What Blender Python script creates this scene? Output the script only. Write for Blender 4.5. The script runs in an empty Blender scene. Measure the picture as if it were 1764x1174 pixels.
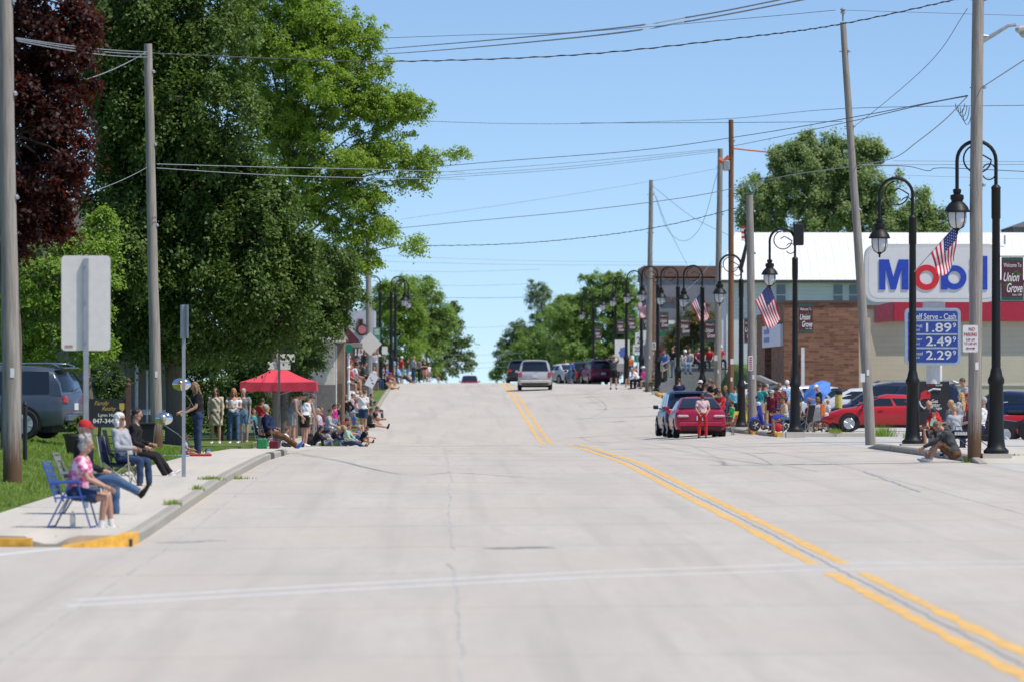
import bpy, math, random
import numpy as np
from mathutils import Vector, Matrix
R = math.radians
scene = bpy.context.scene
COL = scene.collection
random.seed(7); RNG = np.random.default_rng(7)

# ------------------------------------------------------------------ camera, world, sun, exposure
F = 9800.0            # focal length in photo pixels (200 mm on a 36 mm sensor, photo 1764 px wide)
XV, YV, CZ = 750.0, 656.0, 2.1
cam_d = bpy.data.cameras.new('camera'); cam = bpy.data.objects.new('camera', cam_d); COL.objects.link(cam)
cam_d.lens = 200.0; cam_d.sensor_width = 36.0; cam_d.clip_start = 1.0; cam_d.clip_end = 20000.0
cam.location = (0, 0, CZ)
cam.rotation_euler = (R(90) + math.atan((YV - 587) / F), 0, -math.atan((882 - XV) / F))
cam_d.dof.use_dof = True; cam_d.dof.focus_distance = 150.0; cam_d.dof.aperture_fstop = 3.2
scene.camera = cam

SUN_EL, SUN_AZ = 60.0, 117.0      # azimuth clockwise from the street direction (+Y), i.e. right and behind the viewer
w = bpy.data.worlds.new('World'); scene.world = w; w.use_nodes = True
nt = w.node_tree; bg = nt.nodes['Background']
sky = nt.nodes.new('ShaderNodeTexSky'); sky.sky_type = 'NISHITA'; sky.sun_disc = False
sky.sun_elevation = R(SUN_EL); sky.sun_rotation = R(SUN_AZ); sky.altitude = 200; sky.air_density = 1.0; sky.dust_density = 0.1; sky.ozone_density = 4.0
# deep clear air: look the sky up a little higher than the view ray so the horizon band keeps its blue
wt = nt.nodes.new('ShaderNodeTexCoord'); wm = nt.nodes.new('ShaderNodeMapping'); wm.inputs['Scale'].default_value = (1, 1, 2.0); wm.inputs['Location'].default_value = (0, 0, .07)
nt.links.new(wt.outputs['Generated'], wm.inputs['Vector']); nt.links.new(wm.outputs[0], sky.inputs[0])
wx = nt.nodes.new('ShaderNodeMix'); wx.data_type = 'RGBA'; wx.blend_type = 'MULTIPLY'; wx.inputs[0].default_value = 1.0; wx.inputs[7].default_value = (1.03, 1.03, 1.04, 1)
nt.links.new(sky.outputs[0], wx.inputs[6]); nt.links.new(wx.outputs[2], bg.inputs[0]); bg.inputs[1].default_value = 0.12
sun_d = bpy.data.lights.new('sun', 'SUN'); sun_d.energy = 3.6; sun_d.angle = R(0.5); sun_d.color = (1.0, .93, .82)
sun = bpy.data.objects.new('sun', sun_d); COL.objects.link(sun)
sun_dir = Vector((math.sin(R(SUN_AZ)) * math.cos(R(SUN_EL)), math.cos(R(SUN_AZ)) * math.cos(R(SUN_EL)), math.sin(R(SUN_EL))))
sun.rotation_euler = sun_dir.to_track_quat('Z', 'Y').to_euler()
scene.view_settings.view_transform = 'Standard'; scene.view_settings.look = 'None'
scene.view_settings.exposure = 0.38; scene.view_settings.gamma = 1.0
scene.cycles.max_bounces = 8; scene.cycles.transparent_max_bounces = 16; scene.cycles.caustics_reflective = False; scene.cycles.caustics_refractive = False

# ------------------------------------------------------------------ ground heights (H = camera height above the road at distance Y)
TC = [(0,2.17),(43,2.17),(64,2.09),(78,2.03),(101,1.97),(131,1.87),(166,1.97),(188,2.09),(210,2.40),(230,2.55),(249,2.26),(291,1.45),(323,.80),(358,.25),(372,.12),(390,.10),(420,.16),(500,.42),(650,1.15),(1500,4.0),(6000,6.5)]
TL = [(0,2.2),(43,2.2),(77,2.12),(105,1.90),(131,1.83),(150,1.93),(178,2.05),(204,2.35),(225,2.38),(245,2.15),(291,1.5),(320,1.0),(358,.35),(372,.16),(390,.12),(420,.16),(500,.42),(650,1.15),(1500,4.0),(6000,6.5)]
TR = [(0,2.12),(64,2.05),(101,1.83),(122,1.74),(144,1.77),(188,1.86),(223,1.99),(240,1.93),(258,1.70),(282,1.27),(307,.72),(331,.36),(358,.22),(385,.2),(420,.24),(500,.45),(650,1.15),(1500,4.0),(6000,6.5)]
def itab(T, y):
    a = np.array(T); return np.interp(y, a[:, 0], a[:, 1])
def sm(T, y):
    k = np.linspace(-1, 1, 7) * np.clip(np.asarray(y, float) * .035, 2, 9)
    return float(np.mean([itab(T, max(y + d, 0)) for d in k]))
_c = {}
def zroad(x, y):
    key = round(y, 2)
    if key not in _c: _c[key] = (sm(TL, y), sm(TC, y), sm(TR, y))
    l, c, r = _c[key]
    if x < 4.45:
        t = min(1, max(0, (x + 3.9) / 8.35)); H = l + (c - l) * t
    else:
        t = min(1, max(0, (x - 4.45) / 7.1)); H = c + (r - c) * t
    return CZ - H
def ramp(v, a, b): 
    t = min(1, max(0, (v - a) / (b - a))); return t * t * (3 - 2 * t)
def kerbL(y):   # street edge on the left
    return float(np.interp(y, [0, 150, 152, 198, 245, 320, 372, 700], [-3.9, -3.9, -3.85, -3.15, -3.05, -2.85, -2.6, -2.6]))
def kerbR(y):
    return float(np.interp(y, [0, 230, 300, 372, 700], [11.55, 11.55, 11.9, 13.0, 13.0]))
def zland(x, y):
    """ground height outside the street: lawn on the left, lots and banks on the right"""
    z = zroad(x, y)
    if x < -5.6:
        z += .40 * ramp(-x, 6.4, 10) * ramp(y, 74, 92) * (1 - ramp(y, 150, 190))
        z += .6 * ramp(-x, 12, 40) * ramp(y, 90, 120)
    if x > 15:
        z += 1.55 * ramp(x, 15.2, 16.0) * ramp(y, 268, 285) * (1 - ramp(y, 320, 380))
    return z
def gz(x, y):
    """top of whatever surface one stands on"""
    if kerbL(y) - .05 < x < kerbR(y): return zroad(x, y) + .006
    if x <= kerbL(y):
        if y < 73.5: return zroad(x, y) + .006
        if 153 < y < 197 and x > -5.4: return zroad(x, y) + .02
        return zland(x, y) + .14
    if y < 121: return zroad(x, y) + .006
    return zland(x, y) + .13
def PX(px, s): return (px - XV) / s
def PY(s): return F / s
def PZ(py, s): return CZ + (YV - py) / s
def W(px, py, s): return Vector((PX(px, s), PY(s), PZ(py, s)))
def G(px, s):
    x, y = PX(px, s), PY(s); return Vector((x, y, gz(x, y)))

# ------------------------------------------------------------------ materials
MATS = {}
def _n(t, ty, **kw):
    n = t.nodes.new(ty)
    for k, v in kw.items(): setattr(n, k, v)
    return n
def mat(name, col, rough=.6, metal=0., var=.12, scale=8., bump=0., spec=.5, trans=0., coat=0., emit=0.):
    if name in MATS: return MATS[name]
    m = bpy.data.materials.new(name); m.use_nodes = True; t = m.node_tree; b = t.nodes['Principled BSDF']
    b.inputs['Roughness'].default_value = rough; b.inputs['Metallic'].default_value = metal
    b.inputs['Specular IOR Level'].default_value = spec
    if coat: b.inputs['Coat Weight'].default_value = coat; b.inputs['Coat Roughness'].default_value = .05
    tc = _n(t, 'ShaderNodeTexCoord'); nz = _n(t, 'ShaderNodeTexNoise'); nz.inputs['Scale'].default_value = scale; nz.inputs['Detail'].default_value = 5
    t.links.new(tc.outputs['Object'], nz.inputs['Vector'])
    rp = _n(t, 'ShaderNodeValToRGB'); rp.color_ramp.elements[0].position = .3; rp.color_ramp.elements[1].position = .7
    rp.color_ramp.elements[0].color = tuple(c * (1 - var) for c in col) + (1,)
    rp.color_ramp.elements[1].color = tuple(min(1, c * (1 + var)) for c in col) + (1,)
    t.links.new(nz.outputs['Fac'], rp.inputs['Fac']); t.links.new(rp.outputs['Color'], b.inputs['Base Color'])
    if bump:
        bp = _n(t, 'ShaderNodeBump'); bp.inputs['Strength'].default_value = bump; bp.inputs['Distance'].default_value = .02
        t.links.new(nz.outputs['Fac'], bp.inputs['Height']); t.links.new(bp.outputs['Normal'], b.inputs['Normal'])
    if trans: b.inputs['Transmission Weight'].default_value = trans
    MATS[name] = m; return m
def mixrgb(t, a, b, f, mode='MIX'):
    n = _n(t, 'ShaderNodeMix', data_type='RGBA', blend_type=mode)
    def put(sock, v):
        if hasattr(v, 'links'): t.links.new(v, sock)
        elif isinstance(v, (int, float)): sock.default_value = v
        else: sock.default_value = tuple(v) + (1,) if len(v) == 3 else v
    put(n.inputs[0], f); put(n.inputs[6], a); put(n.inputs[7], b); return n.outputs[2]
def noise(t, vec, scale, detail=4, rough=.5):
    n = _n(t, 'ShaderNodeTexNoise'); n.inputs['Scale'].default_value = scale; n.inputs['Detail'].default_value = detail; n.inputs['Roughness'].default_value = rough
    t.links.new(vec, n.inputs['Vector']); return n.outputs['Fac']
def mapping(t, vec, sc):
    n = _n(t, 'ShaderNodeMapping'); n.inputs['Scale'].default_value = sc; t.links.new(vec, n.inputs['Vector']); return n.outputs[0]
def rampv(t, fac, p0, p1, c0=(0, 0, 0), c1=(1, 1, 1)):
    n = _n(t, 'ShaderNodeValToRGB'); e = n.color_ramp.elements; e[0].position = p0; e[1].position = p1; e[0].color = tuple(c0) + (1,); e[1].color = tuple(c1) + (1,)
    t.links.new(fac, n.inputs[0]); return n.outputs[0]
def base_mat(name, rough=.8):
    m = bpy.data.materials.new(name); m.use_nodes = True; t = m.node_tree; b = t.nodes['Principled BSDF']
    b.inputs['Roughness'].default_value = rough; b.inputs['Specular IOR Level'].default_value = .3; tc = _n(t, 'ShaderNodeTexCoord'); MATS[name] = m
    return m, t, b, tc.outputs['Object']
def bumpn(t, b, h, st, dist=.02):
    bp = _n(t, 'ShaderNodeBump'); bp.inputs['Strength'].default_value = st; bp.inputs['Distance'].default_value = dist
    t.links.new(h, bp.inputs['Height']); t.links.new(bp.outputs['Normal'], b.inputs['Normal'])
def concrete(name, col, streak=.5, sc=1.):
    m, t, b, v = base_mat(name, .85)
    a = noise(t, mapping(t, v, (.5, .06, 1)), 1.2 * sc, 6, .6)           # long worn stains down the lanes
    c = noise(t, v, 22, 6, .7); d = noise(t, mapping(t, v, (1, .25, 1)), .35, 4)
    base = mixrgb(t, tuple(x * .92 for x in col), tuple(min(1, x * 1.06) for x in col), rampv(t, a, .36, .66))
    e = noise(t, mapping(t, v, (6, .5, 1)), 1.0, 5, .7); base = mixrgb(t, base, tuple(x * .88 for x in col), rampv(t, e, .45, .75, (0, 0, 0), (.7, .7, .7)))
    base = mixrgb(t, base, tuple(x * q for x, q in zip(col, (1.05, 1.0, .93))), rampv(t, d, .45, .7, (0, 0, 0), (.5, .5, .5)))
    base = mixrgb(t, base, tuple(x * .78 for x in col), rampv(t, c, .52, .8, (0, 0, 0), (streak, streak, streak)))
    # tyre rubber worn into the wheel tracks: thin lengthwise marks
    tr = noise(t, mapping(t, v, (2.2, .035, 1)), 1.0, 3); base = mixrgb(t, base, tuple(x * .72 for x in col), rampv(t, tr, .52, .75, (0, 0, 0), (.45, .45, .45)))
    t.links.new(base, b.inputs['Base Color']); bumpn(t, b, c, .25, .01); return m
def wood_mat(name, c0, c1, base_dark=None):
    m, t, b, v = base_mat(name, .85)
    g = noise(t, mapping(t, v, (14, 14, .7)), 2.0, 8, .65); k = noise(t, mapping(t, v, (1, 1, .25)), 1.3, 3)
    col = mixrgb(t, c0, c1, rampv(t, g, .3, .72)); col = mixrgb(t, col, tuple(x * .6 for x in c0), rampv(t, k, .55, .75, (0, 0, 0), (.5, .5, .5)))
    if base_dark:   # weathered stain rising from the ground
        sp = _n(t, 'ShaderNodeSeparateXYZ'); t.links.new(v, sp.inputs[0]); ad = _n(t, 'ShaderNodeMath', operation='ADD'); t.links.new(sp.outputs[2], ad.inputs[0]); 
        ml = _n(t, 'ShaderNodeMath', operation='MULTIPLY_ADD'); t.links.new(g, ml.inputs[0]); ml.inputs[1].default_value = 1.6; ml.inputs[2].default_value = -.8; t.links.new(ml.outputs[0], ad.inputs[1])
        col = mixrgb(t, base_dark, col, rampv(t, ad.outputs[0], .35, .95))
    t.links.new(col, b.inputs['Base Color']); bumpn(t, b, g, .5, .02); return m
def brick_mat(name):
    m, t, b, v = base_mat(name, .85)
    bt = _n(t, 'ShaderNodeTexBrick'); sp = _n(t, 'ShaderNodeSeparateXYZ'); t.links.new(v, sp.inputs[0])
    ad = _n(t, 'ShaderNodeMath', operation='ADD'); t.links.new(sp.outputs[0], ad.inputs[0]); t.links.new(sp.outputs[1], ad.inputs[1])
    cb = _n(t, 'ShaderNodeCombineXYZ'); t.links.new(ad.outputs[0], cb.inputs[0]); t.links.new(sp.outputs[2], cb.inputs[1]); t.links.new(cb.outputs[0], bt.inputs['Vector'])
    bt.inputs['Scale'].default_value = 1; bt.inputs['Brick Width'].default_value = .42; bt.inputs['Row Height'].default_value = .11; bt.inputs['Mortar Size'].default_value = .006
    bt.inputs['Color1'].default_value = (.17, .075, .045, 1); bt.inputs['Color2'].default_value = (.30, .155, .09, 1); bt.inputs['Mortar'].default_value = (.2, .17, .14, 1); bt.inputs['Bias'].default_value = -.1
    k = noise(t, mapping(t, cb.outputs[0], (1.8, 6, 1)), 1.2, 2); col = mixrgb(t, bt.outputs[0], (.09, .05, .04), rampv(t, k, .60, .68, (0, 0, 0), (.7, .7, .7)))
    t.links.new(col, b.inputs['Base Color']); bumpn(t, b, bt.outputs['Fac'], -.4, .01); return m
def siding_mat(name, col, pitch=.2, axis=2, dark=.72):
    m, t, b, v = base_mat(name, .6)
    sp = _n(t, 'ShaderNodeSeparateXYZ'); t.links.new(v, sp.inputs[0])
    md = _n(t, 'ShaderNodeMath', operation='FRACT'); ml = _n(t, 'ShaderNodeMath', operation='MULTIPLY'); ml.inputs[1].default_value = 1 / pitch
    t.links.new(sp.outputs[axis], ml.inputs[0]); t.links.new(ml.outputs[0], md.inputs[0])
    g = noise(t, mapping(t, v, (.4, .4, 1)), 2.5, 5)
    c = mixrgb(t, tuple(x * .92 for x in col), col, rampv(t, g, .35, .65)); c = mixrgb(t, tuple(x * dark for x in col), c, rampv(t, md.outputs[0], .03, .10))
    t.links.new(c, b.inputs['Base Color']); bumpn(t, b, md.outputs[0], .6, .02); return m
def leaf_mat(name, c0, c1, gloss=.45, tr=.35, back=None):
    m, t, b, v = base_mat(name, gloss)
    gi = _n(t, 'ShaderNodeNewGeometry'); n = noise(t, v, .8, 3); 
    c = mixrgb(t, c0, c1, gi.outputs['Random Per Island']); c = mixrgb(t, c, tuple(x * .7 for x in c0), rampv(t, n, .4, .65, (0, 0, 0), (.5, .5, .5)))
    t.links.new(c, b.inputs['Base Color']); tl = _n(t, 'ShaderNodeBsdfTranslucent')
    c2 = mixrgb(t, c, back or tuple(min(1, x * y) for x, y in zip(c1, (1.5, 1.7, .8))), .6); t.links.new(c2, tl.inputs['Color'])
    mx = _n(t, 'ShaderNodeMixShader'); mx.inputs[0].default_value = tr; t.links.new(b.outputs[0], mx.inputs[1]); t.links.new(tl.outputs[0], mx.inputs[2])
    t.links.new(mx.outputs[0], t.nodes['Material Output'].inputs['Surface']); return m
def glass_mat(name, col=(.02, .03, .04), rough=.05):
    return mat(name, col, rough=rough, var=.05, spec=.9)
def paint(name, col, metal=.3, rough=.3): return mat(name, col, rough=rough, metal=metal * .5, var=.04, coat=.35, scale=3)
def cloth(name, col, var=.1): return mat('cloth_' + name, col, rough=.9, var=var, scale=9, bump=.9, spec=.2)

# ------------------------------------------------------------------ mesh building
class MB:
    def __init__(s): s.v = []; s.f = []; s.m = []
    def add(s, vs, fs, mi=0):
        o = len(s.v); s.v.extend([tuple(p) for p in vs]); s.f.extend([tuple(i + o for i in f) for f in fs]); s.m.extend([mi] * len(fs)); return s
    def box(s, c, d, mi=0, rz=0., M=None):
        x, y, z = d[0] / 2, d[1] / 2, d[2] / 2
        vs = [Vector((a * x, b * y, e * z)) for e in (-1, 1) for b in (-1, 1) for a in (-1, 1)]
        T = Matrix.Translation(c) @ (Matrix.Rotation(rz, 4, 'Z') if M is None else M)
        return s.add([T @ p for p in vs], [(0, 2, 3, 1), (4, 5, 7, 6), (0, 1, 5, 4), (2, 6, 7, 3), (0, 4, 6, 2), (1, 3, 7, 5)], mi)
    def bevbox(s, c, d, b=.02, mi=0, M=None):
        """box with chamfered vertical and horizontal edges"""
        X, Y, Z = d[0] / 2, d[1] / 2, d[2] / 2; b = min(b, X * .9, Y * .9, Z * .9)
        def ring(x, y, z): return [(-x + b, -y, z), (x - b, -y, z), (x, -y + b, z), (x, y - b, z), (x - b, y, z), (-x + b, y, z), (-x, y - b, z), (-x, -y + b, z)]
        T = Matrix.Translation(c) @ (M if M is not None else Matrix())
        rs = ring(X - b, Y - b, -Z) + ring(X, Y, -Z + b) + ring(X, Y, Z - b) + ring(X - b, Y - b, Z)
        fs = [tuple(range(7, -1, -1)), tuple(range(24, 32))]
        for k in range(3):
            for i in range(8): j = (i + 1) % 8; fs.append((k * 8 + i, k * 8 + j, k * 8 + 8 + j, k * 8 + 8 + i))
        return s.add([T @ Vector(p) for p in rs], fs, mi)
    def tube(s, pts, rad, n=8, mi=0, cap=True, lat=None):
        pts = [Vector(p) for p in pts]; k = len(pts)
        rad = [rad] * k if isinstance(rad, (int, float)) else rad
        vs = []; prev = None
        for i, p in enumerate(pts):
            d = (pts[min(i + 1, k - 1)] - pts[max(i - 1, 0)])
            d = d.normalized() if d.length > 1e-9 else Vector((0, 0, 1))
            if lat is not None: a = Vector(lat); a = (a - d * a.dot(d)).normalized()
            elif prev is not None: a = (prev - d * prev.dot(d)).normalized()
            else:
                a = d.cross(Vector((0, 0, 1))) if abs(d.z) < .95 else d.cross(Vector((0, 1, 0))); a.normalize()
            prev = a; b = d.cross(a); r = rad[i]; ra, rb = (r, r) if isinstance(r, (int, float)) else r
            for j in range(n):
                t = 2 * math.pi * j / n; vs.append(p + a * (math.cos(t) * ra) + b * (math.sin(t) * rb))
        fs = []
        for i in range(k - 1):
            for j in range(n): q = (j + 1) % n; fs.append((i * n + j, i * n + q, (i + 1) * n + q, (i + 1) * n + j))
        if cap: fs.append(tuple(range(n - 1, -1, -1))); fs.append(tuple(range((k - 1) * n, k * n)))
        return s.add(vs, fs, mi)
    def lathe(s, prof, c=(0, 0, 0), n=16, mi=0, M=None):
        vs = []; k = len(prof); T = Matrix.Translation(c) @ (M if M is not None else Matrix())
        for r, z in prof:
            for j in range(n): t = 2 * math.pi * j / n; vs.append(T @ Vector((r * math.cos(t), r * math.sin(t), z)))
        fs = [(i * n + j, i * n + (j + 1) % n, (i + 1) * n + (j + 1) % n, (i + 1) * n + j) for i in range(k - 1) for j in range(n)]
        fs.append(tuple(range(n - 1, -1, -1))); fs.append(tuple(range((k - 1) * n, k * n))); return s.add(vs, fs, mi)
    def ell(s, c, r, nu=10, nv=7, mi=0, M=None):
        r = (r, r, r) if isinstance(r, (int, float)) else r; T = Matrix.Translation(c) @ (M if M is not None else Matrix())
        vs = [T @ Vector((0, 0, -r[2]))]
        for i in range(1, nv):
            a = -math.pi / 2 + math.pi * i / nv
            for j in range(nu): t = 2 * math.pi * j / nu; vs.append(T @ Vector((r[0] * math.cos(a) * math.cos(t), r[1] * math.cos(a) * math.sin(t), r[2] * math.sin(a))))
        vs.append(T @ Vector((0, 0, r[2]))); L = len(vs) - 1; fs = []
        for j in range(nu):
            q = (j + 1) % nu; fs.append((0, 1 + q, 1 + j)); fs.append((L, 1 + (nv - 2) * nu + j, 1 + (nv - 2) * nu + q))
            for i in range(nv - 2): fs.append((1 + i * nu + j, 1 + i * nu + q, 1 + (i + 1) * nu + q, 1 + (i + 1) * nu + j))
        return s.add(vs, fs, mi)
    def prism(s, poly, y0, y1, mi=0):
        """polygon in x,z extruded along y"""
        n = len(poly); vs = [(p[0], y0, p[1]) for p in poly] + [(p[0], y1, p[1]) for p in poly]
        fs = [tuple(range(n)), tuple(range(2 * n - 1, n - 1, -1))] + [(i, i + n, (i + 1) % n + n, (i + 1) % n) for i in range(n)]
        return s.add(vs, fs, mi)
    def prismx(s, poly, x0, x1, mi=0):
        """polygon in y,z extruded along x"""
        n = len(poly); vs = [(x0, p[0], p[1]) for p in poly] + [(x1, p[0], p[1]) for p in poly]
        fs = [tuple(range(n - 1, -1, -1)), tuple(range(n, 2 * n))] + [(i, (i + 1) % n, (i + 1) % n + n, i + n) for i in range(n)]
        return s.add(vs, fs, mi)
    def obj(s, name, mats, parent=None, smooth=False, loc=None):
        me = bpy.data.meshes.new(name); me.from_pydata(s.v, [], s.f)
        mats = mats if isinstance(mats, (list, tuple)) else [mats]
        for m in mats: me.materials.append(m)
        if len(mats) > 1: me.polygons.foreach_set('material_index', s.m)
        if smooth:
            me.polygons.foreach_set('use_smooth', [True] * len(me.polygons))
            try: me.set_sharp_from_angle(angle=R(40 if smooth is True else smooth))
            except Exception: pass
        me.update(); o = bpy.data.objects.new(name, me); COL.objects.link(o)
        if parent is not None: o.parent = parent
        if loc is not None: o.location = loc
        return o
def tag(o, label=None, cat=None, group=None, kind=None):
    if label: o['label'] = label
    if cat: o['category'] = cat
    if group: o['group'] = group
    if kind: o['kind'] = kind
    return o
def thing(name, label, cat, loc=(0, 0, 0), rz=0., group=None):
    o = bpy.data.objects.new(name, None); COL.objects.link(o); o.empty_display_size = .3
    o.location = loc; o.rotation_euler = (0, 0, rz); return tag(o, label, cat, group)
def struct(o): o['kind'] = 'structure'; return o
def copy_tree(o, parent=None):
    c = o.copy(); COL.objects.link(c)
    if parent is not None: c.parent = parent
    for ch in list(o.children): copy_tree(ch, c)
    return c
_tx = {}
def text(parent, name, s, m, cx, cz, wd, ht, y=-.01, shear=0., bold=0., rot=0.):
    """raised lettering on a sign; faces -Y, fitted to a width x height box centred at (cx, cz)"""
    key = (s, shear, bold)
    if key not in _tx:
        cu = bpy.data.curves.new('lettering', 'FONT'); cu.body = s; cu.extrude = .002; cu.offset = bold; cu.shear = shear; cu.align_x = 'CENTER'; cu.resolution_u = 4
        to = bpy.data.objects.new('lettering', cu); COL.objects.link(to); dg = bpy.context.evaluated_depsgraph_get()
        me = bpy.data.meshes.new_from_object(to.evaluated_get(dg)); co = np.array([v.co[:] for v in me.vertices]); fs = [tuple(p.vertices) for p in me.polygons]
        bpy.data.objects.remove(to); bpy.data.meshes.remove(me); _tx[key] = (co, fs)
    co, fs = _tx[key]; a, b = co.min(0), co.max(0)
    sx = wd / (b[0] - a[0]); sy = ht / (b[1] - a[1]) if ht else sx
    X = (co[:, 0] - (a[0] + b[0]) / 2) * sx; Z = (co[:, 1] - (a[1] + b[1]) / 2) * sy; Y = y - co[:, 2]
    c, q = math.cos(rot), math.sin(rot)
    mb = MB(); mb.add([(cx + c * x - q * z, yy, cz + q * x + c * z) for x, yy, z in zip(X, Y, Z)], fs)
    return mb.obj(name, m, parent)
# ------------------------------------------------------------------ the setting
M_road = concrete('road_concrete', (.485, .452, .405), .5)
M_walk = concrete('sidewalk_concrete', (.54, .505, .445), .55, 2.)
M_kerb = concrete('kerb_concrete', (.36, .34, .30), .7, 3.)
M_kerbd = mat('kerb_dark', (.05, .05, .055), .8)
M_lot = concrete('lot_concrete', (.48, .47, .45), .6, 1.5)
M_yel = mat('yellow_road_paint', (.70, .43, .13), .7, var=.16, scale=5)
M_yk = mat('yellow_kerb_paint', (.74, .40, .055), .7, var=.22, scale=9, bump=.3)
M_wht = mat('worn_white_paint', (.58, .59, .60), .7, var=.10, scale=6)
M_seam = mat('crack_sealant', (.31, .30, .29), .8, var=.4, scale=6)
M_crk = mat('hairline_crack', (.42, .40, .375), .9, var=.3, scale=4)
def grass_mat():
    m, t, b, v = base_mat('grass', .9)
    a = noise(t, v, 1.1, 5); c = noise(t, v, 30, 6, .7)
    col = mixrgb(t, (.10, .16, .028), (.18, .25, .05), rampv(t, a, .3, .7)); col = mixrgb(t, col, (.05, .08, .015), rampv(t, c, .45, .7, (0, 0, 0), (.7, .7, .7)))
    t.links.new(col, b.inputs['Base Color']); bumpn(t, b, c, 1., .05); return m
M_grass = grass_mat()
M_soil = mat('bare_earth', (.25, .20, .14), .95, var=.3, scale=3, bump=.5)

def sheet(name, xs, ys, zf, m, skirt=0.):
    """heightfield sheet; xs is a function y -> list of x"""
    mb = MB(); rows = []
    for y in ys:
        r = []
        for x in xs(y): r.append(len(mb.v)); mb.v.append((x, y, zf(x, y)))
        rows.append(r)
    for a, b in zip(rows, rows[1:]):
        for i in range(len(a) - 1): mb.f.append((a[i], a[i + 1], b[i + 1], b[i])); mb.m.append(0)
    if skirt:
        edge = [r[0] for r in rows] + rows[-1][1:] + [r[-1] for r in rows[-2::-1]] + rows[0][-2:0:-1]; k = len(mb.v)
        for e in edge: p = mb.v[e]; mb.v.append((p[0], p[1], p[2] - skirt))
        for i in range(len(edge)): j = (i + 1) % len(edge); mb.f.append((edge[i], edge[j], k + j, k + i)); mb.m.append(0)
    return struct(mb.obj(name, m, smooth=30))
def span(a, b, n): return [a + (b - a) * i / n for i in range(n + 1)]
YS = list(np.arange(-20, 440, 2.0)) + list(np.arange(440, 700, 10.))
GX = [-800, -300, -100, -60, -40, -28, -20, -16, -13, -11, -9.5, -8, -7, -6.2, -5.5, -4.5, -3.9, 0, 4.45, 8, 11.55, 13, 15.2, 15.5, 15.8, 16.1, 17, 20, 28, 40, 60, 120, 300, 800]
GY = [-300, -100] + YS + list(np.arange(720, 1500, 60)) + [1500, 1700, 2000, 2400]
sheet('ground', lambda y: GX, GY, lambda x, y: (zland(x, y) - .09), M_grass)
sheet('road', lambda y: span(kerbL(y) - .02, 4.45, 8)[:-1] + span(4.45, kerbR(y) + .02, 8), YS, lambda x, y: zroad(x, y), M_road)
sheet('side_street', lambda y: span(-60, -3.88, 12), list(np.arange(-20, 72.6, 2.)) + [73.2], lambda x, y: zroad(x, y) + .002, M_road)
sheet('forecourt', lambda y: span(11.53, 60, 16), list(np.arange(-20, 242, 2.)), lambda x, y: zroad(x, y) + .002, M_lot)
def lx(y): return float(np.interp(y, [74, 95, 130, 152], [-6.6, -6.15, -5.65, -5.45]))
sheet('sidewalk', lambda y: span(lx(y), -5.3, 3) + [-5.2, -5.05, -4.9, -4.75, -4.6, -4.3, -4.04], list(np.arange(73.6, 152, 2.)) + [152], lambda x, y: zroad(x, y) + .14 - (.11 * (1 - ramp(abs(x + 5.0), .1, .35)) * (1 - ramp(y, 73.7, 77))), M_walk, .2)
sheet('driveway', lambda y: span(-5.5, kerbL(y), 3), list(np.arange(152, 198, 2.)) + [198], lambda x, y: zroad(x, y) + .02, M_walk, .12)
sheet('lawn', lambda y: [-60, -40, -28, -20, -16, -13, -11, -10, -9, -8, -7.2, -6.8, lx(y)], list(np.arange(73.6, 200, 2.)), lambda x, y: zland(x, y) + .145 + .03 * math.sin(x * 3 + y) * (x < -7), M_grass, .25)
sheet('lawn', lambda y: [-60, -40, -28, -20, -16, -13, -9, -6.6], list(np.arange(198.2, 402, 3.)), lambda x, y: zland(x, y) + .145, M_grass, .25)
sheet('sidewalk', lambda y: span(-6.6, kerbL(y) - .9, 4), list(np.arange(198.2, 402, 3.)), lambda x, y: zroad(x, y) + .135, M_walk, .25)
sheet('verge', lambda y: span(kerbL(y) - .9, kerbL(y) - .13, 2), list(np.arange(198.2, 402, 3.)), lambda x, y: zroad(x, y) + .14, M_grass, .25)
# right hand pavement pieces between the driveway openings
sheet('sidewalk', lambda y: span(11.7, 14.2, 4), list(np.arange(120.4, 151, 1.5)) + [151], lambda x, y: zroad(x, y) + .008 + .122 * ramp(y, 120.4, 123), M_walk, .2)
sheet('sidewalk', lambda y: span(11.7, 14.6, 4), list(np.arange(192, 215, 2.)) + [215], lambda x, y: zroad(x, y) + .13, M_walk, .2)
sheet('sidewalk', lambda y: span(kerbR(y) + .15, 15.0 if y < 262 else kerbR(y) + 1.1, 4), list(np.arange(215, 402, 3.)), lambda x, y: zroad(x, y) + .13, M_walk, .2)
sheet('lawn', lambda y: ([kerbR(y) + 1.1, kerbR(y) + 2.1, 15.2, 15.4, 15.6, 15.8, 16.05, 20, 60]), list(np.arange(262, 402, 3.)), lambda x, y: zland(x, y) + .125, M_grass, .25)

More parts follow.
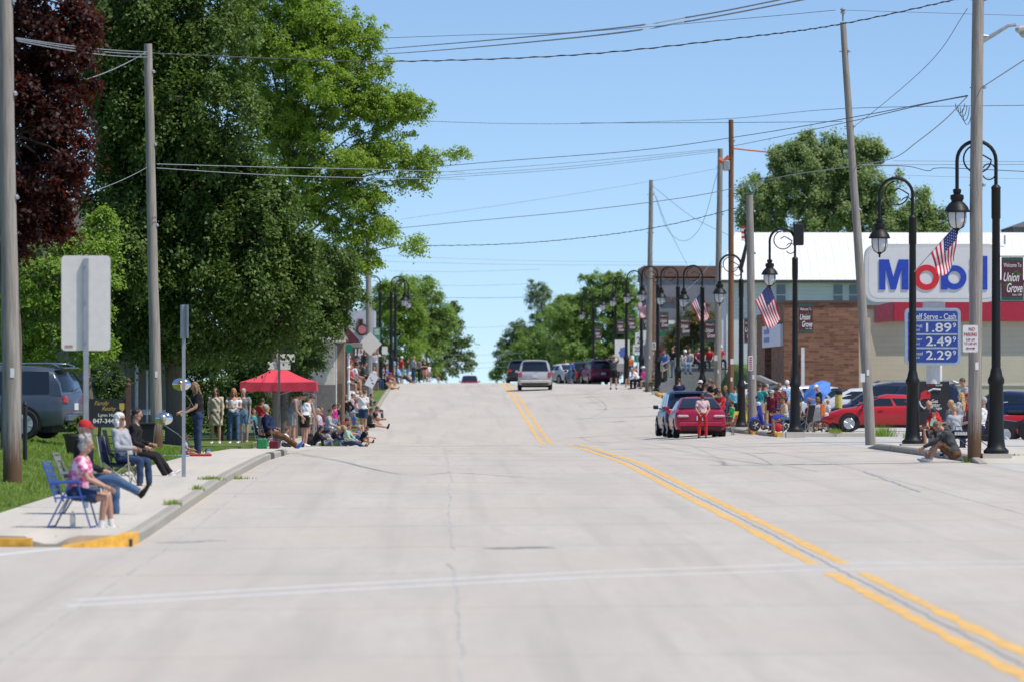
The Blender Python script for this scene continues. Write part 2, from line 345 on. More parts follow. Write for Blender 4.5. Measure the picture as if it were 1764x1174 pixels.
def kerb(name, pts, h=.15, wd=.16, mats=None, paintf=None, side=1, hf=None):
    """concrete kerb stones along a line of (x, y), street side first; paintf picks a material per stone"""
    mb = MB(); H_ = h; mats = mats or [M_kerb, M_yk, M_kerbd, M_walk]
    for i in range(len(pts) - 1):
        (x0, y0), (x1, y1) = pts[i], pts[i + 1]; n = max(1, int(math.hypot(x1 - x0, y1 - y0) / 3)); 
        for k in range(n):
            a, b = k / n, (k + 1) / n - (.004 if h > .05 else 0)
            A = (x0 + (x1 - x0) * a, y0 + (y1 - y0) * a); B = (x0 + (x1 - x0) * b, y0 + (y1 - y0) * b)
            d = Vector((B[0] - A[0], B[1] - A[1], 0)).normalized(); q = Vector((-d.y, d.x, 0)) * wd * side
            ring = []
            for P in (A, B):
                zt = zroad(P[0], P[1]); p = Vector((P[0], P[1], zt)); k_ = hf(P[1]) if hf else 1.; h = H_ * k_
                ring += [p + Vector((0, 0, -.1)), p + Vector((0, 0, h * .78)), p + q * .22 + Vector((0, 0, h)), p + q + Vector((0, 0, h)), p + q + Vector((0, 0, -.1))]
            fs = [(j, j + 1, j + 6, j + 5) for j in range(4)] + [(4, 3, 2, 1, 0), (5, 6, 7, 8, 9)]
            mb.add(ring, fs, paintf(k, n, i) if paintf else 0)
    return struct(mb.obj(name, mats))
kerb('kerb', [(-3.9, y) for y in np.arange(75, 152.1, 3.)], paintf=lambda k, n, i: 2 if i in (20, 23) else 0)
kerb('kerb', [(-3.2, 198.4), (-3.15, 205), (-3.12, 225), (-3.05, 245), (-2.97, 270), (-2.85, 320), (-2.7, 350)], paintf=lambda k, n, i: 1 if i == 0 and k == 0 else 0)
kerb('kerb', [(-2.7, 350), (-2.6, 372), (-2.6, 400)], paintf=lambda k, n, i: 1)
kerb('kerb', [(11.55, 120.6), (11.55, 123), (11.55, 125.5), (11.55, 144), (11.55, 149), (11.55, 152)], side=-1, hf=lambda y: max(.12, ramp(y, 120.4, 123.2)) * max(.15, 1 - ramp(y, 149, 152)), paintf=lambda k, n, i: 0)
kerb('kerb', [(11.55, 192), (11.55, 196), (11.55, 203)], side=-1, paintf=lambda k, n, i: 1 if (i == 0) else 0)
kerb('kerb', [(11.55, 207), (11.55, 212), (11.55, 233), (11.9, 290)], side=-1, paintf=lambda k, n, i: 1 if i == 0 else 0)
kerb('kerb', [(11.9, 302), (11.92, 308), (12.3, 330), (13.0, 372), (13, 400)], side=-1, paintf=lambda k, n, i: 1 if i == 0 else 0)
# near left corner: yellow kerb nose sloping down to the side street
mb = MB(); z0 = zroad(-4, 74)
def nose(pts):
    n = len(pts); vs = []
    for x, y, h, y2 in pts: vs += [(x, y, z0 - .05), (x, y + .02, z0 + h), (x, y2, z0 + h + .003), (x, y2, z0 - .05)]
    fs = [(4 * i + j, 4 * i + 4 + j, 4 * i + 4 + (j + 1) % 4, 4 * i + (j + 1) % 4) for i in range(n - 1) for j in range(4)] + [(3, 2, 1, 0), (4 * n - 4, 4 * n - 3, 4 * n - 2, 4 * n - 1)]
    mb.add(vs, fs, 0)
nose([(-4.80, 72.9, .012, 73.5), (-4.5, 72.9, .06, 73.9), (-4.2, 73.0, .13, 74.8), (-3.98, 73.2, .155, 75.0), (-3.9, 73.6, .15, 75.0)])
mb.box((-3.93, 73.55, z0 + .05), (.04, .35, .09), 1)
struct(mb.obj('kerb', [M_yk, M_kerbd]))
mb = MB(); mb.box((-5.75, 73.4, z0 + .05), (1.1, .28, .12)); mb.box((-9.6, 73.4, z0 + .05), (6.5, .28, .12)); struct(mb.obj('kerb', M_yk))
sheet('sidewalk', lambda y: span(-60, -6.7, 8) + span(-6.5, lx(74) - .02, 2), [73.6, 75, 76.5], lambda x, y: zroad(x, y) + .145 - (.11 * (1 - ramp(abs(x + 5.02), .05, .35)) * (1 - ramp(y, 73.7, 76))), M_walk, .25)

def strip(mb, pts, wd, dz, mi=0, step=2., jit=0.):
    """flat painted line following the road"""
    out = []
    for (x0, y0), (x1, y1) in zip(pts, pts[1:]):
        n = max(1, int(math.hypot(x1 - x0, y1 - y0) / step))
        out += [(x0 + (x1 - x0) * k / n, y0 + (y1 - y0) * k / n) for k in range(n)]
    out.append(pts[-1]); vs = []
    for i, (x, y) in enumerate(out):
        a = out[max(i - 1, 0)]; b = out[min(i + 1, len(out) - 1)]; d = Vector((b[0] - a[0], b[1] - a[1])).normalized(); q = Vector((-d.y, d.x)) * wd / 2
        jx = random.uniform(-jit, jit); w2 = 1 + (random.uniform(-.35, .35) if jit else 0)
        for sgn in (1, -1):
            X, Y = x + q.x * sgn * w2 + jx * abs(d.y), y + q.y * sgn * w2 + jx * 3 * abs(d.x); z = zroad(X, Y) + dz * .6; vs += [(X, Y, z), (X, Y, z - .015)]
    mb.add(vs, [f for i in range(len(out) - 1) for f in ((4 * i, 4 * i + 2, 4 * i + 6, 4 * i + 4), (4 * i + 1, 4 * i, 4 * i + 4, 4 * i + 5), (4 * i + 2, 4 * i + 3, 4 * i + 7, 4 * i + 6))] + [(0, 1, 3, 2), (len(vs) - 4, len(vs) - 2, len(vs) - 1, len(vs) - 3)], mi)
mb = MB()
for x in (4.32, 4.67):
    for a, b in ((-15, 62.3), (64.9, 186), (224, 420)): strip(mb, [(x, a), (x, b)], .14, .005, step=.5, jit=.006)
struct(mb.obj('centre_line_paint', M_yel))
mb = MB()
strip(mb, [(-3.6, 55.0), (-1.0, 58.5), (1.5, 61.4), (4.2, 63.2), (7, 63.6), (14, 63.6)], .16, .0055, step=.7); strip(mb, [(-3.6, 56.4), (-1.0, 60.0), (1.5, 63.0), (4.2, 65.0), (7, 65.4), (14, 65.4)], .16, .0055, step=.7)
strip(mb, [(-7.5, 60), (-5.3, 70.5), (-4.7, 73)], .2, .006)
struct(mb.obj('crosswalk_paint', M_wht))
mb = MB(); strip(mb, [(1.0, 184), (4.0, 184)], .4, .006); strip(mb, [(0.5, 181), (4.1, 181)], .25, .006); struct(mb.obj('crosswalk_paint', M_wht))
mb = MB()
strip(mb, [(4.49, -15), (4.49, 186)], .022, .0075, step=.5, jit=.018)
strip(mb, [(.19, -10), (.23, 60), (.17, 66)], .035, .0045, 1, step=2.0, jit=.03); strip(mb, [(.24, 71), (.22, 90), (.3, 110), (.27, 180)], .03, .0045, 1, step=1.5, jit=.035)
strip(mb, [(-3.42, -10), (-3.42, 150)], .03, .0045, 1, step=1.5, jit=.01); strip(mb, [(8.7, 60), (8.7, 190)], .035, .0045, 1, step=1.5, jit=.012); strip(mb, [(8.35, 98), (8.7, 116)], .07, .006, 0, step=.6, jit=.03)
for yy in np.arange(45, 186, 9.): strip(mb, [(-3.9, yy), (4.2, yy + .3)], .02, .003, 1, step=1, jit=.012); strip(mb, [(4.8, yy + .4), (11.5, yy + .7)], .02, .003, 1, step=1, jit=.012)
strip(mb, [(-3.5, 74.8), (-2.9, 75.6)], .35, .006, 0, step=.3, jit=.02)

strip(mb, [(-1.5, 192), (2.8, 189)], .2, .006, 1, step=.4, jit=.05)
struct(mb.obj('road_cracks', [M_seam, M_crk]))
mb = MB(); strip(mb, [(.68, 71.2), (1.42, 71.5)], .5, .007, 0, step=.12, jit=.02); struct(mb.obj('tar_patch', mat('tar', (.2, .195, .19), .7, var=.3)))
mb = MB()
for x in (-5.0,): strip(mb, [(x, 75), (x, 151)], .02, .144, step=2)
for yy in np.arange(77, 151, 3.2): strip(mb, [(lx(yy) + .05, yy), (-4.1, yy)], .03, .144, step=.5)
for yy in np.arange(124, 150, 2.6): strip(mb, [(11.8, yy), (14.1, yy)], .04, .134, step=.6, jit=.01)
struct(mb.obj('pavement_joints', M_crk))

# grass blades on the near lawn, one uncountable mass
def blades(name, n, region, size, m):
    xs = RNG.uniform(region[0], region[1], n); ys = RNG.uniform(region[2], region[3], n)
    k = np.array([xs[i] < lx(ys[i]) - .02 for i in range(n)]); xs, ys = xs[k], ys[k]; n = len(xs)
    zz = np.array([zland(a, b) + .14 for a, b in zip(xs, ys)])
    h = RNG.uniform(.6, 1.3, n) * size; a = RNG.uniform(0, math.pi, n); lx_ = RNG.normal(0, .35, n) * h; ly_ = RNG.normal(0, .35, n) * h; wv = size * .16
    v = np.empty((n, 3, 3)); v[:, 0] = np.stack([xs - np.cos(a) * wv, ys - np.sin(a) * wv, zz], 1); v[:, 1] = np.stack([xs + np.cos(a) * wv, ys + np.sin(a) * wv, zz], 1); v[:, 2] = np.stack([xs + lx_, ys + ly_, zz + h], 1)
    me = bpy.data.meshes.new(name); me.from_pydata(v.reshape(-1, 3), [], np.arange(n * 3).reshape(-1, 3)); me.materials.append(m); o = bpy.data.objects.new(name, me); COL.objects.link(o)
    return tag(o, 'short mown green grass covering the lawn beside the left sidewalk', 'grass', kind='stuff')
M_blade = leaf_mat('grass_blade', (.16, .25, .035), (.30, .40, .08), .6, .4)
blades('grass', 60000, (-13, -5.4, 76.5, 150), .075, M_blade)
def tuft(px, py_s, label, wd=.35, n=120, h=.16, z=None):
    s = py_s; x, y = PX(px, s), PY(s); mb = MB()
    for i in range(n):
        a = random.gauss(0, wd * .5); b = random.gauss(0, wd * .8); hh = random.uniform(.4, 1) * h; d = random.uniform(0, 3.14); lw = .012
        e = (a + random.gauss(0, .4) * hh, b + random.gauss(0, .4) * hh, hh)
        mb.add([(a - lw * math.cos(d), b - lw * math.sin(d), -.01), (a + lw * math.cos(d), b + lw * math.sin(d), -.01), e], [(0, 1, 2)])
    o = mb.obj('weed_tuft', M_blade, loc=(x, y, gz(x, y) - .01 if z is None else z)); return tag(o, label, 'weeds', 'weeds growing from the kerb joints', kind='stuff')
tuft(299, 112, 'weed tuft growing in kerb gap nearest the seated pair', .12, 120, .12)
tuft(340, 102, 'small weed tuft on left kerb just beyond the thin sign post', .1, 80, .12)
tuft(362, 95, 'wider weed tuft on left kerb below the woman with the balloon', .2, 140, .1)
tuft(400, 89, 'long low strip of weeds along left kerb top', .3, 150, .09)
tuft(585, 48.6, 'weeds behind the yellow kerb nose beyond the driveway', .35, 260, .15)
tuft(1520, 55, 'leafy weed clump at the foot of the leaning utility pole', .35, 260, .42)
tuft(1563, 57, 'low weeds between the leaning pole and lamp post', .12, 80, .22)
tuft(1672, 80, 'grass tuft at the foot of the brown based utility pole', .14, 130, .16)
tuft(1440, 51, 'yellowish weed clump on the forecourt kerb nose', .2, 150, .22)
tuft(1745, 79, 'low weeds beside nearest lamp post base', .25, 90, .07)
tuft(1400, 48.5, 'weeds on kerb under the camp chairs', .2, 80, .1)
# ------------------------------------------------------------------ trees
def card_mesh(name, pos, nrm, up, size, m, parent, shape='leaf'):
    """leaf sized faces: pos, nrm, up are (n,3) arrays"""
    n = len(pos); sd = np.cross(up, nrm); sd /= np.linalg.norm(sd, axis=1, keepdims=True) + 1e-9; size = size[:, None]
    v = np.empty((n, 4, 3)); v[:, 0] = pos; v[:, 1] = pos + up * size * .55 + sd * size * .34 + nrm * size * .08; v[:, 2] = pos + up * size; v[:, 3] = pos + up * size * .5 - sd * size * .34 + nrm * size * .08
    me = bpy.data.meshes.new(name); me.vertices.add(n * 4); me.vertices.foreach_set('co', v.reshape(-1)); me.loops.add(n * 4); me.loops.foreach_set('vertex_index', np.arange(n * 4, dtype=np.int32))
    me.polygons.add(n); me.polygons.foreach_set('loop_start', np.arange(0, n * 4, 4, dtype=np.int32)); me.update(calc_edges=True); me.materials.append(m)
    o = bpy.data.objects.new(name, me); COL.objects.link(o); o.parent = parent; return o
M_bark = wood_mat('bark', (.09, .075, .06), (.17, .145, .12))
def unit(n):
    d = RNG.normal(size=(n, 3)); return d / np.linalg.norm(d, axis=1, keepdims=True)
def tree(kind, label, px, s, lobes, n, size, m, base=None, trunk_r=.22, clump=.42, dens=1., droop=.35, group=None, cat='tree', twigs=True, vs=.34, sub=0, rag=1.06, depth=1., fill=.35, trunk_top=None):
    """lobes: (px, py, rx, ry[, depth offset]) in photo pixels at scale s, turned into crown volumes in metres round the trunk"""
    x, y = PX(px, s), PY(s); z0 = (zland(x, y) if base is None else base) ; T = thing(kind, label, cat, (x, y, z0), 0, group)
    L = []
    for lb in lobes:
        c = Vector((PX(lb[0], s) - x, (lb[4] if len(lb) > 4 else random.uniform(-1, 1) * lb[2] / s * .5) * depth, PZ(lb[1], s) - z0)); L.append((c, lb[2] / s, lb[3] / s))
    LL = list(L)
    if sub:
        L = []
        for c, rx, rz in LL:
            L.append((c, rx * .72, rz * .72)); k = max(5, int(sub * rx * rz))
            for d in unit(k):
                if d[1] > .55: continue
                q = Vector((d[0] * rx * .72, d[1] * (rx * .6 + rz * .3) * .8, d[2] * rz * .72)); r = random.uniform(.30, .48) * min(rx, rz) + .12; L.append((c + q, r * random.uniform(1, 1.35), r * random.uniform(.8, 1.1)))
    A = sum(rx * rz for _, rx, rz in L); P, N, U, S = [], [], [], []; tips = []
    for c, rx, rz in L:
        q = int(n * rx * rz / A); ry = (rx * .6 + rz * .3) * depth; nc = max(4, int((rx * rz + rx * ry) * 2.3 / (clump * clump) * dens)); d = unit(nc)
        rad = np.where(RNG.random(nc) < fill, RNG.uniform(.3, .9, nc), RNG.uniform(.80, rag, nc))[:, None]
        cc = np.array(c) + d * rad * np.array([rx, ry, rz]); per = max(6, q // nc); cs = clump * RNG.uniform(.45, 1.0, nc)
        for i in range(nc):
            dd = RNG.normal(size=(per, 3)) * cs[i] * np.array([.55, .55, vs]); dd[:, 2] -= droop * (dd[:, 0] ** 2 + dd[:, 1] ** 2) / max(cs[i], .05)
            P.append(cc[i] + dd); N.append(np.tile(d[i] * .5 + np.array([0, 0, .55]), (per, 1)) + RNG.normal(size=(per, 3)) * .45)
            tips.append((Vector(cc[i]), c))
    P = np.concatenate(P); N = np.concatenate(N); N /= np.linalg.norm(N, axis=1, keepdims=True); U = RNG.normal(size=P.shape); U[:, 2] -= droop * 2.2; U -= N * (U * N).sum(1, keepdims=True); U /= np.linalg.norm(U, axis=1, keepdims=True)
    card_mesh('crown', P, N, U, size * RNG.uniform(.65, 1.25, len(P)), m, T)
    L = LL; mb = MB(); zc = np.mean([l[0].z for l in L]); low = min(l[0].z - l[2] for l in L); top = max(l[0].z for l in L)
    tt = trunk_top or (low + (top - low) * .55); 
    mb.tube([(0, 0, -.3), (.02, 0, .15), (.05, 0, max(low, 1.) * .6), (-.03, .05, max(low, .8)), (.05, 0, tt)], [trunk_r * 1.5, trunk_r * 1.08, trunk_r, trunk_r * .9, trunk_r * .35], 10)
    for c, rx, rz in L:
        h = max(low * .8, min(tt * .95, c.z - rz - abs(c.x) * .4)); a = Vector((0, 0, h)); mid = a.lerp(c, .5) + Vector((0, 0, (c - a).length * .12)); r = trunk_r * .34 * min(1.2, .5 + rx / 3)
        mb.tube([a, a.lerp(mid, .5) + Vector((random.uniform(-.1, .1), 0, .05)), mid, c], [r, r * .8, r * .6, r * .3], 6)
    if twigs:
        for tip, c in random.sample(tips, min(len(tips), 170)):
            a = c.lerp(tip, random.uniform(0, .3)); mid = a.lerp(tip, .5) + Vector((random.uniform(-.15, .15), 0, random.uniform(0, .25))); mb.tube([a, mid, tip], [.035, .02, .008], 4)
    mb.obj('trunk', M_bark, T, smooth=True); return T
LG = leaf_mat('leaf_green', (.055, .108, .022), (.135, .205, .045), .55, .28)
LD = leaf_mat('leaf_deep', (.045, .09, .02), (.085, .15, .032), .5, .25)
LB = leaf_mat('leaf_bright', (.22, .32, .05), (.32, .43, .08), .6, .52)
LY = leaf_mat('leaf_young', (.16, .27, .035), (.26, .38, .07), .6, .4)
LC = leaf_mat('leaf_copper', (.010, .004, .005), (.038, .009, .007), .55, .22, back=(.5, .07, .015))
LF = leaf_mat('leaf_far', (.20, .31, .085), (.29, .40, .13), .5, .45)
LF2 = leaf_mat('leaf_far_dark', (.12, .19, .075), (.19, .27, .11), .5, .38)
LP = leaf_mat('leaf_pink', (.30, .03, .08), (.45, .07, .16), .5, .2)
LE = leaf_mat('leaf_pale_olive', (.23, .30, .13), (.33, .41, .19), .6, .45)
LO = leaf_mat('leaf_olive', (.12, .12, .045), (.22, .19, .07), .5, .25)
tree('copper_maple_tree', 'dark copper red maple towering behind the near left utility pole', 18, 84, [(20, -20, 135, 120, 0), (60, 110, 105, 110, .3), (20, 230, 130, 120, -.3), (85, 300, 72, 85, .2), (10, 370, 100, 85, 0), (120, 70, 45, 60, -.2), (115, 180, 40, 50, .5)], 52000, .115, LC, trunk_r=.2, clump=.34, fill=.4)
tree('young_maple_tree', 'low light green tree with fresh leaves behind the blank rectangular sign', 152, 72, [(120, 440, 75, 60, 0), (60, 520, 85, 70, .3), (165, 500, 45, 50, -.3), (130, 590, 75, 45, 0), (40, 600, 60, 45, .5), (175, 400, 25, 45, 0), (85, 470, 60, 60, -.5)], 26000, .095, LY, trunk_r=.1, clump=.3, fill=.3, )
tree('pear_tree', 'huge deep green tree with drooping leaf clusters behind the second left utility pole', 300, 62, [(190, 60, 90, 110, 0), (215, 260, 90, 110, .9), (260, 380, 110, 110, .9), (380, 410, 100, 110, .9), (210, 40, 110, 110, 0), (300, 20, 110, 120, .8), (230, 200, 100, 110, .5), (340, 180, 110, 120, -.8), (365, 90, 75, 100, -.2), (200, 330, 85, 90, 0), (310, 340, 110, 110, .2), (400, 280, 78, 95, .3), (440, 400, 80, 90, -1.2), (250, 450, 100, 90, -.6), (370, 480, 105, 90, -.7), (465, 490, 75, 75, -1.0), (300, 555, 95, 65, 0), (400, 560, 90, 52, -.4), (465, 560, 60, 42, 0), (450, 365, 55, 70, -.6), (510, 500, 40, 60, -.4), (225, 550, 55, 60, .4), (520, 430, 30, 50, -.5)], 270000, .125, LG, trunk_r=.26, clump=.36, fill=.1, vs=.55, droop=.8, dens=.62, sub=3.2)
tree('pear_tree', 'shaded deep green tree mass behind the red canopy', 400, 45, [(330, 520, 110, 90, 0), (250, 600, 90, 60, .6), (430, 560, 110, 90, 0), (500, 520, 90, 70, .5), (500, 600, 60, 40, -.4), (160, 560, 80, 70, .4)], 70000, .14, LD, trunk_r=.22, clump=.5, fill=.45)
tree('shade_hedge', 'dark hedge of tall shrubs added for the deep shade behind the standing girls', 380, 46, [(290, 690, 60, 50, 0), (370, 680, 60, 60, .4), (440, 660, 50, 50, 0), (270, 640, 70, 50, 0), (350, 630, 70, 50, 0), (520, 640, 40, 40, .5), (480, 620, 60, 40, .6), (330, 720, 60, 26, 0)], 40000, .10, LD, trunk_r=.08, clump=.4, cat='hedge', twigs=False, fill=.5)  # dark shrub row added to stand for the shadowed background under the trees
tree('locust_tree', 'bright yellow green feathery tree reaching out over the street', 503, 44, [(480, 40, 95, 80, 0), (580, 30, 60, 60, 0), (430, 110, 60, 70, .5), (560, 120, 95, 65, -.5), (635, 100, 36, 42, 0), (500, 190, 80, 60, .4), (610, 200, 80, 45, 0), (700, 205, 42, 42, .2), (690, 170, 22, 18, 0), (560, 270, 90, 45, -.4), (660, 270, 80, 34, 0), (740, 278, 50, 24, 0), (790, 262, 26, 9, 0), (560, 340, 80, 40, .4), (650, 330, 60, 26, 0), (715, 310, 42, 16, .2), (590, 400, 60, 40, 0), (650, 390, 34, 32, .3), (700, 420, 45, 18, -.2), (535, 440, 55, 40, 0), (600, 460, 40, 40, .4), (640, 450, 20, 16, 0), (520, 20, 60, 60, 0), (610, 60, 50, 40, 0), (470, 150, 70, 70, 0), (520, 330, 60, 60, 0), (600, 300, 60, 40, .4), (640, 150, 50, 50, 0), (600, 150, 60, 60, 0), (650, 240, 60, 40, 0), (620, 350, 60, 40, 0), (480, 250, 70, 60, 0), (440, 30, 60, 60, 0), (570, 480, 50, 40, 0)], 190000, .11, LB, trunk_r=.2, clump=.32, dens=.75, fill=.4, trunk_top=11, sub=3.0)
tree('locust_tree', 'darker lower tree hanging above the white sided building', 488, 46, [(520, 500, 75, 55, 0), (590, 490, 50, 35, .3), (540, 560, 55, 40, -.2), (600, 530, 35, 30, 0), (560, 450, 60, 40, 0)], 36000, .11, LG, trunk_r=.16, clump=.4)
tree('leafy_shrub', 'bright green bush right of the red canopy against the white siding', 520, 42, [(515, 632, 24, 22, 0), (540, 655, 14, 26, 0), (505, 660, 20, 30, .3)], 6000, .11, LY, trunk_r=.05, clump=.3, cat='bush', twigs=False)
tree('leafy_shrub', 'sunlit bush seen under the red canopy left of the pole', 445, 44, [(440, 690, 26, 20, 0), (420, 700, 16, 16, .2), (465, 700, 16, 26, 0)], 5000, .09, LG, trunk_r=.04, clump=.25, cat='bush', twigs=False)
tree('leafy_shrub', 'pale green bush under the right half of the red canopy', 520, 43, [(510, 700, 26, 26, 0), (530, 715, 16, 18, 0)], 5000, .08, LG, trunk_r=.04, clump=.22, cat='bush', twigs=False)
tree('leafy_shrub', 'dark rounded shrub beside the grey sided house', 170, 66, [(180, 660, 30, 40, 0), (205, 670, 22, 32, 0)], 6000, .07, LD, trunk_r=.04, clump=.2, cat='bush', twigs=False)
# trees along the far street, left
g = 'trees lining the far end of the street'
tree('street_tree', 'tall bright green tree just right of the distant white board building', 640, 23, [(690, 520, 40, 40, 0), (680, 560, 36, 40, .3), (668, 505, 22, 24, 0), (700, 590, 34, 34, 0), (715, 545, 24, 30, 0), (675, 610, 26, 30, 0)], 26000, .16, LY, trunk_r=.15, clump=.5, group=g)
tree('street_tree', 'leafy tree whose crown peaks left of the gap over the street', 645, 22, [(728, 505, 30, 24, 0), (745, 550, 36, 40, 0), (735, 600, 32, 36, 0), (765, 560, 22, 34, 0), (722, 630, 22, 22, 0), (742, 485, 14, 9, 0)], 24000, .19, LF, trunk_r=.15, clump=.55, group=g)
tree('street_tree', 'dark ragged tree leaning furthest over the distant left lane', 672, 17, [(765, 590, 24, 34, 0), (785, 560, 14, 26, 0), (797, 585, 13, 20, 0), (800, 618, 16, 18, .2), (770, 625, 24, 26, 0), (760, 545, 20, 18, 0), (786, 528, 10, 9, 0)], 16000, .24, LF2, trunk_r=.2, clump=.6, fill=.3, group=g, dens=.9)
tree('street_tree', 'pale small tree at the crest left of the dark ragged one', 655, 20, [(700, 500, 34, 30, 0), (660, 520, 30, 30, 0), (640, 560, 30, 40, 0), (600, 560, 30, 50, 0)], 14000, .2, LF, trunk_r=.13, clump=.55, group=g)
# far right row
tree('street_tree', 'small dusty green tree standing lowest beside the gap over the crest', 856, 7, [(853, 643, 9, 9, 0), (860, 632, 7, 9, 0)], 2500, .4, LF, trunk_r=.15, clump=.8, group=g, twigs=False)
tree('street_tree', 'first dark tree right of the gap over the crest', 926, 12, [(870, 605, 16, 26, 0), (884, 590, 22, 36, 0), (875, 630, 22, 22, 0), (900, 570, 22, 24, 0), (905, 605, 24, 40, 0)], 14000, .30, LF2, trunk_r=.2, clump=.75, group=g)
tree('spruce_tree', 'tall blue green conifer rising behind the far right trees', 940, 12, [(935, 500, 15, 16, 0), (925, 512, 22, 12, 0), (940, 540, 28, 24, 0), (930, 580, 32, 30, 0), (915, 490, 8, 8, 0)], 12000, .25, LF2, trunk_r=.2, clump=.6, group=g)
tree('street_tree', 'wide bright green tree above the silver minivan', 965, 14, [(925, 595, 40, 40, 0), (960, 575, 44, 50, 0), (900, 620, 30, 32, 0), (985, 550, 36, 40, 0), (985, 600, 36, 44, 0), (940, 630, 40, 26, 0)], 34000, .27, LF, trunk_r=.2, clump=.75, group=g)
tree('street_tree', 'tallest yellow green tree at far right behind the small lamp posts', 1062, 20, [(1000, 540, 34, 34, 0), (1040, 510, 36, 36, 0), (1020, 570, 44, 40, 0), (1065, 500, 24, 26, 0), (1070, 550, 30, 40, 0), (1010, 610, 40, 34, 0), (1055, 605, 36, 36, 0), (970, 540, 30, 34, 0), (1088, 510, 22, 34, 0), (1030, 500, 40, 34, 0), (1060, 480, 24, 16, 0), (985, 590, 40, 44, 0), (1080, 560, 30, 50, 0)], 85000, .18, LF, trunk_r=.17, clump=.45, group=g, fill=.5)
tree('street_tree', 'dark green tree filling the space over the maroon vehicle', 984, 15, [(975, 530, 20, 26, 0), (990, 575, 24, 36, 0), (975, 610, 24, 24, 0)], 12000, .24, LF2, trunk_r=.2, clump=.65, group=g)
# the big tree behind the metal roofed house and smaller ones beside it
tree('elm_tree', 'large tree with spiky crown behind the long white metal roof', 1440, 28.5, [(1400, 290, 60, 50, 0), (1380, 250, 24, 22, 0), (1350, 275, 30, 30, 0), (1460, 280, 60, 44, 0), (1490, 250, 28, 22, 0), (1330, 340, 58, 44, 0), (1420, 360, 75, 50, 0), (1500, 330, 55, 50, 0), (1300, 380, 34, 34, 0), (1520, 380, 50, 36, 0), (1395, 238, 9, 14, 0), (1440, 240, 12, 14, 0), (1520, 262, 12, 12, 0)], 95000, .17, LE, trunk_r=.3, clump=.42, fill=.6, base=1.6, dens=1.0, rag=1.28, vs=.6)
tree('elm_tree', 'smaller tree right of the spiky crowned one behind the metal roof', 1600, 28.5, [(1590, 365, 34, 30, 0), (1615, 385, 30, 26, 0), (1565, 390, 30, 24, 0), (1590, 335, 12, 12, 0)], 16000, .16, LE, trunk_r=.2, clump=.40, fill=.6, base=1.6, dens=.75, rag=1.3, vs=.6)
tree('crabapple_tree', 'olive brown crabapple tree on the bank by the retaining wall', 1195, 27, [(1180, 575, 36, 34, 0), (1215, 570, 28, 36, 0), (1200, 545, 28, 26, 0), (1165, 590, 22, 20, 0), (1225, 610, 18, 24, 0)], 16000, .13, LO, trunk_r=.12, clump=.4, base=1.9)
tree('flowering_bush', 'magenta flowering bush between the banner posts', 1152, 25, [(1142, 612, 14, 16, 0), (1162, 618, 18, 20, 0), (1152, 632, 22, 16, 0)], 7000, .1, LP, trunk_r=.05, clump=.28, cat='bush', twigs=False, base=1.7)
tree('evergreen_shrub', 'dark round evergreen shrub on top of the retaining wall', 1205, 28, [(1205, 610, 16, 18, 0)], 3500, .09, LD, trunk_r=.05, clump=.22, cat='bush', twigs=False, base=2.0)
tree('small_plant', 'potted leafy plant beside the parked grey car', 132, 80, [(135, 722, 11, 11, 0), (128, 732, 9, 8, 0)], 900, .07, LG, trunk_r=.02, clump=.12, cat='plant', twigs=False)

# ------------------------------------------------------------------ utility poles
M_pole = wood_mat('weathered_pole', (.19, .17, .15), (.40, .37, .335), (.13, .075, .045))
M_pole2 = wood_mat('grey_pole', (.18, .165, .15), (.36, .34, .31))
M_poleb = wood_mat('treated_brown_pole', (.13, .065, .035), (.22, .12, .07))
M_galv = mat('galvanised_steel', (.36, .38, .40), .45, metal=.6, var=.12)
M_blk = mat('black_metal', (.02, .02, .022), .45, metal=.3)
M_org = mat('orange_sleeve', (.50, .12, .04), .7)
M_white = mat('white_enamel', (.75, .75, .74), .45, var=.05)
M_ins = mat('brown_insulator', (.12, .05, .03), .25)
gP = 'wooden utility poles'
def upole(label, bx, s, tx, ty, rb, rt, m, tag_z=None, by=None):
    b = G(bx, s) if by is None else Vector((PX(bx, s), PY(s), PZ(by, s))); t = W(tx, ty, s) - b; T = thing('utility_pole', label, 'utility pole', b, 0, gP)
    mb = MB(); k = 10; mb.tube([t * (i / k) + Vector((random.uniform(-.01, .01), 0, 0)) if i else Vector((0, 0, -.4)) for i in range(k + 1)], [rb + (rt - rb) * i / k for i in range(k + 1)], 14); mb.obj('shaft', m, T, smooth=True)
    for z in ([1.9] if tag_z is None else tag_z):
        q = t * (z / t.z); mb = MB(); mb.box(q + Vector((rb * .2, -rb * .93, 0)), (.07, .012, .16)); mb.obj('number_plate', M_white, T)
    mb = MB()
    for z in (t.z * .55, t.z * .75, t.z * .93): q = t * (z / t.z); mb.tube([q + Vector((-rb * 1.1, 0, 0)), q + Vector((rb * 1.15, 0, 0))], .015, 6); mb.lathe([(.02, -.03), (.045, -.02), (.045, .03), (.02, .05)], q + Vector((rt * 1.2, -.03, 0)), 8)
    mb.obj('hardware', M_galv, T); return T
T1 = upole('thick weathered utility pole at the left edge beside the lawn', 23, 100, 8, -60, .165, .12, M_pole)
upole('grey utility pole rising behind the woman with the balloon', 271, 67, 255, 76, .155, .105, M_pole)
upole('grey pole showing under the red canopy', 478, 49, 472, 520, .14, .13, M_pole2)
upole('grey utility pole behind the diamond sign back', 637, 33, 634, 400, .16, .14, M_pole2)
T2 = upole('utility pole with brown stripped foot beside the nearest lamp post', 1679, 80, 1687, -60, .15, .125, M_pole, by=782)
T3 = upole('grey utility pole leaning left beside the red coupe', 1501, 61, 1453, 38, .15, .085, M_pole2, by=757)
upole('grey pole with parking signs by the blue scooter', 1297, 47, 1292, 336, .17, .13, M_pole2, by=738)
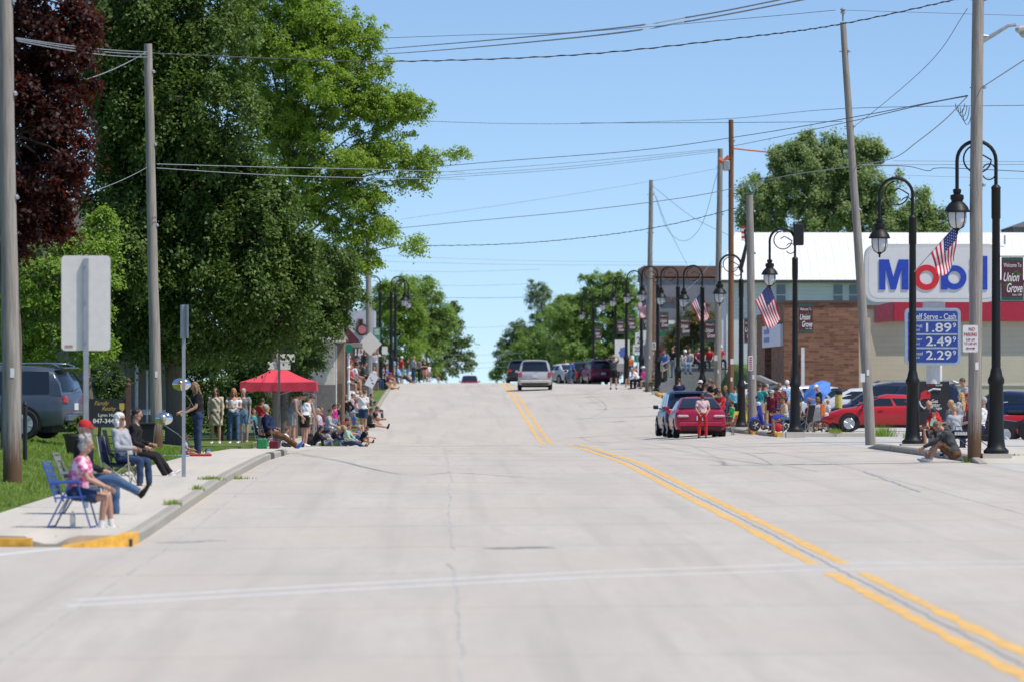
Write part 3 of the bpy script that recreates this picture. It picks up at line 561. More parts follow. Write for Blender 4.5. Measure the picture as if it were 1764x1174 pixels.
T4 = upole('tall dark brown utility pole with an orange arm', 1259, 42, 1260, 206, .13, .10, M_poleb)
upole('grey utility pole just left of the tall dark brown one', 1235, 37, 1241, 256, .17, .12, M_pole2)
upole('thin grey utility pole on the skyline left of the others', 1117, 31, 1122, 310, .19, .11, M_pole2)
upole('brown lower pole sharing the spot of the skyline pole', 1124, 30, 1124, 470, .15, .15, M_poleb)
mb = MB(); mb.tube([(0, 0, 0), (0, 0, .28)], .03, 8); mb.lathe([(.03, .2), (.07, .22), (.07, .27), (.04, .29), (.08, .31), (.08, .34), (.03, .38)], (0, 0, 0), 10)
o = mb.obj('insulator', M_galv, T3); t = W(1453, 36, 61) - T3.location; o.location = t
# street lamp arm on the brown footed pole
mb = MB(); q = lambda px, py: W(px, py, 80) - T2.location
mb.tube([q(1691, 72), q(1712, 60), q(1738, 44), q(1752, 42)], [.05, .045, .035, .035], 8); mb.tube([q(1691, 60), q(1705, 62)], .03, 6); mb.obj('lamp_arm', M_galv, T2, smooth=True)
mb = MB(); mb.bevbox(q(1768, 50), (.42, .3, .16), .05); mb.lathe([(.1, -.13), (.16, -.06), (.16, 0)], q(1770, 54), 12); mb.obj('cobra_head', mat('lamp_housing', (.42, .40, .38), .5), T2)
mb = MB(); q = lambda px, py: W(px, py, 42) - T4.location + Vector((0, -.12, 0))
mb.tube([q(1264, 256), q(1290, 259), q(1323, 262)], .035, 6); mb.obj('orange_arm', M_org, T4)
mb = MB(); mb.tube([q(1238, 274), q(1246, 280), q(1256, 270)], [.09, .12, .09], 8); mb.obj('orange_sleeve', M_org, T4)
mb = MB(); mb.bevbox(q(1251, 285), (.3, .25, .45), .05); mb.obj('transformer', M_galv, T4)
# ------------------------------------------------------------------ wires
M_wire = mat('wire', (.035, .035, .04), .6); M_wire2 = mat('weathered_wire', (.24, .26, .29), .6)
def wire(label, pts, sag=0, r=.014, m=None, twist=False):
    P = [W(*p) for p in pts]; out = []
    if len(P) == 2:
        n = 24
        for i in range(n + 1): t = i / n; p = P[0].lerp(P[1], t); p.z -= 4 * sag * t * (1 - t) / ((pts[0][2] + pts[1][2]) / 2); out.append(p)
    else:
        for i in range(len(P) - 1):
            a, b = P[i], P[i + 1]; pa = P[i - 1] if i else a * 2 - b; pb = P[i + 2] if i + 2 < len(P) else b * 2 - a
            for k in range(8):
                t = k / 8; out.append(.5 * ((2 * a) + (b - pa) * t + (2 * pa - 5 * a + 4 * b - pb) * t * t + (3 * a - pa - 3 * b + pb) * t ** 3))
        out.append(P[-1])
    r = r * .85; mb = MB(); mb.tube(out, r, 5)
    if twist:
        o2 = []
        for i, p in enumerate(out[:-1]):
            for k in range(6): t = k / 6; a = (i + t) * 5.5; o2.append(p.lerp(out[i + 1], t) + Vector((0, math.cos(a) * r * 1.6, math.sin(a) * r * 1.6)))
        mb.tube(o2, r * .7, 4)
    o = mb.obj('overhead_wire', m or M_wire, smooth=True); return tag(o, label, 'wire', 'overhead wires')
wire('top wire of the bundle between the two left poles, crossing the copper tree', [(28, 66, 99), (255, 90, 67)], 4, .012, M_wire2)
wire('middle wire of the bundle between the two left poles', [(28, 68, 99), (255, 94, 67)], 5, .012, M_wire2)
wire('bottom wire of the bundle between the two left poles', [(30, 71, 99), (255, 99, 67)], 6, .012, M_wire2)
wire('long twisted cable from the second left pole up to the top right', [(257, 92, 67), (470, 101, 66), (680, 106, 65), (1000, 94, 65), (1300, 62, 66), (1450, 41, 68), (1640, 0, 75), (1680, -12, 80)], r=.015, twist=True)
wire('thin wire meeting the top of the leaning pole from the left', [(600, 68, 60), (820, 60, 60), (1000, 55, 60), (1300, 30, 60), (1440, 17, 61)], r=.009)
wire('thin wire from the top of the leaning pole off to the right', [(1453, 17, 61), (1764, 26, 66), (1800, 27, 66)], 2, .008, M_wire2)
wire('upper one of two heavy cables crossing the top of the sky', [(560, 92, 40), (680, 83, 43), (1000, 55, 80), (1200, 27, 85), (1370, -6, 90)], r=.02, m=M_wire2)
wire('lower one of two heavy cables crossing the top of the sky', [(560, 97, 40), (700, 91, 43), (1000, 64, 80), (1200, 34, 85), (1410, -6, 90)], r=.02, m=M_wire2)
wire('wire at the height of the brown pole top running left over the street', [(700, 208, 45), (880, 213, 45), (1040, 212, 45), (1260, 204, 45), (1450, 187, 55), (1764, 181, 60), (1800, 180, 60)], r=.010)
wire('level wire with splice knots just under the brown pole top', [(1000, 212, 45), (1260, 211, 46), (1380, 210, 48), (1452, 209, 55)], r=.012)
wire('upper of two wires rising from the feathery tree to the brown footed pole', [(700, 292, 45), (860, 278, 46), (1100, 259, 50), (1300, 231, 58), (1480, 200, 68), (1600, 177, 76), (1668, 164, 80)], r=.013)
wire('lower of two wires rising to the brown footed pole', [(1262, 252, 42), (1350, 234, 50), (1480, 206, 65), (1600, 178, 76), (1668, 165, 80)], r=.013)
for k, (a, b, nm) in enumerate([(298, 256, 'top'), (304, 258, 'middle'), (308, 261, 'bottom')]): wire(nm + ' one of three wires sagging left from the pole beside the brown one', [(640, a + 5, 42), (800, a - 4, 40), (1000, a - 19, 38), (1240, b, 37)], r=.010)
wire('faint high wire running left from the transformer', [(690, 378, 34), (900, 348, 35), (1100, 316, 36), (1238, 290, 37)], r=.008, m=M_wire2)
wire('thick cable rising across the sky to the leaning pole', [(640, 398, 38), (780, 384, 39), (1000, 363, 42), (1200, 337, 47), (1330, 308, 52), (1390, 297, 55), (1475, 286, 61)], r=.016, m=M_wire2)
wire('low twisted cable reaching the pole with parking signs', [(680, 424, 38), (860, 421, 40), (1010, 409, 42), (1150, 388, 44), (1293, 352, 47)], r=.013, twist=True)
wire('upper of two faint wires ending at the grey box building', [(640, 450, 30), (900, 456, 28), (1180, 457, 26)], r=.011, m=M_wire2)
wire('lower of two faint wires ending at the grey box building', [(640, 440, 30), (900, 449, 28), (1200, 452, 26)], r=.009, m=M_wire2)
wire('low wire passing above the lamp heads at left and right', [(640, 511, 26), (860, 513, 26), (1100, 505, 27)], r=.013)
for i, (y0, a, b) in enumerate([(466, 700, 890), (490, 730, 905), (562, 780, 870), (609, 790, 866), (622, 795, 862), (631, 800, 860)]):
    wire(['highest', 'second', 'third', 'fourth', 'fifth', 'lowest'][i] + ' of the far pale wires crossing the gap over the crest', [(a - 30, y0 + 1, 20), ((a + b) / 2, y0 + 2, 20), (b + 40, y0 - 2, 20)], r=.014, m=M_wire2)
wire('upper wire leaving the second left pole across the green tree', [(270, 283, 67.5), (450, 288, 66), (640, 292, 62), (800, 297, 44)], 3, .012, M_wire2)
wire('lower wire leaving the second left pole across the green tree', [(270, 290, 67.5), (450, 301, 66), (640, 307, 62), (800, 309, 44)], 3, .012, M_wire2)
wire('service drop from the second left pole top towards the copper tree', [(150, 137, 82), (252, 90, 67)], 4, .014, M_wire2)
wire('lower service drop from the second left pole', [(160, 330, 82), (253, 289, 67)], 3, .010, M_wire2)
wire('curving drop from the brown footed pole down to the leaning pole', [(1668, 165, 80), (1630, 205, 76), (1580, 245, 70), (1540, 272, 66), (1476, 285, 61)], r=.014, m=M_wire2)
wire('cable rising right from the brown footed pole to the frame edge', [(1690, 152, 80), (1764, 104, 84), (1800, 80, 86)], 2, .014, M_wire2)
wire('thin guy wire from high on the brown footed pole down left', [(1668, 14, 80), (1600, 110, 74), (1480, 212, 58), (1455, 222, 56)], 0, .009)
wire('straight bundle under the leaning pole attachment, upper wire', [(1540, 277, 60), (1764, 278, 60), (1800, 278, 60)], 1, .009, M_wire2)
wire('straight bundle under the leaning pole attachment, lower wire', [(1480, 284, 60), (1764, 283, 60), (1800, 283, 60)], 1, .011, M_wire2)
wire('wavy cable from the leaning pole towards the right edge', [(1476, 286, 61), (1560, 286, 61), (1600, 294, 61), (1625, 289, 61), (1764, 295, 61), (1800, 296, 61)], r=.013)
wire('thin wire behind the nearest lamp arch', [(1500, 300, 60), (1764, 308, 60), (1800, 309, 60)], 1, .007, M_wire2)
wire('diagonal wire from the skyline pole to the grey box building', [(1124, 320, 31), (1190, 372, 32), (1255, 405, 34)], r=.012)
wire('steep wire from the skyline pole down to the right', [(1130, 338, 31), (1150, 390, 31), (1185, 458, 28)], r=.012)
wire('hanging loop between the skyline pole and the transformer pole', [(1126, 330, 31), (1150, 395, 31), (1180, 415, 33), (1210, 385, 35), (1236, 298, 37)], r=.012)
wire('pale service drop behind the lamp arches', [(1125, 458, 31), (1160, 500, 28), (1190, 494, 27), (1228, 450, 26)], r=.014, m=M_wire2)
wire('pale service drop crossing to the lamp with the flag', [(1120, 452, 30), (1150, 485, 28), (1190, 505, 27), (1240, 512, 28)], r=.013, m=M_wire2)
mb = MB()
for k in range(4): a = k * .6; q = W(1655 + k * 4, 178 + k * 3, 79); mb.tube([q + Vector((math.cos(t) * .10, 0, -abs(math.sin(t)) * (.2 + .05 * k))) for t in np.linspace(0, 3.14, 8)], .008, 4)
tag(mb.obj('cable_coil', M_wire), 'tangle of cable loops hanging on the brown footed pole', 'cable')

# ------------------------------------------------------------------ gooseneck lamp posts
M_lp = mat('lamp_black', (.010, .011, .012), .5, spec=.3)
M_globe = mat('lamp_glass', (.62, .64, .66), .2, var=.05, spec=.6)
ORD = ['nearest', 'second nearest', 'third', 'fourth', 'fifth', 'sixth', 'seventh', 'eighth', 'ninth', 'tenth', 'eleventh', 'farthest']
def lamp_proto():
    T = thing('street_lamp', '', 'street lamp'); n = 14
    mb = MB(); mb.box((0, 0, -.12), (.62, .62, .36)); mb.obj('footing', M_walk, T)
    mb = MB(); mb.lathe([(.27, .05), (.275, .13), (.24, .16), (.2, .2), (.185, .32), (.17, .5), (.16, 1.0), (.155, 1.55), (.18, 1.58), (.18, 1.66), (.14, 1.74), (.12, 1.85), (.105, 1.9)], (0, 0, 0), 16); mb.obj('base', M_lp, T, smooth=True)
    mb = MB(); mb.lathe([(.10, 1.88), (.092, 3.8), (.085, 5.1), (.10, 5.12), (.10, 5.75), (.11, 5.78), (.06, 5.84)], (0, 0, 0), 14); mb.obj('post', M_lp, T, smooth=True)
    mb = MB(); R0 = .42; pts = [(0, 0, 5.8), (0, 0, 6.36)] + [(-R0 + R0 * math.cos(a), 0, 6.36 + R0 * math.sin(a)) for a in np.linspace(0, math.pi, 14)] + [(-2 * R0, 0, 6.3), (-2 * R0, 0, 5.72)]
    mb.tube(pts, .040, 8); mb.obj('arch', M_lp, T, smooth=True)
    mb = MB(); mb.tube([(-.40 + .30 * math.cos(a), 0, 6.40 + .30 * math.sin(a)) for a in np.linspace(R(100), R(355), 18)] + [(-.24, 0, 6.46), (-.36, 0, 6.52), (-.48, 0, 6.44)], .02, 6)
    mb.tube([(-.15 + .15 * math.cos(a), 0, 6.12 + .17 * math.sin(a)) for a in np.linspace(R(150), R(-150), 16)], .016, 6); mb.obj('scroll', M_lp, T, smooth=True)
    c = (-2 * R0, 0, 0); mb = MB(); mb.lathe([(.04, 5.76), (.09, 5.74), (.09, 5.68), (.07, 5.64), (.14, 5.62), (.15, 5.55), (.12, 5.48), (.17, 5.44), (.235, 5.36), (.26, 5.30), (.275, 5.28), (.275, 5.25), (.2, 5.24)], c, 18); mb.obj('hood', M_lp, T, smooth=True)
    mb = MB(); mb.lathe([(.2, 5.245), (.205, 5.16), (.19, 5.05), (.15, 4.96), (.08, 4.91), (.03, 4.90)], c, 16); mb.obj('globe', M_globe, T, smooth=True)
    mb = MB()
    for k in range(6):
        a = k * math.pi / 3 + .3; mb.tube([(c[0] + r * math.cos(a), r * math.sin(a), z) for r, z in ((.21, 5.24), (.215, 5.15), (.2, 5.04), (.155, 4.94), (.08, 4.89), (.03, 4.88))], .009, 4)
    mb.lathe([(.05, 4.91), (.06, 4.87), (.02, 4.83), (.03, 4.80), (.01, 4.76)], c, 8); mb.obj('cage', M_lp, T); return T
LAMPS = [(1717, 80), (1573, 68), (1370, 52), (1277, 44), (1210, 38), (1168, 34.8), (1133, 31.8), (1105, 29.6), (1079, 27.4), (1060, 25.8), (1022, 22.8), (1000, 20), (968, 17)]
P0 = lamp_proto(); base_l = []
for i, (px, s) in enumerate(LAMPS):
    t = P0 if i == 0 else copy_tree(P0); x, y = PX(px, s), PY(s); t.location = (x, y, gz(x, y)); t['group'] = 'black gooseneck lamp posts'; base_l.append(t)
    t['label'] = ('nearest black gooseneck lamp post at the right edge' if i == 0 else '%s black gooseneck lamp post from the right, counting away from the viewer' % (['', 'second', 'third', 'fourth', 'fifth', 'sixth', 'seventh', 'eighth', 'ninth', 'tenth', 'eleventh', 'twelfth', 'thirteenth'][i]))
    t['category'] = 'street lamp'
for px, s, lab in [(655, 28.5, 'leftmost black gooseneck lamp post of the far left side'), (674, 27.2, 'middle lamp post on the far left side with a teal banner'), (681, 26.4, 'rightmost lamp post on the far left side among the trees')]:
    t = copy_tree(P0); t['label'] = lab; x = PX(px, s) ; y = PY(s); t.location = (x, y, gz(x, y)); t.rotation_euler = (0, 0, math.pi if px > 660 else 0); t['group'] = 'black gooseneck lamp posts'; t['category'] = 'street lamp'
# loudspeaker box on the third lamp
mb = MB(); mb.bevbox((0, 0, 0), (.34, .3, .72), .03); mb.box((-.19, 0, .0), (.05, .06, .1)); o = mb.obj('loudspeaker', M_blk, loc=W(1376, 404, 52)); tag(o, 'black loudspeaker box mounted on top of the third lamp post', 'loudspeaker')
# banners
M_mar = mat('banner_maroon', (.085, .025, .04), .8, var=.08); M_teal = mat('banner_green', (.02, .09, .07), .8); M_cream = mat('lettering_cream', (.75, .75, .72), .7, var=.02); M_lf = mat('banner_leaf', (.05, .12, .03), .8)
def banner(i, side=1):
    t = base_l[i]; s = LAMPS[i][1]; b = t.location; T = thing('welcome_banner', 'maroon welcome banner with green edges hung on the %s lamp post from the right' % ['nearest', 'second', 'third', 'fourth', 'fifth', 'sixth', 'seventh', 'eighth', 'ninth', 'tenth', 'eleventh'][i], 'banner', (b.x + .35 * side, b.y - .02, b.z + 3.35), 0, 'welcome banners on the lamp posts')
    mb = MB(); n = 6
    for z0, z1, mi in ((0, .07, 1), (.07, .86, 0), (.86, .93, 1)):
        mb.box((0, 0, (z0 + z1) / 2), (.47, .012, z1 - z0), mi)
    mb.obj('panel', [M_mar, M_teal], T)
    mb = MB()
    for z in (-.02, .95): mb.tube([(-.33 * side, 0, z), (.27 * side, 0, z)], .012, 6)
    mb.obj('bracket', M_blk, T)
    text(T, 'lettering', 'Welcome To', M_cream, 0, .76, .38, .09, -.009); text(T, 'lettering', 'Union', M_cream, -.02, .5, .34, .19, -.009, shear=.35, bold=.012); text(T, 'lettering', 'Grove', M_cream, .05, .27, .34, .20, -.009, shear=.35, bold=.012)
    if s > 40: text(T, 'lettering', 'Since 1838', M_cream, .1, .12, .2, .045, -.009)
    mb = MB()
    for cx, cz, a in ((.06, .6, .6), (.14, .56, -.3), (.0, .42, 1.2), (-.1, .34, .3)):
        d = Vector((math.cos(a), 0, math.sin(a))) * .1; q = Vector((-d.z, 0, d.x)) * .35; c = Vector((cx, -.0075, cz)); mb.add([c - d, c - q, c + d, c + q], [(0, 1, 2, 3)])
    mb.obj('leaf_motif', M_lf, T)
for i in (0, 2, 3, 4, 5, 6, 7, 8, 9, 10): banner(i)
T = thing('green_banner', 'teal green banner on the middle far left lamp post', 'banner', W(679, 590, 26) , 0); mb = MB(); mb.box((0, 0, 0), (.42, .015, .8)); mb.obj('panel', mat('teal_banner', (.06, .24, .18), .8), T); mb = MB(); mb.ell((0, -.01, -.18), (.08, .01, .06)); mb.obj('red_emblem', mat('red_emblem', (.5, .03, .03), .8), T)
mb = MB(); [mb.box((0, -.012, .28 - .09 * k), (.3, .008, .04)) for k in range(3)]; mb.obj('pale_bars', M_cream, T)
T = thing('green_banner', 'teal green banner on the leftmost far left lamp post', 'banner', W(649, 576, 29), 0); mb = MB(); mb.box((0, 0, 0), (.42, .015, .8)); mb.obj('panel', MATS['teal_banner'], T); mb = MB(); [mb.box((0, -.012, .28 - .09 * k), (.3, .008, .04)) for k in range(4)]; mb.obj('pale_bars', M_cream, T)
# flags
M_fr = mat('flag_red', (.50, .02, .035), .85, var=.05); M_fw = mat('flag_white', (.72, .72, .74), .85, var=.03); M_fb = mat('flag_blue', (.02, .03, .14), .85, var=.05)
def flag(label, s, base, tip, hoist_frac, fly, fold=1.0, rows=13, curl=.05):
    B, Tp = W(*base, s), W(*tip, s); T = thing('american_flag', label, 'flag', B, 0, 'american flags on the lamp posts'); d = Tp - B
    mb = MB(); mb.tube([(0, 0, 0), d * 1.02], .012, 6); mb.ell(d * 1.03, .025, 8, 5); mb.obj('flagstaff', M_galv, T, smooth=True)
    h = -d * hoist_frac; fv = Vector((fly[0] / s, 0, -fly[1] / s)); mb = MB(); NX = 26; vs = []
    for i in range(rows + 1):
        for j in range(NX + 1):
            u, v = j / NX, i / rows; p = d + h * (v * (1 - .35 * u * fold)) + fv * (u * (1 - .1 * v)); 
            w_ = math.sin(u * 9 + v * 3) * curl * (.3 + u); p = p + Vector((math.sin(v * 6 + u * 5) * curl * .5 * u, w_ - .03, -.12 * u * math.sin(v * 3.1) * fold)); vs.append(p)
    fs, mi = [], []
    for i in range(rows):
        for j in range(NX):
            a = i * (NX + 1) + j; fs.append((a, a + 1, a + NX + 2, a + NX + 1)); mi.append(2 if (j < NX * .4 and i < 7) else (0 if i % 2 == 0 else 1))
    mb.v = vs; mb.f = fs; mb.m = mi; mb.obj('cloth', [M_fr, M_fw, M_fb], T, smooth=True)
    mb = MB()
    for i in range(1, 14, 1):
        for j in range(1, 11):
            if (i + j) % 2: continue
            fi, fj = i * .5, j * .95; a = vs[int(round(fi)) * (NX + 1) + int(round(fj))] if fj < NX * .38 else None
            if a is None: continue
            c = a + Vector((0, -.007, 0)); r = .013; mb.add([c + Vector((r * (1 if k % 2 else .45) * math.cos(k * .628), 0, r * (1 if k % 2 else .45) * math.sin(k * .628))) for k in range(10)], [tuple(range(10))])
    mb.obj('stars', M_fw, T)
flag('american flag hanging folded in front of the big oil company sign', 72, (1576, 468), (1651, 384), .62, (-5, 64), 1.0)
flag('american flag draped over the fourth lamp post in front of the white house wall', 46, (1281, 545), (1326, 488), .55, (20, 60), .5)
flag('smaller american flag on the sixth lamp post', 37, (1174, 546), (1209, 502), .5, (14, 42), .6)
flag('farthest american flag on the eighth lamp post', 31, (1082, 540), (1112, 511), .45, (3, 30), .6)
mb = MB(); q = lambda a, b: W(a, b, 45); mb.tube([q(1283, 395), q(1286, 420), q(1281, 445), q(1276, 462), q(1279, 470)], [(.05, .02), (.05, .02), (.08, .02), (.09, .02), (.05, .02)], 6); o = mb.obj('rolled_flag', M_blk)
tag(o, 'dark rolled flag ribbon hanging beside the parking sign pole', 'flag')
mb = MB(); 
for k in range(6): mb.box(q(1281, 392 + k * 4.2), (.16, .02, .09), k % 2)
tag(mb.obj('furled_flag', [M_fr, M_fw]), 'small furled striped flag at the top of the dark ribbon', 'flag')
# ------------------------------------------------------------------ signs
M_alu = mat('sign_back_aluminium', (.74, .72, .67), .5, var=.05, metal=.1)
M_post = mat('galvanised_post', (.33, .36, .39), .5, metal=.3, var=.1)
M_blue = mat('sign_blue', (.025, .06, .30), .4); M_sblue = mat('letter_blue', (.02, .06, .42), .4); M_sred = mat('letter_red', (.62, .02, .03), .4); M_swhite = mat('sign_white_panel', (.62, .62, .61), .4, var=.03)
M_red = mat('sign_red', (.5, .02, .03), .6); M_signw = mat('street_sign_white', (.72, .72, .70), .5, var=.04); M_signk = mat('street_sign_black', (.02, .02, .02), .5); M_green = mat('street_sign_green', (.01, .16, .09), .5)
M_rt = mat('brown_sign_post', (.10, .045, .03), .8); M_gold = mat('gold_lettering', (.48, .36, .07), .5)
def rrect(w_, h_, r, n=5):
    out = []
    for cx, cz, a0 in ((w_ / 2 - r, h_ / 2 - r, 0), (-w_ / 2 + r, h_ / 2 - r, 90), (-w_ / 2 + r, -h_ / 2 + r, 180), (w_ / 2 - r, -h_ / 2 + r, 270)):
        out += [(cx + r * math.cos(R(a0 + 90 * k / n)), cz + r * math.sin(R(a0 + 90 * k / n))) for k in range(n + 1)]
    return out
def panel(parent, name, w_, h_, r, y0, y1, m, c=(0, 0)):
    mb = MB(); mb.prism([(x + c[0], z + c[1]) for x, z in rrect(w_, h_, r)], y0, y1); return mb.obj(name, m, parent)
# blank sign back, near left
s = 114; b = G(149, s); T = thing('road_sign', 'large blank rectangular sign seen from behind on a grey post at left', 'sign', b)
H = PZ(440, s) - b.z; panel(T, 'plate', .74, 1.43, .06, 0, .012, M_alu, ((148.5 - 149) / s, PZ(522, s) - b.z))
mb = MB(); mb.box((0, -.03, H / 2 - .1), (.075, .05, H + .1)); [mb.tube([(0, -.07, H - d), (0, .02, H - d)], .015, 6) for d in (.15, .7, 1.3)]; mb.obj('post', M_post, T)
mb = MB(); mb.box((-.26, -.004, PZ(596, s) - b.z), (.12, .004, .03)); mb.obj('red_stamp', mat('faded_red_stamp', (.40, .2, .18), .7), T)
s = 93; b = G(317, s); T = thing('road_sign', 'narrow road sign turned almost edge on atop a thin post at left', 'sign', b); H = PZ(525, s) - b.z
mb = MB(); mb.box((.01, .0, H - .31), (.46, .012, .62), M=Matrix.Rotation(R(-70), 4, 'Z')); mb.obj('plate', M_galv, T)
mb = MB(); mb.box((0, -.03, H / 2), (.06, .045, H)); mb.box((0, -.03, .2), (.075, .06, .42)); mb.obj('post', M_post, T)
s = 57; b = G(481, s); T = thing('road_sign', 'two stacked sign backs on the grey post in front of the red canopy', 'sign', b)
mb = MB(); mb.box((.22, 0, PZ(616, s) - b.z), (.5, .012, .24)); mb.box((.0, .01, PZ(629, s) - b.z), (.68, .012, .24)); mb.obj('plate', M_alu, T)
mb = MB(); mb.box((0, -.03, (PZ(606, s) - b.z) / 2), (.07, .05, PZ(606, s) - b.z)); mb.obj('post', mat('dark_post', (.10, .11, .12), .6), T)
s = 36; b = G(637, s); T = thing('road_sign', 'diamond shaped warning sign seen from behind at far left', 'sign', (b.x + .02, b.y, b.z)); z = PZ(592, s) - b.z
mb = MB(); mb.prism([(-.56, z), (0, z - .56), (.56, z), (0, z + .56)], 0, .012); mb.obj('plate', M_alu, T); mb = MB(); mb.box((0, .05, z / 2), (.07, .05, z)); mb.obj('post', M_post, T)
def roadsign(name, label, px, py, s, w_, h_, m, lines=(), post=True):
    b = G(px, s); T = thing(name, label, 'sign', b); z = PZ(py, s) - b.z; panel(T, 'plate', w_, h_, min(w_, h_) * .08, 0, .012, m, (0, z))
    for tx, dz, tw, th, mm in lines: text(T, 'lettering', tx, mm, 0, z + dz, tw, th, -.004, bold=.01)
    if post: mb = MB(); mb.box((0, .04, (z + h_ / 2) / 2), (.06, .04, z + h_ / 2)); mb.obj('post', M_post, T)
    return T
roadsign('street_sign', 'white rectangular sign on the far left lamp posts', 663, 603, 27, .35, .5, M_alu)
roadsign('street_sign', 'white blank sign right of the far diamond sign', 650, 590, 28, .45, 1.1, M_alu)
roadsign('speed_sign', 'white 25 road sign left of the farther brown pole', 1103, 583, 28, .62, .75, M_signw, [('25', -.1, .4, .4, M_signk)])
roadsign('route_sign', 'lower white route sign below the 25 sign', 1098, 601, 28, .55, .55, M_signw, [('20', 0, .35, .3, M_signk)])
roadsign('route_sign', 'white square sign behind the far lamp base row', 1108, 577, 27.5, .5, .6, M_signw, [('5', 0, .2, .35, M_signk)])
roadsign('route_sign', 'white 45 route marker sign near the far brown pole', 1124, 595, 31, .4, .42, M_signw, [('45', 0, .3, .26, M_signk)])
roadsign('street_sign', 'long green street name sign above the far crowd', 1135, 575, 28, .9, .2, M_green, post=False)
roadsign('street_sign', 'green sign low under the route markers', 1098, 617, 27.5, .4, .45, M_green)
roadsign('yard_sign', 'pair of white yard placards beside the seventh lamp post', 1137, 630, 30, .6, .6, M_signw)
s = 27; b = G(1072, s); T = thing('billboard', 'white billboard with a blue splash beyond the far lamp posts', 'sign', b)
mb = MB(); z = PZ(612, s) - b.z; mb.box((0, 0, z), (.95, .1, 2.0)); mb.box((-.4, .1, z / 2 - .3), (.08, .08, z)); mb.box((.4, .1, z / 2 - .3), (.08, .08, z)); mb.obj('panel', M_signw, T)
mb = MB(); mb.prism([(.22 * math.cos(a) * (1 + .3 * (k % 2)) + .05, z + .2 + .3 * math.sin(a) * (1 + .25 * (k % 2))) for k, a in enumerate(np.linspace(0, 6.28, 15)[:-1])], -.06, -.05); mb.obj('blue_splash', mat('splash_blue', (.08, .14, .42), .6), T)
mb = MB(); mb.box((0, -.055, z - .75), (.95, .01, .5)); mb.obj('grey_band', mat('grey_band', (.32, .3, .3), .7), T)
# realty sign
s = 84; b = G(186, s); T = thing('realty_sign', 'black real estate sign with gold script between brown carved posts', 'sign', (b.x, b.y, PZ(742, s)))
zz = PZ(708, s) - T.location.z; M_rb = mat('realty_black', (.018, .018, .018), .5)
mb = MB(); mb.box((0, 0, zz), (.76, .04, .52)); mb.obj('board', M_rb, T)
for x in (-.46, .42):
    mb = MB(); mb.box((x, 0, .45), (.09, .09, .95)); mb.lathe([(.05, .92), (.065, .95), (.03, 1.0), (.055, 1.05), (.0, 1.1)], (x, 0, 0), 8); mb.obj('post', M_rt, T)
text(T, 'lettering', 'Family', M_gold, -.12, zz + .16, .3, .11, -.022, shear=.4); text(T, 'lettering', 'Realty', M_gold, .03, zz + .05, .3, .11, -.022, shear=.4)
text(T, 'lettering', 'Lynn Haag', M_cream, .02, zz - .08, .42, .085, -.022, bold=.01); text(T, 'lettering', '847-344-04', M_cream, 0, zz - .19, .6, .095, -.022, bold=.02)
mb = MB(); mb.prism([(.24, zz + .17), (.24, zz + .06), (.3, zz), (.36, zz + .06), (.36, zz + .17)], -.025, -.021); mb.obj('shield_emblem', M_gold, T)
# oil company sign
s = 58; x0, x1, y0, y1 = 1491, 1724, 420, 520; cx = (x0 + x1) / 2; b = G(1613, s); T = thing('brand_sign', 'large white rounded sign with blue and red lettering on a white column', 'sign', b)
off = lambda px, py: ((px - 1613) / s, PZ(py, s) - b.z)
c = off(cx, 470); panel(T, 'cabinet', (x1 - x0) / s, (y1 - y0) / s, .36, 0, .5, M_swhite, c); panel(T, 'face', (x1 - x0 - 13) / s, (y1 - y0 - 13) / s, .28, -.006, 0, mat('sign_face_white', (.70, .70, .69), .4, var=.03), c)
def glyph(polys, m, nm='letter'):
    for pl in polys:
        mb = MB(); mb.prism(pl, -.03, -.006); mb.obj(nm, m, T)
M_ = [off(*p) for p in [(1515, 499), (1515, 447), (1532, 447), (1540, 478), (1549, 447), (1566, 447), (1566, 499), (1554, 499), (1554, 463), (1544, 499), (1535, 499), (1526, 463), (1526, 499)]]
glyph([M_], M_sblue)
def annulus(px, py, ro, ri, m, nm='letter', dy=0.):
    cx_, cz_ = off(px, py); mb = MB(); n = 28; vs = []
    for yy in (-.03 - dy, -.006 - dy):
        for rr in (ro, ri): vs += [(cx_ + rr / s * math.cos(2 * math.pi * k / n), yy, cz_ + rr / s * math.sin(2 * math.pi * k / n)) for k in range(n)]
    fs = []
    for k in range(n): j = (k + 1) % n; fs += [(k, j, n + j, n + k), (k, 2 * n + k, 2 * n + j, j), (n + k, n + j, 3 * n + j, 3 * n + k)]
    mb.add(vs, fs); mb.obj(nm, m, T)
annulus(1597, 478, 22, 12, M_sred)
glyph([[off(*p) for p in [(1622, 499), (1622, 447), (1633, 447), (1633, 499)]]], M_sblue); annulus(1645, 478, 21, 11, M_sblue, dy=.003)
glyph([[off(*p) for p in [(1672, 499), (1672, 459), (1682, 459), (1682, 499)]], [off(*p) for p in [(1672, 454), (1672, 445), (1682, 445), (1682, 454)]], [off(*p) for p in [(1692, 499), (1692, 441), (1702, 441), (1702, 499)]]], M_sblue)
mb = MB(); zt = off(1613, 520)[1]; mb.tube([(0, .25, -.3), (0, .25, zt)], .21, 20); mb.obj('column', M_swhite, T, smooth=True)
mb = MB(); mb.box((-.05, .1, off(0, 527)[1]), (.65, .3, .22)); mb.obj('bracket', M_galv, T)
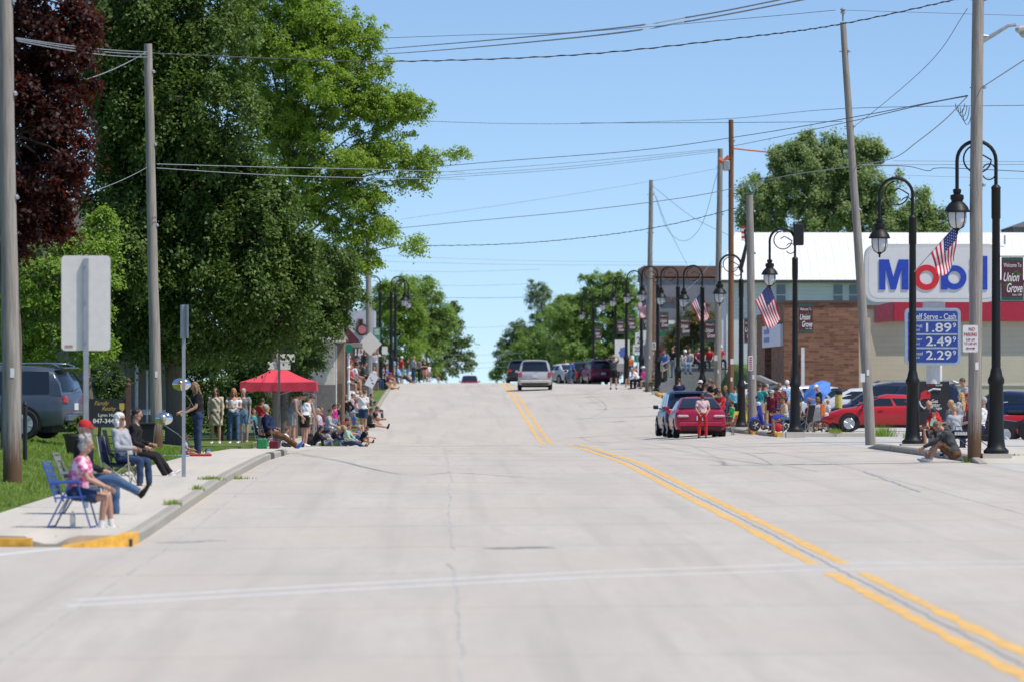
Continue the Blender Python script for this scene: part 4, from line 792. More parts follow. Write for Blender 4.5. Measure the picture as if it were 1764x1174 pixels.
# price sign
s = 60; b = G(1610, s); T = thing('price_sign', 'blue fuel price board under the large white sign', 'sign', b); off = lambda px, py: ((px - 1610) / s, PZ(py, s) - b.z)
c = off(1608, 579.5); panel(T, 'frame', 96 / s, 98 / s, .14, 0, .3, mat('pale_blue_frame', (.33, .40, .50), .5), c); panel(T, 'face', 86 / s, 88 / s, .09, -.006, 0, M_blue, c)
for py in (552, 575.5, 599): mb = MB(); a = off(1608, py); mb.box((a[0], -.009, a[1]), (84 / s, .006, .05)); mb.obj('divider', MATS['pale_blue_frame'], T)
M_pr = mat('price_digits', (.62, .64, .62), .5)
a = off(1611, 545); text(T, 'lettering', 'Self Serve - Cash', M_pr, a[0], a[1], 74 / s, 10 / s, -.008, bold=.012)
for py, tx, lab in ((564, '1.89', 'Reg'), (587.5, '2.49', 'Super'), (611, '2.29', 'Diesel')):
    a = off(1618, py); text(T, 'lettering', tx, M_pr, a[0], a[1], 44 / s, 16 / s, -.008, bold=.014); a = off(1645, py - 4); text(T, 'lettering', '9', M_pr, a[0], a[1], 5.5 / s, 8 / s, -.008, bold=.01)
    a = off(1580, py - 3); text(T, 'lettering', lab, M_pr, a[0], a[1], 20 / s, 6 / s, -.008); a = off(1580, py + 4); text(T, 'lettering', 'unl', M_pr, a[0], a[1], 9 / s, 4.5 / s, -.008)
mb = MB(); mb.tube([(0, .3, off(0, 660)[1]), (0, .3, off(0, 625)[1])], .2, 16); mb.obj('column_sleeve', M_swhite, T, smooth=True)
# no parking sign on the pole
s = 81; T = thing('no_parking_sign', 'white no parking sign with red letters on the brown footed pole', 'sign', W(1672, 583, s) + Vector((0, -.1, 0))); panel(T, 'plate', .32, .57, .03, 0, .01, M_signw)
M_rl = mat('red_lettering', (.40, .03, .05), .6)
text(T, 'lettering', 'NO', M_rl, .03, .2, .13, .075, -.003, bold=.01); text(T, 'lettering', 'PARKING', M_rl, 0, .09, .27, .075, -.003, bold=.01); text(T, 'lettering', '2:00 AM', M_rl, 0, -.02, .19, .05, -.003); text(T, 'lettering', 'TO 6:00 AM', M_rl, 0, -.1, .26, .05, -.003)
mb = MB(); mb.prism([(-.1, -.2), (-.06, -.23), (-.06, -.21), (.06, -.21), (.06, -.23), (.1, -.2), (.06, -.17), (.06, -.19), (-.06, -.19), (-.06, -.17)], -.006, -.001); mb.obj('arrow', M_rl, T)
s = 47.5; T = thing('no_parking_sign', 'narrow white parking notice on the grey pole by the blue scooter', 'sign', W(1293, 625, s) + Vector((0, -.17, 0))); panel(T, 'plate', .16, .54, .02, 0, .01, M_signw); mb = MB()
for k in range(6): mb.box((0, -.004, .2 - k * .08), (.1, .004, .045))
mb.obj('red_text_rows', M_rl, T)
mb = MB(); mb.box(W(1486, 650, 61.5) + Vector((0, -.16, 0)), (.13, .01, .24)); o = mb.obj('warning_label', M_signw); tag(o, 'small white warning label on the leaning utility pole', 'sign')
mb = MB(); mb.box(W(1261, 622, 42.5) + Vector((0, -.14, 0)), (.13, .01, .22)); o = mb.obj('warning_label', M_signw); tag(o, 'small white notice on the dark brown utility pole', 'sign')
mb = MB(); mb.box(W(1233, 616, 37.5) + Vector((0, -.2, 0)), (.15, .01, .25)); o = mb.obj('warning_label', M_signw); tag(o, 'pale notice on the grey pole left of the brown one', 'sign')
# mileage poster
s = 58; b = G(1610, s); T = thing('poster_stand', 'black poster board with a red fuel nozzle picture behind the seated children', 'sign', (PX(1610, s), b.y, b.z)); off = lambda px, py: ((px - 1610) / s, PZ(py, s) - b.z)
c0, c1 = off(1584, 738), off(1636, 656); mb = MB(); mb.box((0, 0, (c0[1] + c1[1]) / 2), (52 / s, .06, c1[1] - c0[1])); mb.box((0, 0, .04), (.8, .35, .08)); mb.obj('board', M_rb, T)
mb = MB(); mb.prism([off(*p) for p in [(1585, 690), (1587, 676), (1594, 671), (1603, 671), (1604, 678), (1603, 686), (1592, 686)]], -.04, -.031); mb.obj('nozzle_picture', M_red, T)
mb = MB(); mb.tube([Vector((off(*p)[0], -.04, off(*p)[1])) for p in [(1600, 673), (1608, 669), (1621, 670)]], .03, 6); mb.obj('spout_picture', mat('spout_grey', (.5, .55, .6), .5), T); mb = MB(); mb.tube([Vector((off(*p)[0], -.04, off(*p)[1])) for p in [(1584, 690), (1587, 698), (1593, 703), (1598, 697), (1600, 688)]], .025, 6); mb.obj('hose_picture', MATS['spout_grey'], T)
for py, tx, w_ in ((690, 'Get', 11), (696.5, 'better', 19), (702.5, 'mileage', 24)): a = off(1611, py); text(T, 'lettering', tx, M_cream, a[0], a[1], w_ / s, 6 / s, -.033, bold=.012)
a = off(1604, 662); text(T, 'lettering', 'better', M_rl, a[0], a[1], 12 / s, 4 / s, -.033); a = off(1618, 662); text(T, 'lettering', 'level', M_cream, a[0], a[1], 11 / s, 4 / s, -.033); a = off(1611, 712); mb = MB(); mb.box((a[0], -.033, a[1]), (12 / s, .004, 3 / s)); mb.obj('small_print', M_cream, T)

# ------------------------------------------------------------------ buildings
M_sidw = siding_mat('white_siding', (.78, .80, .84), .2); M_tan = siding_mat('tan_siding', (.70, .63, .49), .22, dark=.86); M_roofm = siding_mat('white_metal_roof', (.76, .76, .75), .45, 0, dark=.72)
M_brick = brick_mat('brown_brick'); M_win = glass_mat('window_glass', (.05, .09, .12), .08); M_trim = mat('white_trim', (.68, .69, .70), .6); M_dark = mat('dark_interior', (.03, .03, .035), .8)
M_gsid = siding_mat('grey_siding', (.24, .24, .225), .16); M_gbox = siding_mat('grey_metal_wall', (.20, .205, .235), 1.2, 0, dark=.85); M_brn = mat('brown_fascia', (.15, .085, .07), .7); M_fnd = mat('concrete_block', (.24, .25, .27), .85, var=.15)
def wall(T, name, x0, x1, y0, y1, z0, z1, m):
    mb = MB(); mb.box(((x0 + x1) / 2, (y0 + y1) / 2, (z0 + z1) / 2), (abs(x1 - x0), abs(y1 - y0), z1 - z0)); return mb.obj(name, m, T)
def window(T, cx, z0, z1, w_, y, mid=True, mt=None):
    mb = MB(); f = .06
    for a in (-1, 1): mb.box((cx + a * (w_ / 2 + f / 2), y - .04, (z0 + z1) / 2), (f, .08, z1 - z0))
    mb.box((cx, y - .04, z1 + f / 2), (w_ + 2 * f, .08, f)); mb.box((cx, y - .05, z0 - f / 2), (w_ + 2 * f + .08, .11, f))
    if mid: mb.box((cx, y - .035, (z0 + z1) / 2), (w_, .05, .05))
    o = mb.obj('window', mt or M_trim, T); mb = MB(); mb.box((cx, y - .008, (z0 + z1) / 2), (w_, .012, z1 - z0)); mb.obj('pane', M_win, o); return o
# long white house with metal roof
s = 32; b = W(1240, 648, s); T = thing('white_house', 'long white sided house with bright white metal roof', 'house', b); o = lambda px, py: ((px - 1240) / s, PZ(py, s) - b.z)
zt = o(0, 483)[1]; X1 = 22.; mb = MB(); mb.add([(.1, 0, .5), (X1, 0, .5), (X1, 9, .5), (1.1, 9, .5), (.1, 0, zt), (X1, 0, zt), (X1, 9, zt), (1.1, 9, zt)], [(0, 3, 2, 1), (4, 5, 6, 7), (0, 1, 5, 4), (1, 2, 6, 5), (2, 3, 7, 6), (3, 0, 4, 7)]); mb.obj('wall', M_sidw, T); mb = MB(); mb.add([(.05, -.03, -2), (X1, -.03, -2), (X1, 9, -2), (1.05, 9, -2), (.05, -.03, .5), (X1, -.03, .5), (X1, 9, .5), (1.05, 9, .5)], [(0, 3, 2, 1), (4, 5, 6, 7), (0, 1, 5, 4), (1, 2, 6, 5), (2, 3, 7, 6), (3, 0, 4, 7)]); mb.obj('foundation', M_fnd, T)
mb = MB(); rz = o(0, 398)[1]; e = -.45
mb.add([(-.2, e, zt - .05), (X1, e, zt - .05), (X1, 6, rz), (1.15, 6, rz), (1.6, 12, zt), (X1, 12, zt), (-.2, e, zt + .03), (X1, e, zt + .03), (X1, 6, rz + .08), (1.15, 6, rz + .08)], [(6, 7, 8, 9), (0, 1, 7, 6), (9, 8, 5, 4), (0, 3, 2, 1), (0, 6, 9, 3), (6, 0, 4, 9)]); mb.obj('roof', M_roofm, T)
mb = MB(); mb.box((X1 / 2, e - .03, zt - .06), (X1 + .7, .08, .14)); mb.obj('gutter', mat('dark_gutter', (.06, .065, .07), .6), T)
for px in (1345.5, 1444, 1471, 1560, 1640): window(T, o(px, 0)[0], o(0, 526)[1], o(0, 490)[1], .5, -.0)
for px in (1253,): mb = MB(); mb.box((o(px, 0)[0], -.03, zt / 2), (.12, .08, zt)); mb.obj('corner_board', M_trim, T)
for px, py in ((1745, 408), (1650, 392)): mb = MB(); q = o(px, py); mb.tube([(q[0], 4, q[1] - .3), (q[0], 4, q[1] + .2)], .05, 8); mb.obj('roof_vent', M_galv, T)
mb = MB(); mb.box((o(1405, 0)[0], -.02, o(0, 505)[1]), (1.9, .05, 1.2)); mb.obj('siding_patch', siding_mat('pale_siding', (.76, .79, .82), .2), T)
# second roof peeking at the right edge
T = thing('grey_roofed_house', 'dark grey hip roof peeking over the metal roof at the right edge', 'house', W(1775, 500, 26)); mb = MB(); mb.box((0, 4, 1.5), (6, 6, 3)); mb.obj('wall', M_sidw, T); mb = MB(); mb.add([(-1.2, 0, 4.2), (4, 0, 4.2), (4, 8, 4.2), (-1.2, 8, 4.2), (.4, 4, 4.8), (4, 4, 4.8)], [(0, 1, 5, 4), (3, 4, 5, 2), (0, 4, 3), (1, 2, 5), (0, 3, 2, 1)]); mb.box((1.4, 4, 3.6), (5, 8, 1.2)); mb.obj('roof', mat('grey_shingle', (.10, .10, .11), .9, var=.2, scale=20), T)
# brick bank building
s = 41; b = G(1364, s); T = thing('brick_building', 'brown brick building with flat roof and white sign panel', 'building', (PX(1351, s), b.y, b.z - .1)); o = lambda px, py: ((px - 1351) / s, PZ(py, s) - T.location.z)
zt = o(0, 521)[1]; 
wall(T, 'wall', 0, 3.15, 0, 9, 0, zt, M_brick); wall(T, 'brick_pier', 0, .7, 14, 20.5, -.5, PZ(541, 38.4) - T.location.z, M_brick); wall(T, 'back_wall', .9, 1.2, 9.01, 20, -.2, zt - .3, M_brick)
wall(T, 'roof_edge', -.06, 3.2, -.06, 9.05, zt, zt + .09, mat('dark_coping', (.09, .06, .055), .7))
z0, z1 = 3.58 - T.location.z, 4.5 - T.location.z
wall(T, 'sign_panel', -.12, .12, .6, 13.9, z0, z1, mat('sign_panel_white', (.70, .72, .80), .6, var=.03)); wall(T, 'navy_panel', .3, .5, 1.5, 13.5, z1, z1 + .75, mat('navy_panel', (.03, .035, .07), .5)); wall(T, 'soffit', .12, .9, .1, 14, z0 + .1, z0 + .2, M_dark)
for k, dz in ((0, .56), (1, .22)): wall(T, 'blue_lettering', -.135, -.121, 8.6, 12.4, z0 + dz, z0 + dz + .2, M_sblue)
wall(T, 'entrance_glass', .75, .8, .1, 14, -.1, z0 + .1, M_dark)
for k in range(6): wall(T, 'mullion', .6, .72, .8 + k * 2.1, 1.05 + k * 2.1, -.1, z0 + .1, M_trim)
mb = MB(); mb.box((o(1383, 0)[0], -.15, 1.6), (.14, .14, 3.4)); mb.obj('white_downpipe', M_trim, T)
# tan sided store with red band
s = 40; b = G(1460, s); T = thing('store_building', 'tan sided filling station store with a red fascia band', 'building', (PX(1460, s), b.y, b.z - .1)); o = lambda px, py: ((px - 1460) / s, PZ(py, s) - T.location.z)
wall(T, 'wall', 0, 22, 0, 10, 0, o(0, 532)[1], M_tan); mb = MB(); mb.box((.05, -.03, 2.1), (.14, .06, 4.2)); mb.obj('corner_board', M_trim, T); mb = MB(); mb.box((11, 5, o(0, 532)[1] + .08), (22.2, 10.2, .16)); mb.obj('roof', M_brn, T)
mb = MB(); a, c = o(1540, 553), o(1760, 519); mb.box(((a[0] + 22) / 2, -.2, (a[1] + c[1]) / 2), (22 - a[0], .38, c[1] - a[1])); mb.obj('red_fascia', mat('fascia_red', (.44, .02, .05), .6), T)
mb = MB(); e0 = o(1508, 527); e1 = o(1508, 556); mb.add([(e0[0], -.1, e0[1]), (a[0], -.38, c[1]), (a[0], -.38, a[1]), (e0[0], -.1, e1[1]), (e0[0], 0, e0[1]), (a[0], 0, c[1]), (a[0], 0, a[1]), (e0[0], 0, e1[1])], [(0, 3, 2, 1), (0, 1, 5, 4), (3, 7, 6, 2), (0, 4, 7, 3), (1, 2, 6, 5)]); mb.obj('fascia_return', mat('fascia_pink', (.45, .10, .13), .6), T)
mb = MB(); mb.box((8, -.03, o(0, 662)[1]), (14, .03, .03)); mb.obj('wall_rail', M_trim, T)
mb = MB(); q = o(1612, 523); mb.box((q[0], -.43, q[1]), (.4, .06, .25)); mb.obj('fascia_light', M_galv, T)
# grey box building far off
s = 25; b = G(1112, s); T = thing('grey_building', 'plain grey box building with brown parapet beyond the lamp arches', 'building', (PX(1112, s), b.y, b.z)); o = lambda px, py: ((px - 1112) / s, PZ(py, s) - b.z)
wall(T, 'wall', 0, 10, 0, 12, 0, o(0, 482)[1], M_gbox); wall(T, 'parapet', -.1, 10.1, -.1, 12, o(0, 482)[1], o(0, 458)[1], M_brn)
mb = MB(); mb.box((5, -.05, o(0, 478)[1]), (10, .1, .1)); mb.obj('red_stripe', mat('dull_red', (.25, .06, .05), .7), T)
for px in (1150, 1165): window(T, o(px, 0)[0], o(0, 520)[1], o(0, 513)[1], .35, 0, False, M_brn)
T = thing('low_building', 'low pale roofed building behind the olive brown tree', 'building', W(1150, 650, 25.5)); wall(T, 'wall', 0, 5, 0, 5, -1, 3.6, mat('pale_green_wall', (.3, .36, .34), .7)); wall(T, 'roof', -.2, 5.3, -.3, 5.4, 3.6, 3.85, M_trim); wall(T, 'window', 1.0, 2.6, -.03, 0, 2.0, 3.0, M_win)
# retaining wall, stair, rail
s = 32; b = W(1165, 667, s); T = thing('retaining_wall', 'grey concrete retaining wall with a sloping end below the seated spectators', 'wall', b); mb = MB(); mb.prism([(-.9, -.8), (2.75, -.8), (2.75, 1.05), (.35, 1.05), (-.1, .6), (-.9, .1)], 0, .4); mb.obj('wall', M_fnd, T); mb = MB(); mb.box((1.55, .2, 1.09), (2.4, .5, .08)); mb.obj('cap', M_kerb, T)
mb = MB(); mb.tube([W(1140, 628, 31), W(1166, 613, 30)], .04, 6); [mb.tube([W(p, q, 31), W(p, 650, 31)], .04, 6) for p, q in ((1141, 627), (1152, 621), (1163, 615))]; mb.tube([W(1140, 640, 31), W(1166, 626, 30)], .03, 6); tag(mb.obj('stair_railing', mat('rail_wood', (.3, .24, .17), .8)), 'wooden stair railing left of the retaining wall', 'railing')
# left side buildings
s = 61; b = W(200, 735, s); T = thing('grey_house', 'grey sided house mostly hidden behind the trees and utility pole', 'house', b); wall(T, 'wall', -9.5, 1.6, 0, 8, 0, 4.2, M_gsid); mb = MB(); mb.prismx([(-.6, 4.1), (4, 6.5), (8.6, 4.1)], -9.9, 2.0); mb.obj('roof', mat('dark_shingle', (.08, .075, .07), .9, var=.2, scale=20), T)
mb = MB(); mb.tube([((236 - 200) / s, -.08, .2), ((236 - 200) / s, -.08, 4.1)], .05, 8); mb.tube([((254 - 200) / s, -.08, .1), ((254 - 200) / s, -.08, 1.6)], .03, 8); mb.obj('downpipe', M_trim, T)
wall(T, 'porch_edge', .3, 1.6, -.1, 0, .35, .5, M_trim)
s = 43; b = G(592, s); b = Vector((PX(592, s), PY(s), b.z)); T = thing('white_cottage', 'white sided building with mottled shingle roof behind the red canopy', 'building', b); o = lambda px, py: ((px - 592) / s, PZ(py, s) - b.z)
mb = MB(); mb.box((-1.9, 3, o(0, 582)[1] / 2), (3.1, 6, o(0, 582)[1])); mb.obj('wall', siding_mat('cream_siding', (.68, .655, .60), .3, dark=.85), T)
mb = MB(); e, rz = o(0, 584)[1], o(0, 545)[1]; mb.add([(-3.9, -.4, e), (.1, -.4, e), (-.3, 3, rz), (-3.9, 3, rz), (-3.9, 6.4, e), (.1, 6.4, e)], [(0, 1, 2, 3), (3, 2, 5, 4), (1, 5, 2), (0, 3, 4), (0, 4, 5, 1)]); mb.obj('roof', mat('mottled_shingle', (.19, .17, .155), .9, var=.5, scale=6), T)
mb = MB(); mb.box((-1.9, -.42, e - .03), (4.0, .06, .14)); mb.obj('fascia', M_trim, T)
wall(T, 'brick_base', -3.5, -.33, -.04, 0, 0, o(0, 662)[1], mat('stone_base', (.17, .165, .165), .9, var=.2)); wall(T, 'door_recess', -.33, .0, 1.5, 4, 0, o(0, 590)[1], mat('brown_wood_front', (.22, .17, .13), .85, var=.25, scale=2)); wall(T, 'door', -.27, -.08, 1.46, 1.5, .1, 2.1, mat('door_brown', (.09, .06, .045), .6)); wall(T, 'door_trim', -.33, -.29, 1.44, 1.5, 0, o(0, 592)[1], M_trim)
s = 37; b = G(605, s); T = thing('awning_shop', 'brown fronted shop with a dark maroon awning', 'shop', b); o = lambda px, py: ((px - 605) / s, PZ(py, s) - b.z)
wall(T, 'wall', -.9, -.25, 0, 9, 0, o(0, 545)[1], mat('brown_wood_front', (.20, .15, .12), .85, var=.2)); mb = MB(); a = [o(593, 562), o(597, 562), o(620, 588), o(593, 590)]; mb.prism(a, 0, 3.5); mb.obj('awning', mat('awning_maroon', (.10, .018, .03), .8), T)
mb = MB(); q = o(608, 594); mb.box((q[0], 1.5, q[1]), (.85, 3.2, .2)); mb.obj('awning_valance', mat('valance_brown', (.25, .22, .2), .8), T)
mb = MB(); [mb.tube([(o(p, 0)[0], 0, 0), (o(p, 0)[0], 0, o(0, 596)[1])], .06, 8) for p in (598,)]; mb.obj('porch_post', M_brn, T)
s = 29; b = G(625, s); T = thing('white_front_building', 'distant white fronted building with a round sign behind the diamond sign', 'building', b); o = lambda px, py: ((px - 625) / s, PZ(py, s) - b.z)
wall(T, 'upper_wall', -.9, .7, 0, 8, o(0, 598)[1], o(0, 535)[1], mat('pale_board', (.45, .47, .55), .7)); wall(T, 'lower_wall', -.9, .9, 0, 8, 0, o(0, 598)[1], mat('brown_shopfront', (.14, .10, .085), .8, var=.3, scale=3)); window(T, o(621, 0)[0], o(0, 565)[1], o(0, 551)[1], .2, 0, False, MATS['dull_red'])
q = o(624, 568); mb = MB(); mb.lathe([(.36, 0), (.36, .1)], (q[0], -.15, q[1]), 20, M=Matrix.Rotation(R(90), 4, 'X')); mb.obj('round_sign', M_signk, T); mb = MB(); mb.lathe([(.25, 0), (.25, .02)], (q[0], -.26, q[1]), 20, M=Matrix.Rotation(R(90), 4, 'X')); mb.obj('round_sign_face', mat('sign_dull_red', (.5, .15, .17), .6), T)
for k in range(5): wall(T, 'balustrade', o(612 + 6 * k, 0)[0], o(613 + 6 * k, 0)[0] + .03, -.1, -.05, o(0, 612)[1], o(0, 600)[1], M_trim)
s = 38; b = G(601, s); T = thing('ornate_post', 'white ornamented post with green shamrock sign by the shop door', 'post', b); o = lambda px, py: ((px - 601) / s, PZ(py, s) - b.z)
mb = MB(); zt = o(0, 602)[1]; mb.tube([(0, 0, 0), (0, 0, zt)], .045, 8); [mb.lathe([(.045, z_ - .08), (.09, z_), (.045, z_ + .08)], (0, 0, 0), 8) for z_ in (zt * .55, zt * .75, zt * .9)]; mb.obj('post', M_trim, T, smooth=True); mb = MB(); mb.lathe([(.2, 0), (.2, .05)], (0, -.1, zt + .05), 12, M=Matrix.Rotation(R(90), 4, 'X')); mb.obj('green_sign', M_green, T)

# ------------------------------------------------------------------ red canopy
s = 49; b = G(481, s); T = thing('canopy_tent', 'red pop up canopy tent with sloped roof over the spectators', 'tent', (PX(481, s), PY(s), gz(PX(481, s), PY(s)))); o = lambda px, py: ((px - 481) / s, PZ(py, s) - T.location.z)
w_ = 130 / s / 2; e = o(0, 657)[1]; v = o(0, 673)[1]; tp = o(0, 636)[1]; M_can = mat('canopy_red', (.62, .05, .075), .75, var=.06, scale=3); M_can.node_tree.nodes['Principled BSDF'].inputs['Subsurface Weight'].default_value = 0
mb = MB(); rt = .27; D = 1.35
ring = [(-w_, -D, e), (w_, -D, e), (w_, D, e), (-w_, D, e)]; top = [(-rt, -.1, tp), (rt, -.1, tp), (rt, .1, tp), (-rt, .1, tp)]; 
# roof with subdivided sagging slopes
for k in range(4):
    a, b2, c2, d2 = Vector(ring[k]), Vector(ring[(k + 1) % 4]), Vector(top[(k + 1) % 4]), Vector(top[k]); n = 6; vs = []
    for i in range(n + 1):
        for j in range(n + 1): p = a.lerp(b2, j / n).lerp(d2.lerp(c2, j / n), i / n); p.z -= .05 * math.sin(math.pi * i / n) + .02 * math.sin(j / n * math.pi) * (1 - i / n); vs.append(p)
    mb.add(vs, [(i * (n + 1) + j, i * (n + 1) + j + 1, (i + 1) * (n + 1) + j + 1, (i + 1) * (n + 1) + j) for i in range(n) for j in range(n)])
mb.add(top, [(0, 1, 2, 3)]); mb.obj('roof_cloth', M_can, T, smooth=True)
mb = MB()
for k in range(4):
    a, b2 = Vector(ring[k]), Vector(ring[(k + 1) % 4]); n = 14; nn = (b2 - a).cross(Vector((0, 0, 1))).normalized(); vs = []
    for j in range(n + 1):
        p = a.lerp(b2, j / n); p.z -= .02 * math.sin(j / n * math.pi); q = p + nn * (.025 * math.sin(j * 1.9)); q.z = v + .015 * math.sin(j * 2.3); vs += [p, p.lerp(q, .5) + nn * .012 * math.sin(j * 3), q]
    mb.add(vs, [(3 * j + i, 3 * j + 3 + i, 3 * j + 4 + i, 3 * j + 1 + i) for j in range(n) for i in range(2)])
mb.obj('valance', mat('valance_red', (.50, .03, .06), .75), T, smooth=True)
for x in (-1, 1):
    for y in (-1, 1): mb = MB(); mb.box((x * (w_ - .05), y * (D - .05), e / 2), (.035, .035, e)); mb.obj('leg', M_galv, T)
mb = MB()
for y in (-D + .05, D - .05): mb.tube([(-w_ + .05, y, e - .05), (0, y, e - .45), (w_ - .05, y, e - .05)], .012, 5); mb.tube([(-w_ + .05, y, e - .45), (0, y, e - .06), (w_ - .05, y, e - .45)], .012, 5)
mb.obj('truss', M_galv, T)
# foil balloons
M_foil = mat('silver_foil', (.72, .72, .74), .12, metal=1., var=.03); M_gfoil = mat('gold_foil', (.75, .55, .22), .15, metal=1.)
def balloon(label, px, py, s, w_, h_, m2, hand):
    T = thing('foil_balloon', label, 'balloon', W(px, py, s), 0); mb = MB(); mb.ell((0, 0, 0), (w_ / 2, w_ / 4, h_ / 2), 20, 12); ob = mb.obj('envelope', M_foil, T, smooth=True); ob.rotation_euler = (0, R(18) if w_ > .5 else 0, 0)
    mb = MB(); mb.ell((-.02, -.05, .0), (w_ / 4.4, w_ / 4.6, h_ / 3), 12, 8); mb.obj('printed_badge', m2, T, smooth=True); hp = Vector(W(*hand)) - T.location
    mb = MB(); mb.tube([(0, 0, -h_ / 2), hp * .5 + Vector((.03, 0, -.05)), hp], .007, 4); mb.obj('string', M_wire2, T)
balloon('round silver and gold foil balloon beside the thin sign post', 313, 661, 78, .42, .28, M_gfoil, (334, 700, 76))
balloon('tilted square silver foil balloon in front of the grey utility pole', 283, 720, 80, .38, .28, mat('printed_foil', (.45, .45, .35), .3, metal=.6), (326, 765, 78))
# wheelie bin, planter, post
s = 70; T = thing('trash_bin', 'black rubbish bin on the lawn beside the second utility pole', 'bin', G(250, s)); mb = MB(); mb.prism([(-.2, 0), (.2, 0), (.25, .62), (-.25, .62)], -.22, .22); mb.obj('bin_body', M_blk, T); mb = MB(); mb.bevbox((0, 0, .65), (.54, .5, .07), .02); mb.obj('lid', M_blk, T)
s = 80; T = thing('planter_pot', 'dark brown planter pot beside the parked grey car', 'planter', G(130, s)); mb = MB(); mb.lathe([(.16, 0), (.24, .4), (.27, .4), (.27, .46), (.22, .46), (.2, .4)], (0, 0, 0), 16); mb.obj('pot', mat('pot_brown', (.06, .04, .03), .7), T, smooth=True)
s = 88; b = G(44, s); mb = MB(); mb.lathe([(.045, -.1), (.045, 1.1), (.055, 1.12), (.03, 1.18)], (0, 0, 0), 8); tag(mb.obj('fence_post', M_blk, loc=b), 'short black post on the lawn right of the thick utility pole', 'post'); 
s = 50; T = thing('lawn_bench', 'grey bench standing on the lawn left of the red canopy', 'bench', G(432, s)); mb = MB(); mb.box((0, 0, .42), (.6, .4, .04)); mb.obj('seat', M_post, T); mb = MB(); mb.box((0, .2, .62), (.6, .03, .08)); mb.box((0, .2, .78), (.6, .03, .08)); mb.obj('backrest', M_post, T)
for x in (-.27, .27):
    for y in (-.17, .17): mb = MB(); mb.box((x, y, .2 if y < 0 else .4), (.03, .03, .4 if y < 0 else .8)); mb.obj('leg', M_post, T)
# ------------------------------------------------------------------ vehicles
M_tyre = mat('tyre_rubber', (.018, .018, .02), .85); M_rim = mat('wheel_alloy', (.55, .56, .58), .3, metal=.8); M_glz = glass_mat('car_glass', (.012, .018, .024), .04)
M_tail = mat('tail_lamp_red', (.45, .01, .015), .2, coat=1); M_head = mat('headlamp_clear', (.6, .62, .65), .1, spec=.9); M_plate = mat('licence_plate', (.60, .62, .66), .5); M_under = mat('underbody_black', (.012, .012, .013), .8); M_chr = mat('chrome_trim', (.65, .66, .68), .15, metal=1)
CAR = {
 'suv': dict(L=4.7, W=1.9, zb=.28, belt=1.05, roof=1.72, body=[(-1, .93, .45, .95), (-.97, .99, .30, 1.05), (-.8, 1, .26, 1.06), (-.2, 1, .26, 1.04), (.35, 1, .26, 1.03), (.6, .98, .26, 1.0), (.88, .93, .30, .88), (.98, .82, .38, .78), (1, .7, .45, .65)], cab=[(-.965, 1.05, .88), (-.93, 1.35, .86), (-.86, 1.62, .80), (-.6, 1.71, .78), (-.1, 1.72, .77), (.15, 1.66, .75), (.42, 1.05, .83)], wy=(-.58, .62), r=.36),
 'van': dict(L=5.0, W=1.98, zb=.28, belt=1.02, roof=1.76, body=[(-1, .94, .42, .95), (-.975, .99, .30, 1.03), (-.8, 1, .26, 1.04), (.3, 1, .26, 1.02), (.6, .98, .26, 1.0), (.85, .93, .28, .88), (.97, .82, .36, .72), (1, .7, .42, .6)], cab=[(-.97, 1.03, .90), (-.945, 1.35, .87), (-.90, 1.66, .80), (-.7, 1.75, .77), (.0, 1.76, .76), (.25, 1.68, .74), (.66, 1.0, .84)], wy=(-.6, .64), r=.34),
 'sedan': dict(L=4.6, W=1.84, zb=.24, belt=1.0, roof=1.45, body=[(-1, .88, .42, .88), (-.97, .97, .30, 1.0), (-.8, 1, .24, 1.02), (-.2, 1, .24, .98), (.4, 1, .24, .94), (.7, .96, .24, .86), (.92, .88, .28, .74), (1, .72, .36, .6)], cab=[(-.78, 1.0, .80), (-.62, 1.22, .74), (-.42, 1.42, .68), (-.1, 1.46, .66), (.1, 1.40, .66), (.42, .95, .78)], wy=(-.6, .62), r=.33),
 'coupe': dict(L=4.5, W=1.72, zb=.22, belt=.92, roof=1.30, body=[(-1, .86, .42, .86), (-.96, .96, .28, .96), (-.7, 1, .22, .94), (-.2, 1, .22, .90), (.4, 1, .22, .88), (.7, .96, .22, .80), (.92, .86, .28, .64), (1, .7, .34, .50)], cab=[(-.75, .93, .78), (-.5, 1.16, .72), (-.28, 1.28, .66), (.0, 1.30, .64), (.12, 1.24, .64), (.48, .88, .78)], wy=(-.58, .60), r=.31),
 'pickup': dict(L=5.6, W=2.0, zb=.4, belt=1.2, roof=1.9, body=[(-1, .97, .5, 1.18), (-.98, 1, .42, 1.2), (-.2, 1, .4, 1.2), (.4, 1, .4, 1.2), (.85, .97, .42, 1.12), (.98, .9, .5, 1.0), (1, .8, .6, .9)], cab=[(-.22, 1.18, .88), (-.18, 1.8, .80), (-.05, 1.9, .77), (.15, 1.88, .76), (.42, 1.18, .84)], wy=(-.6, .66), r=.4),
}
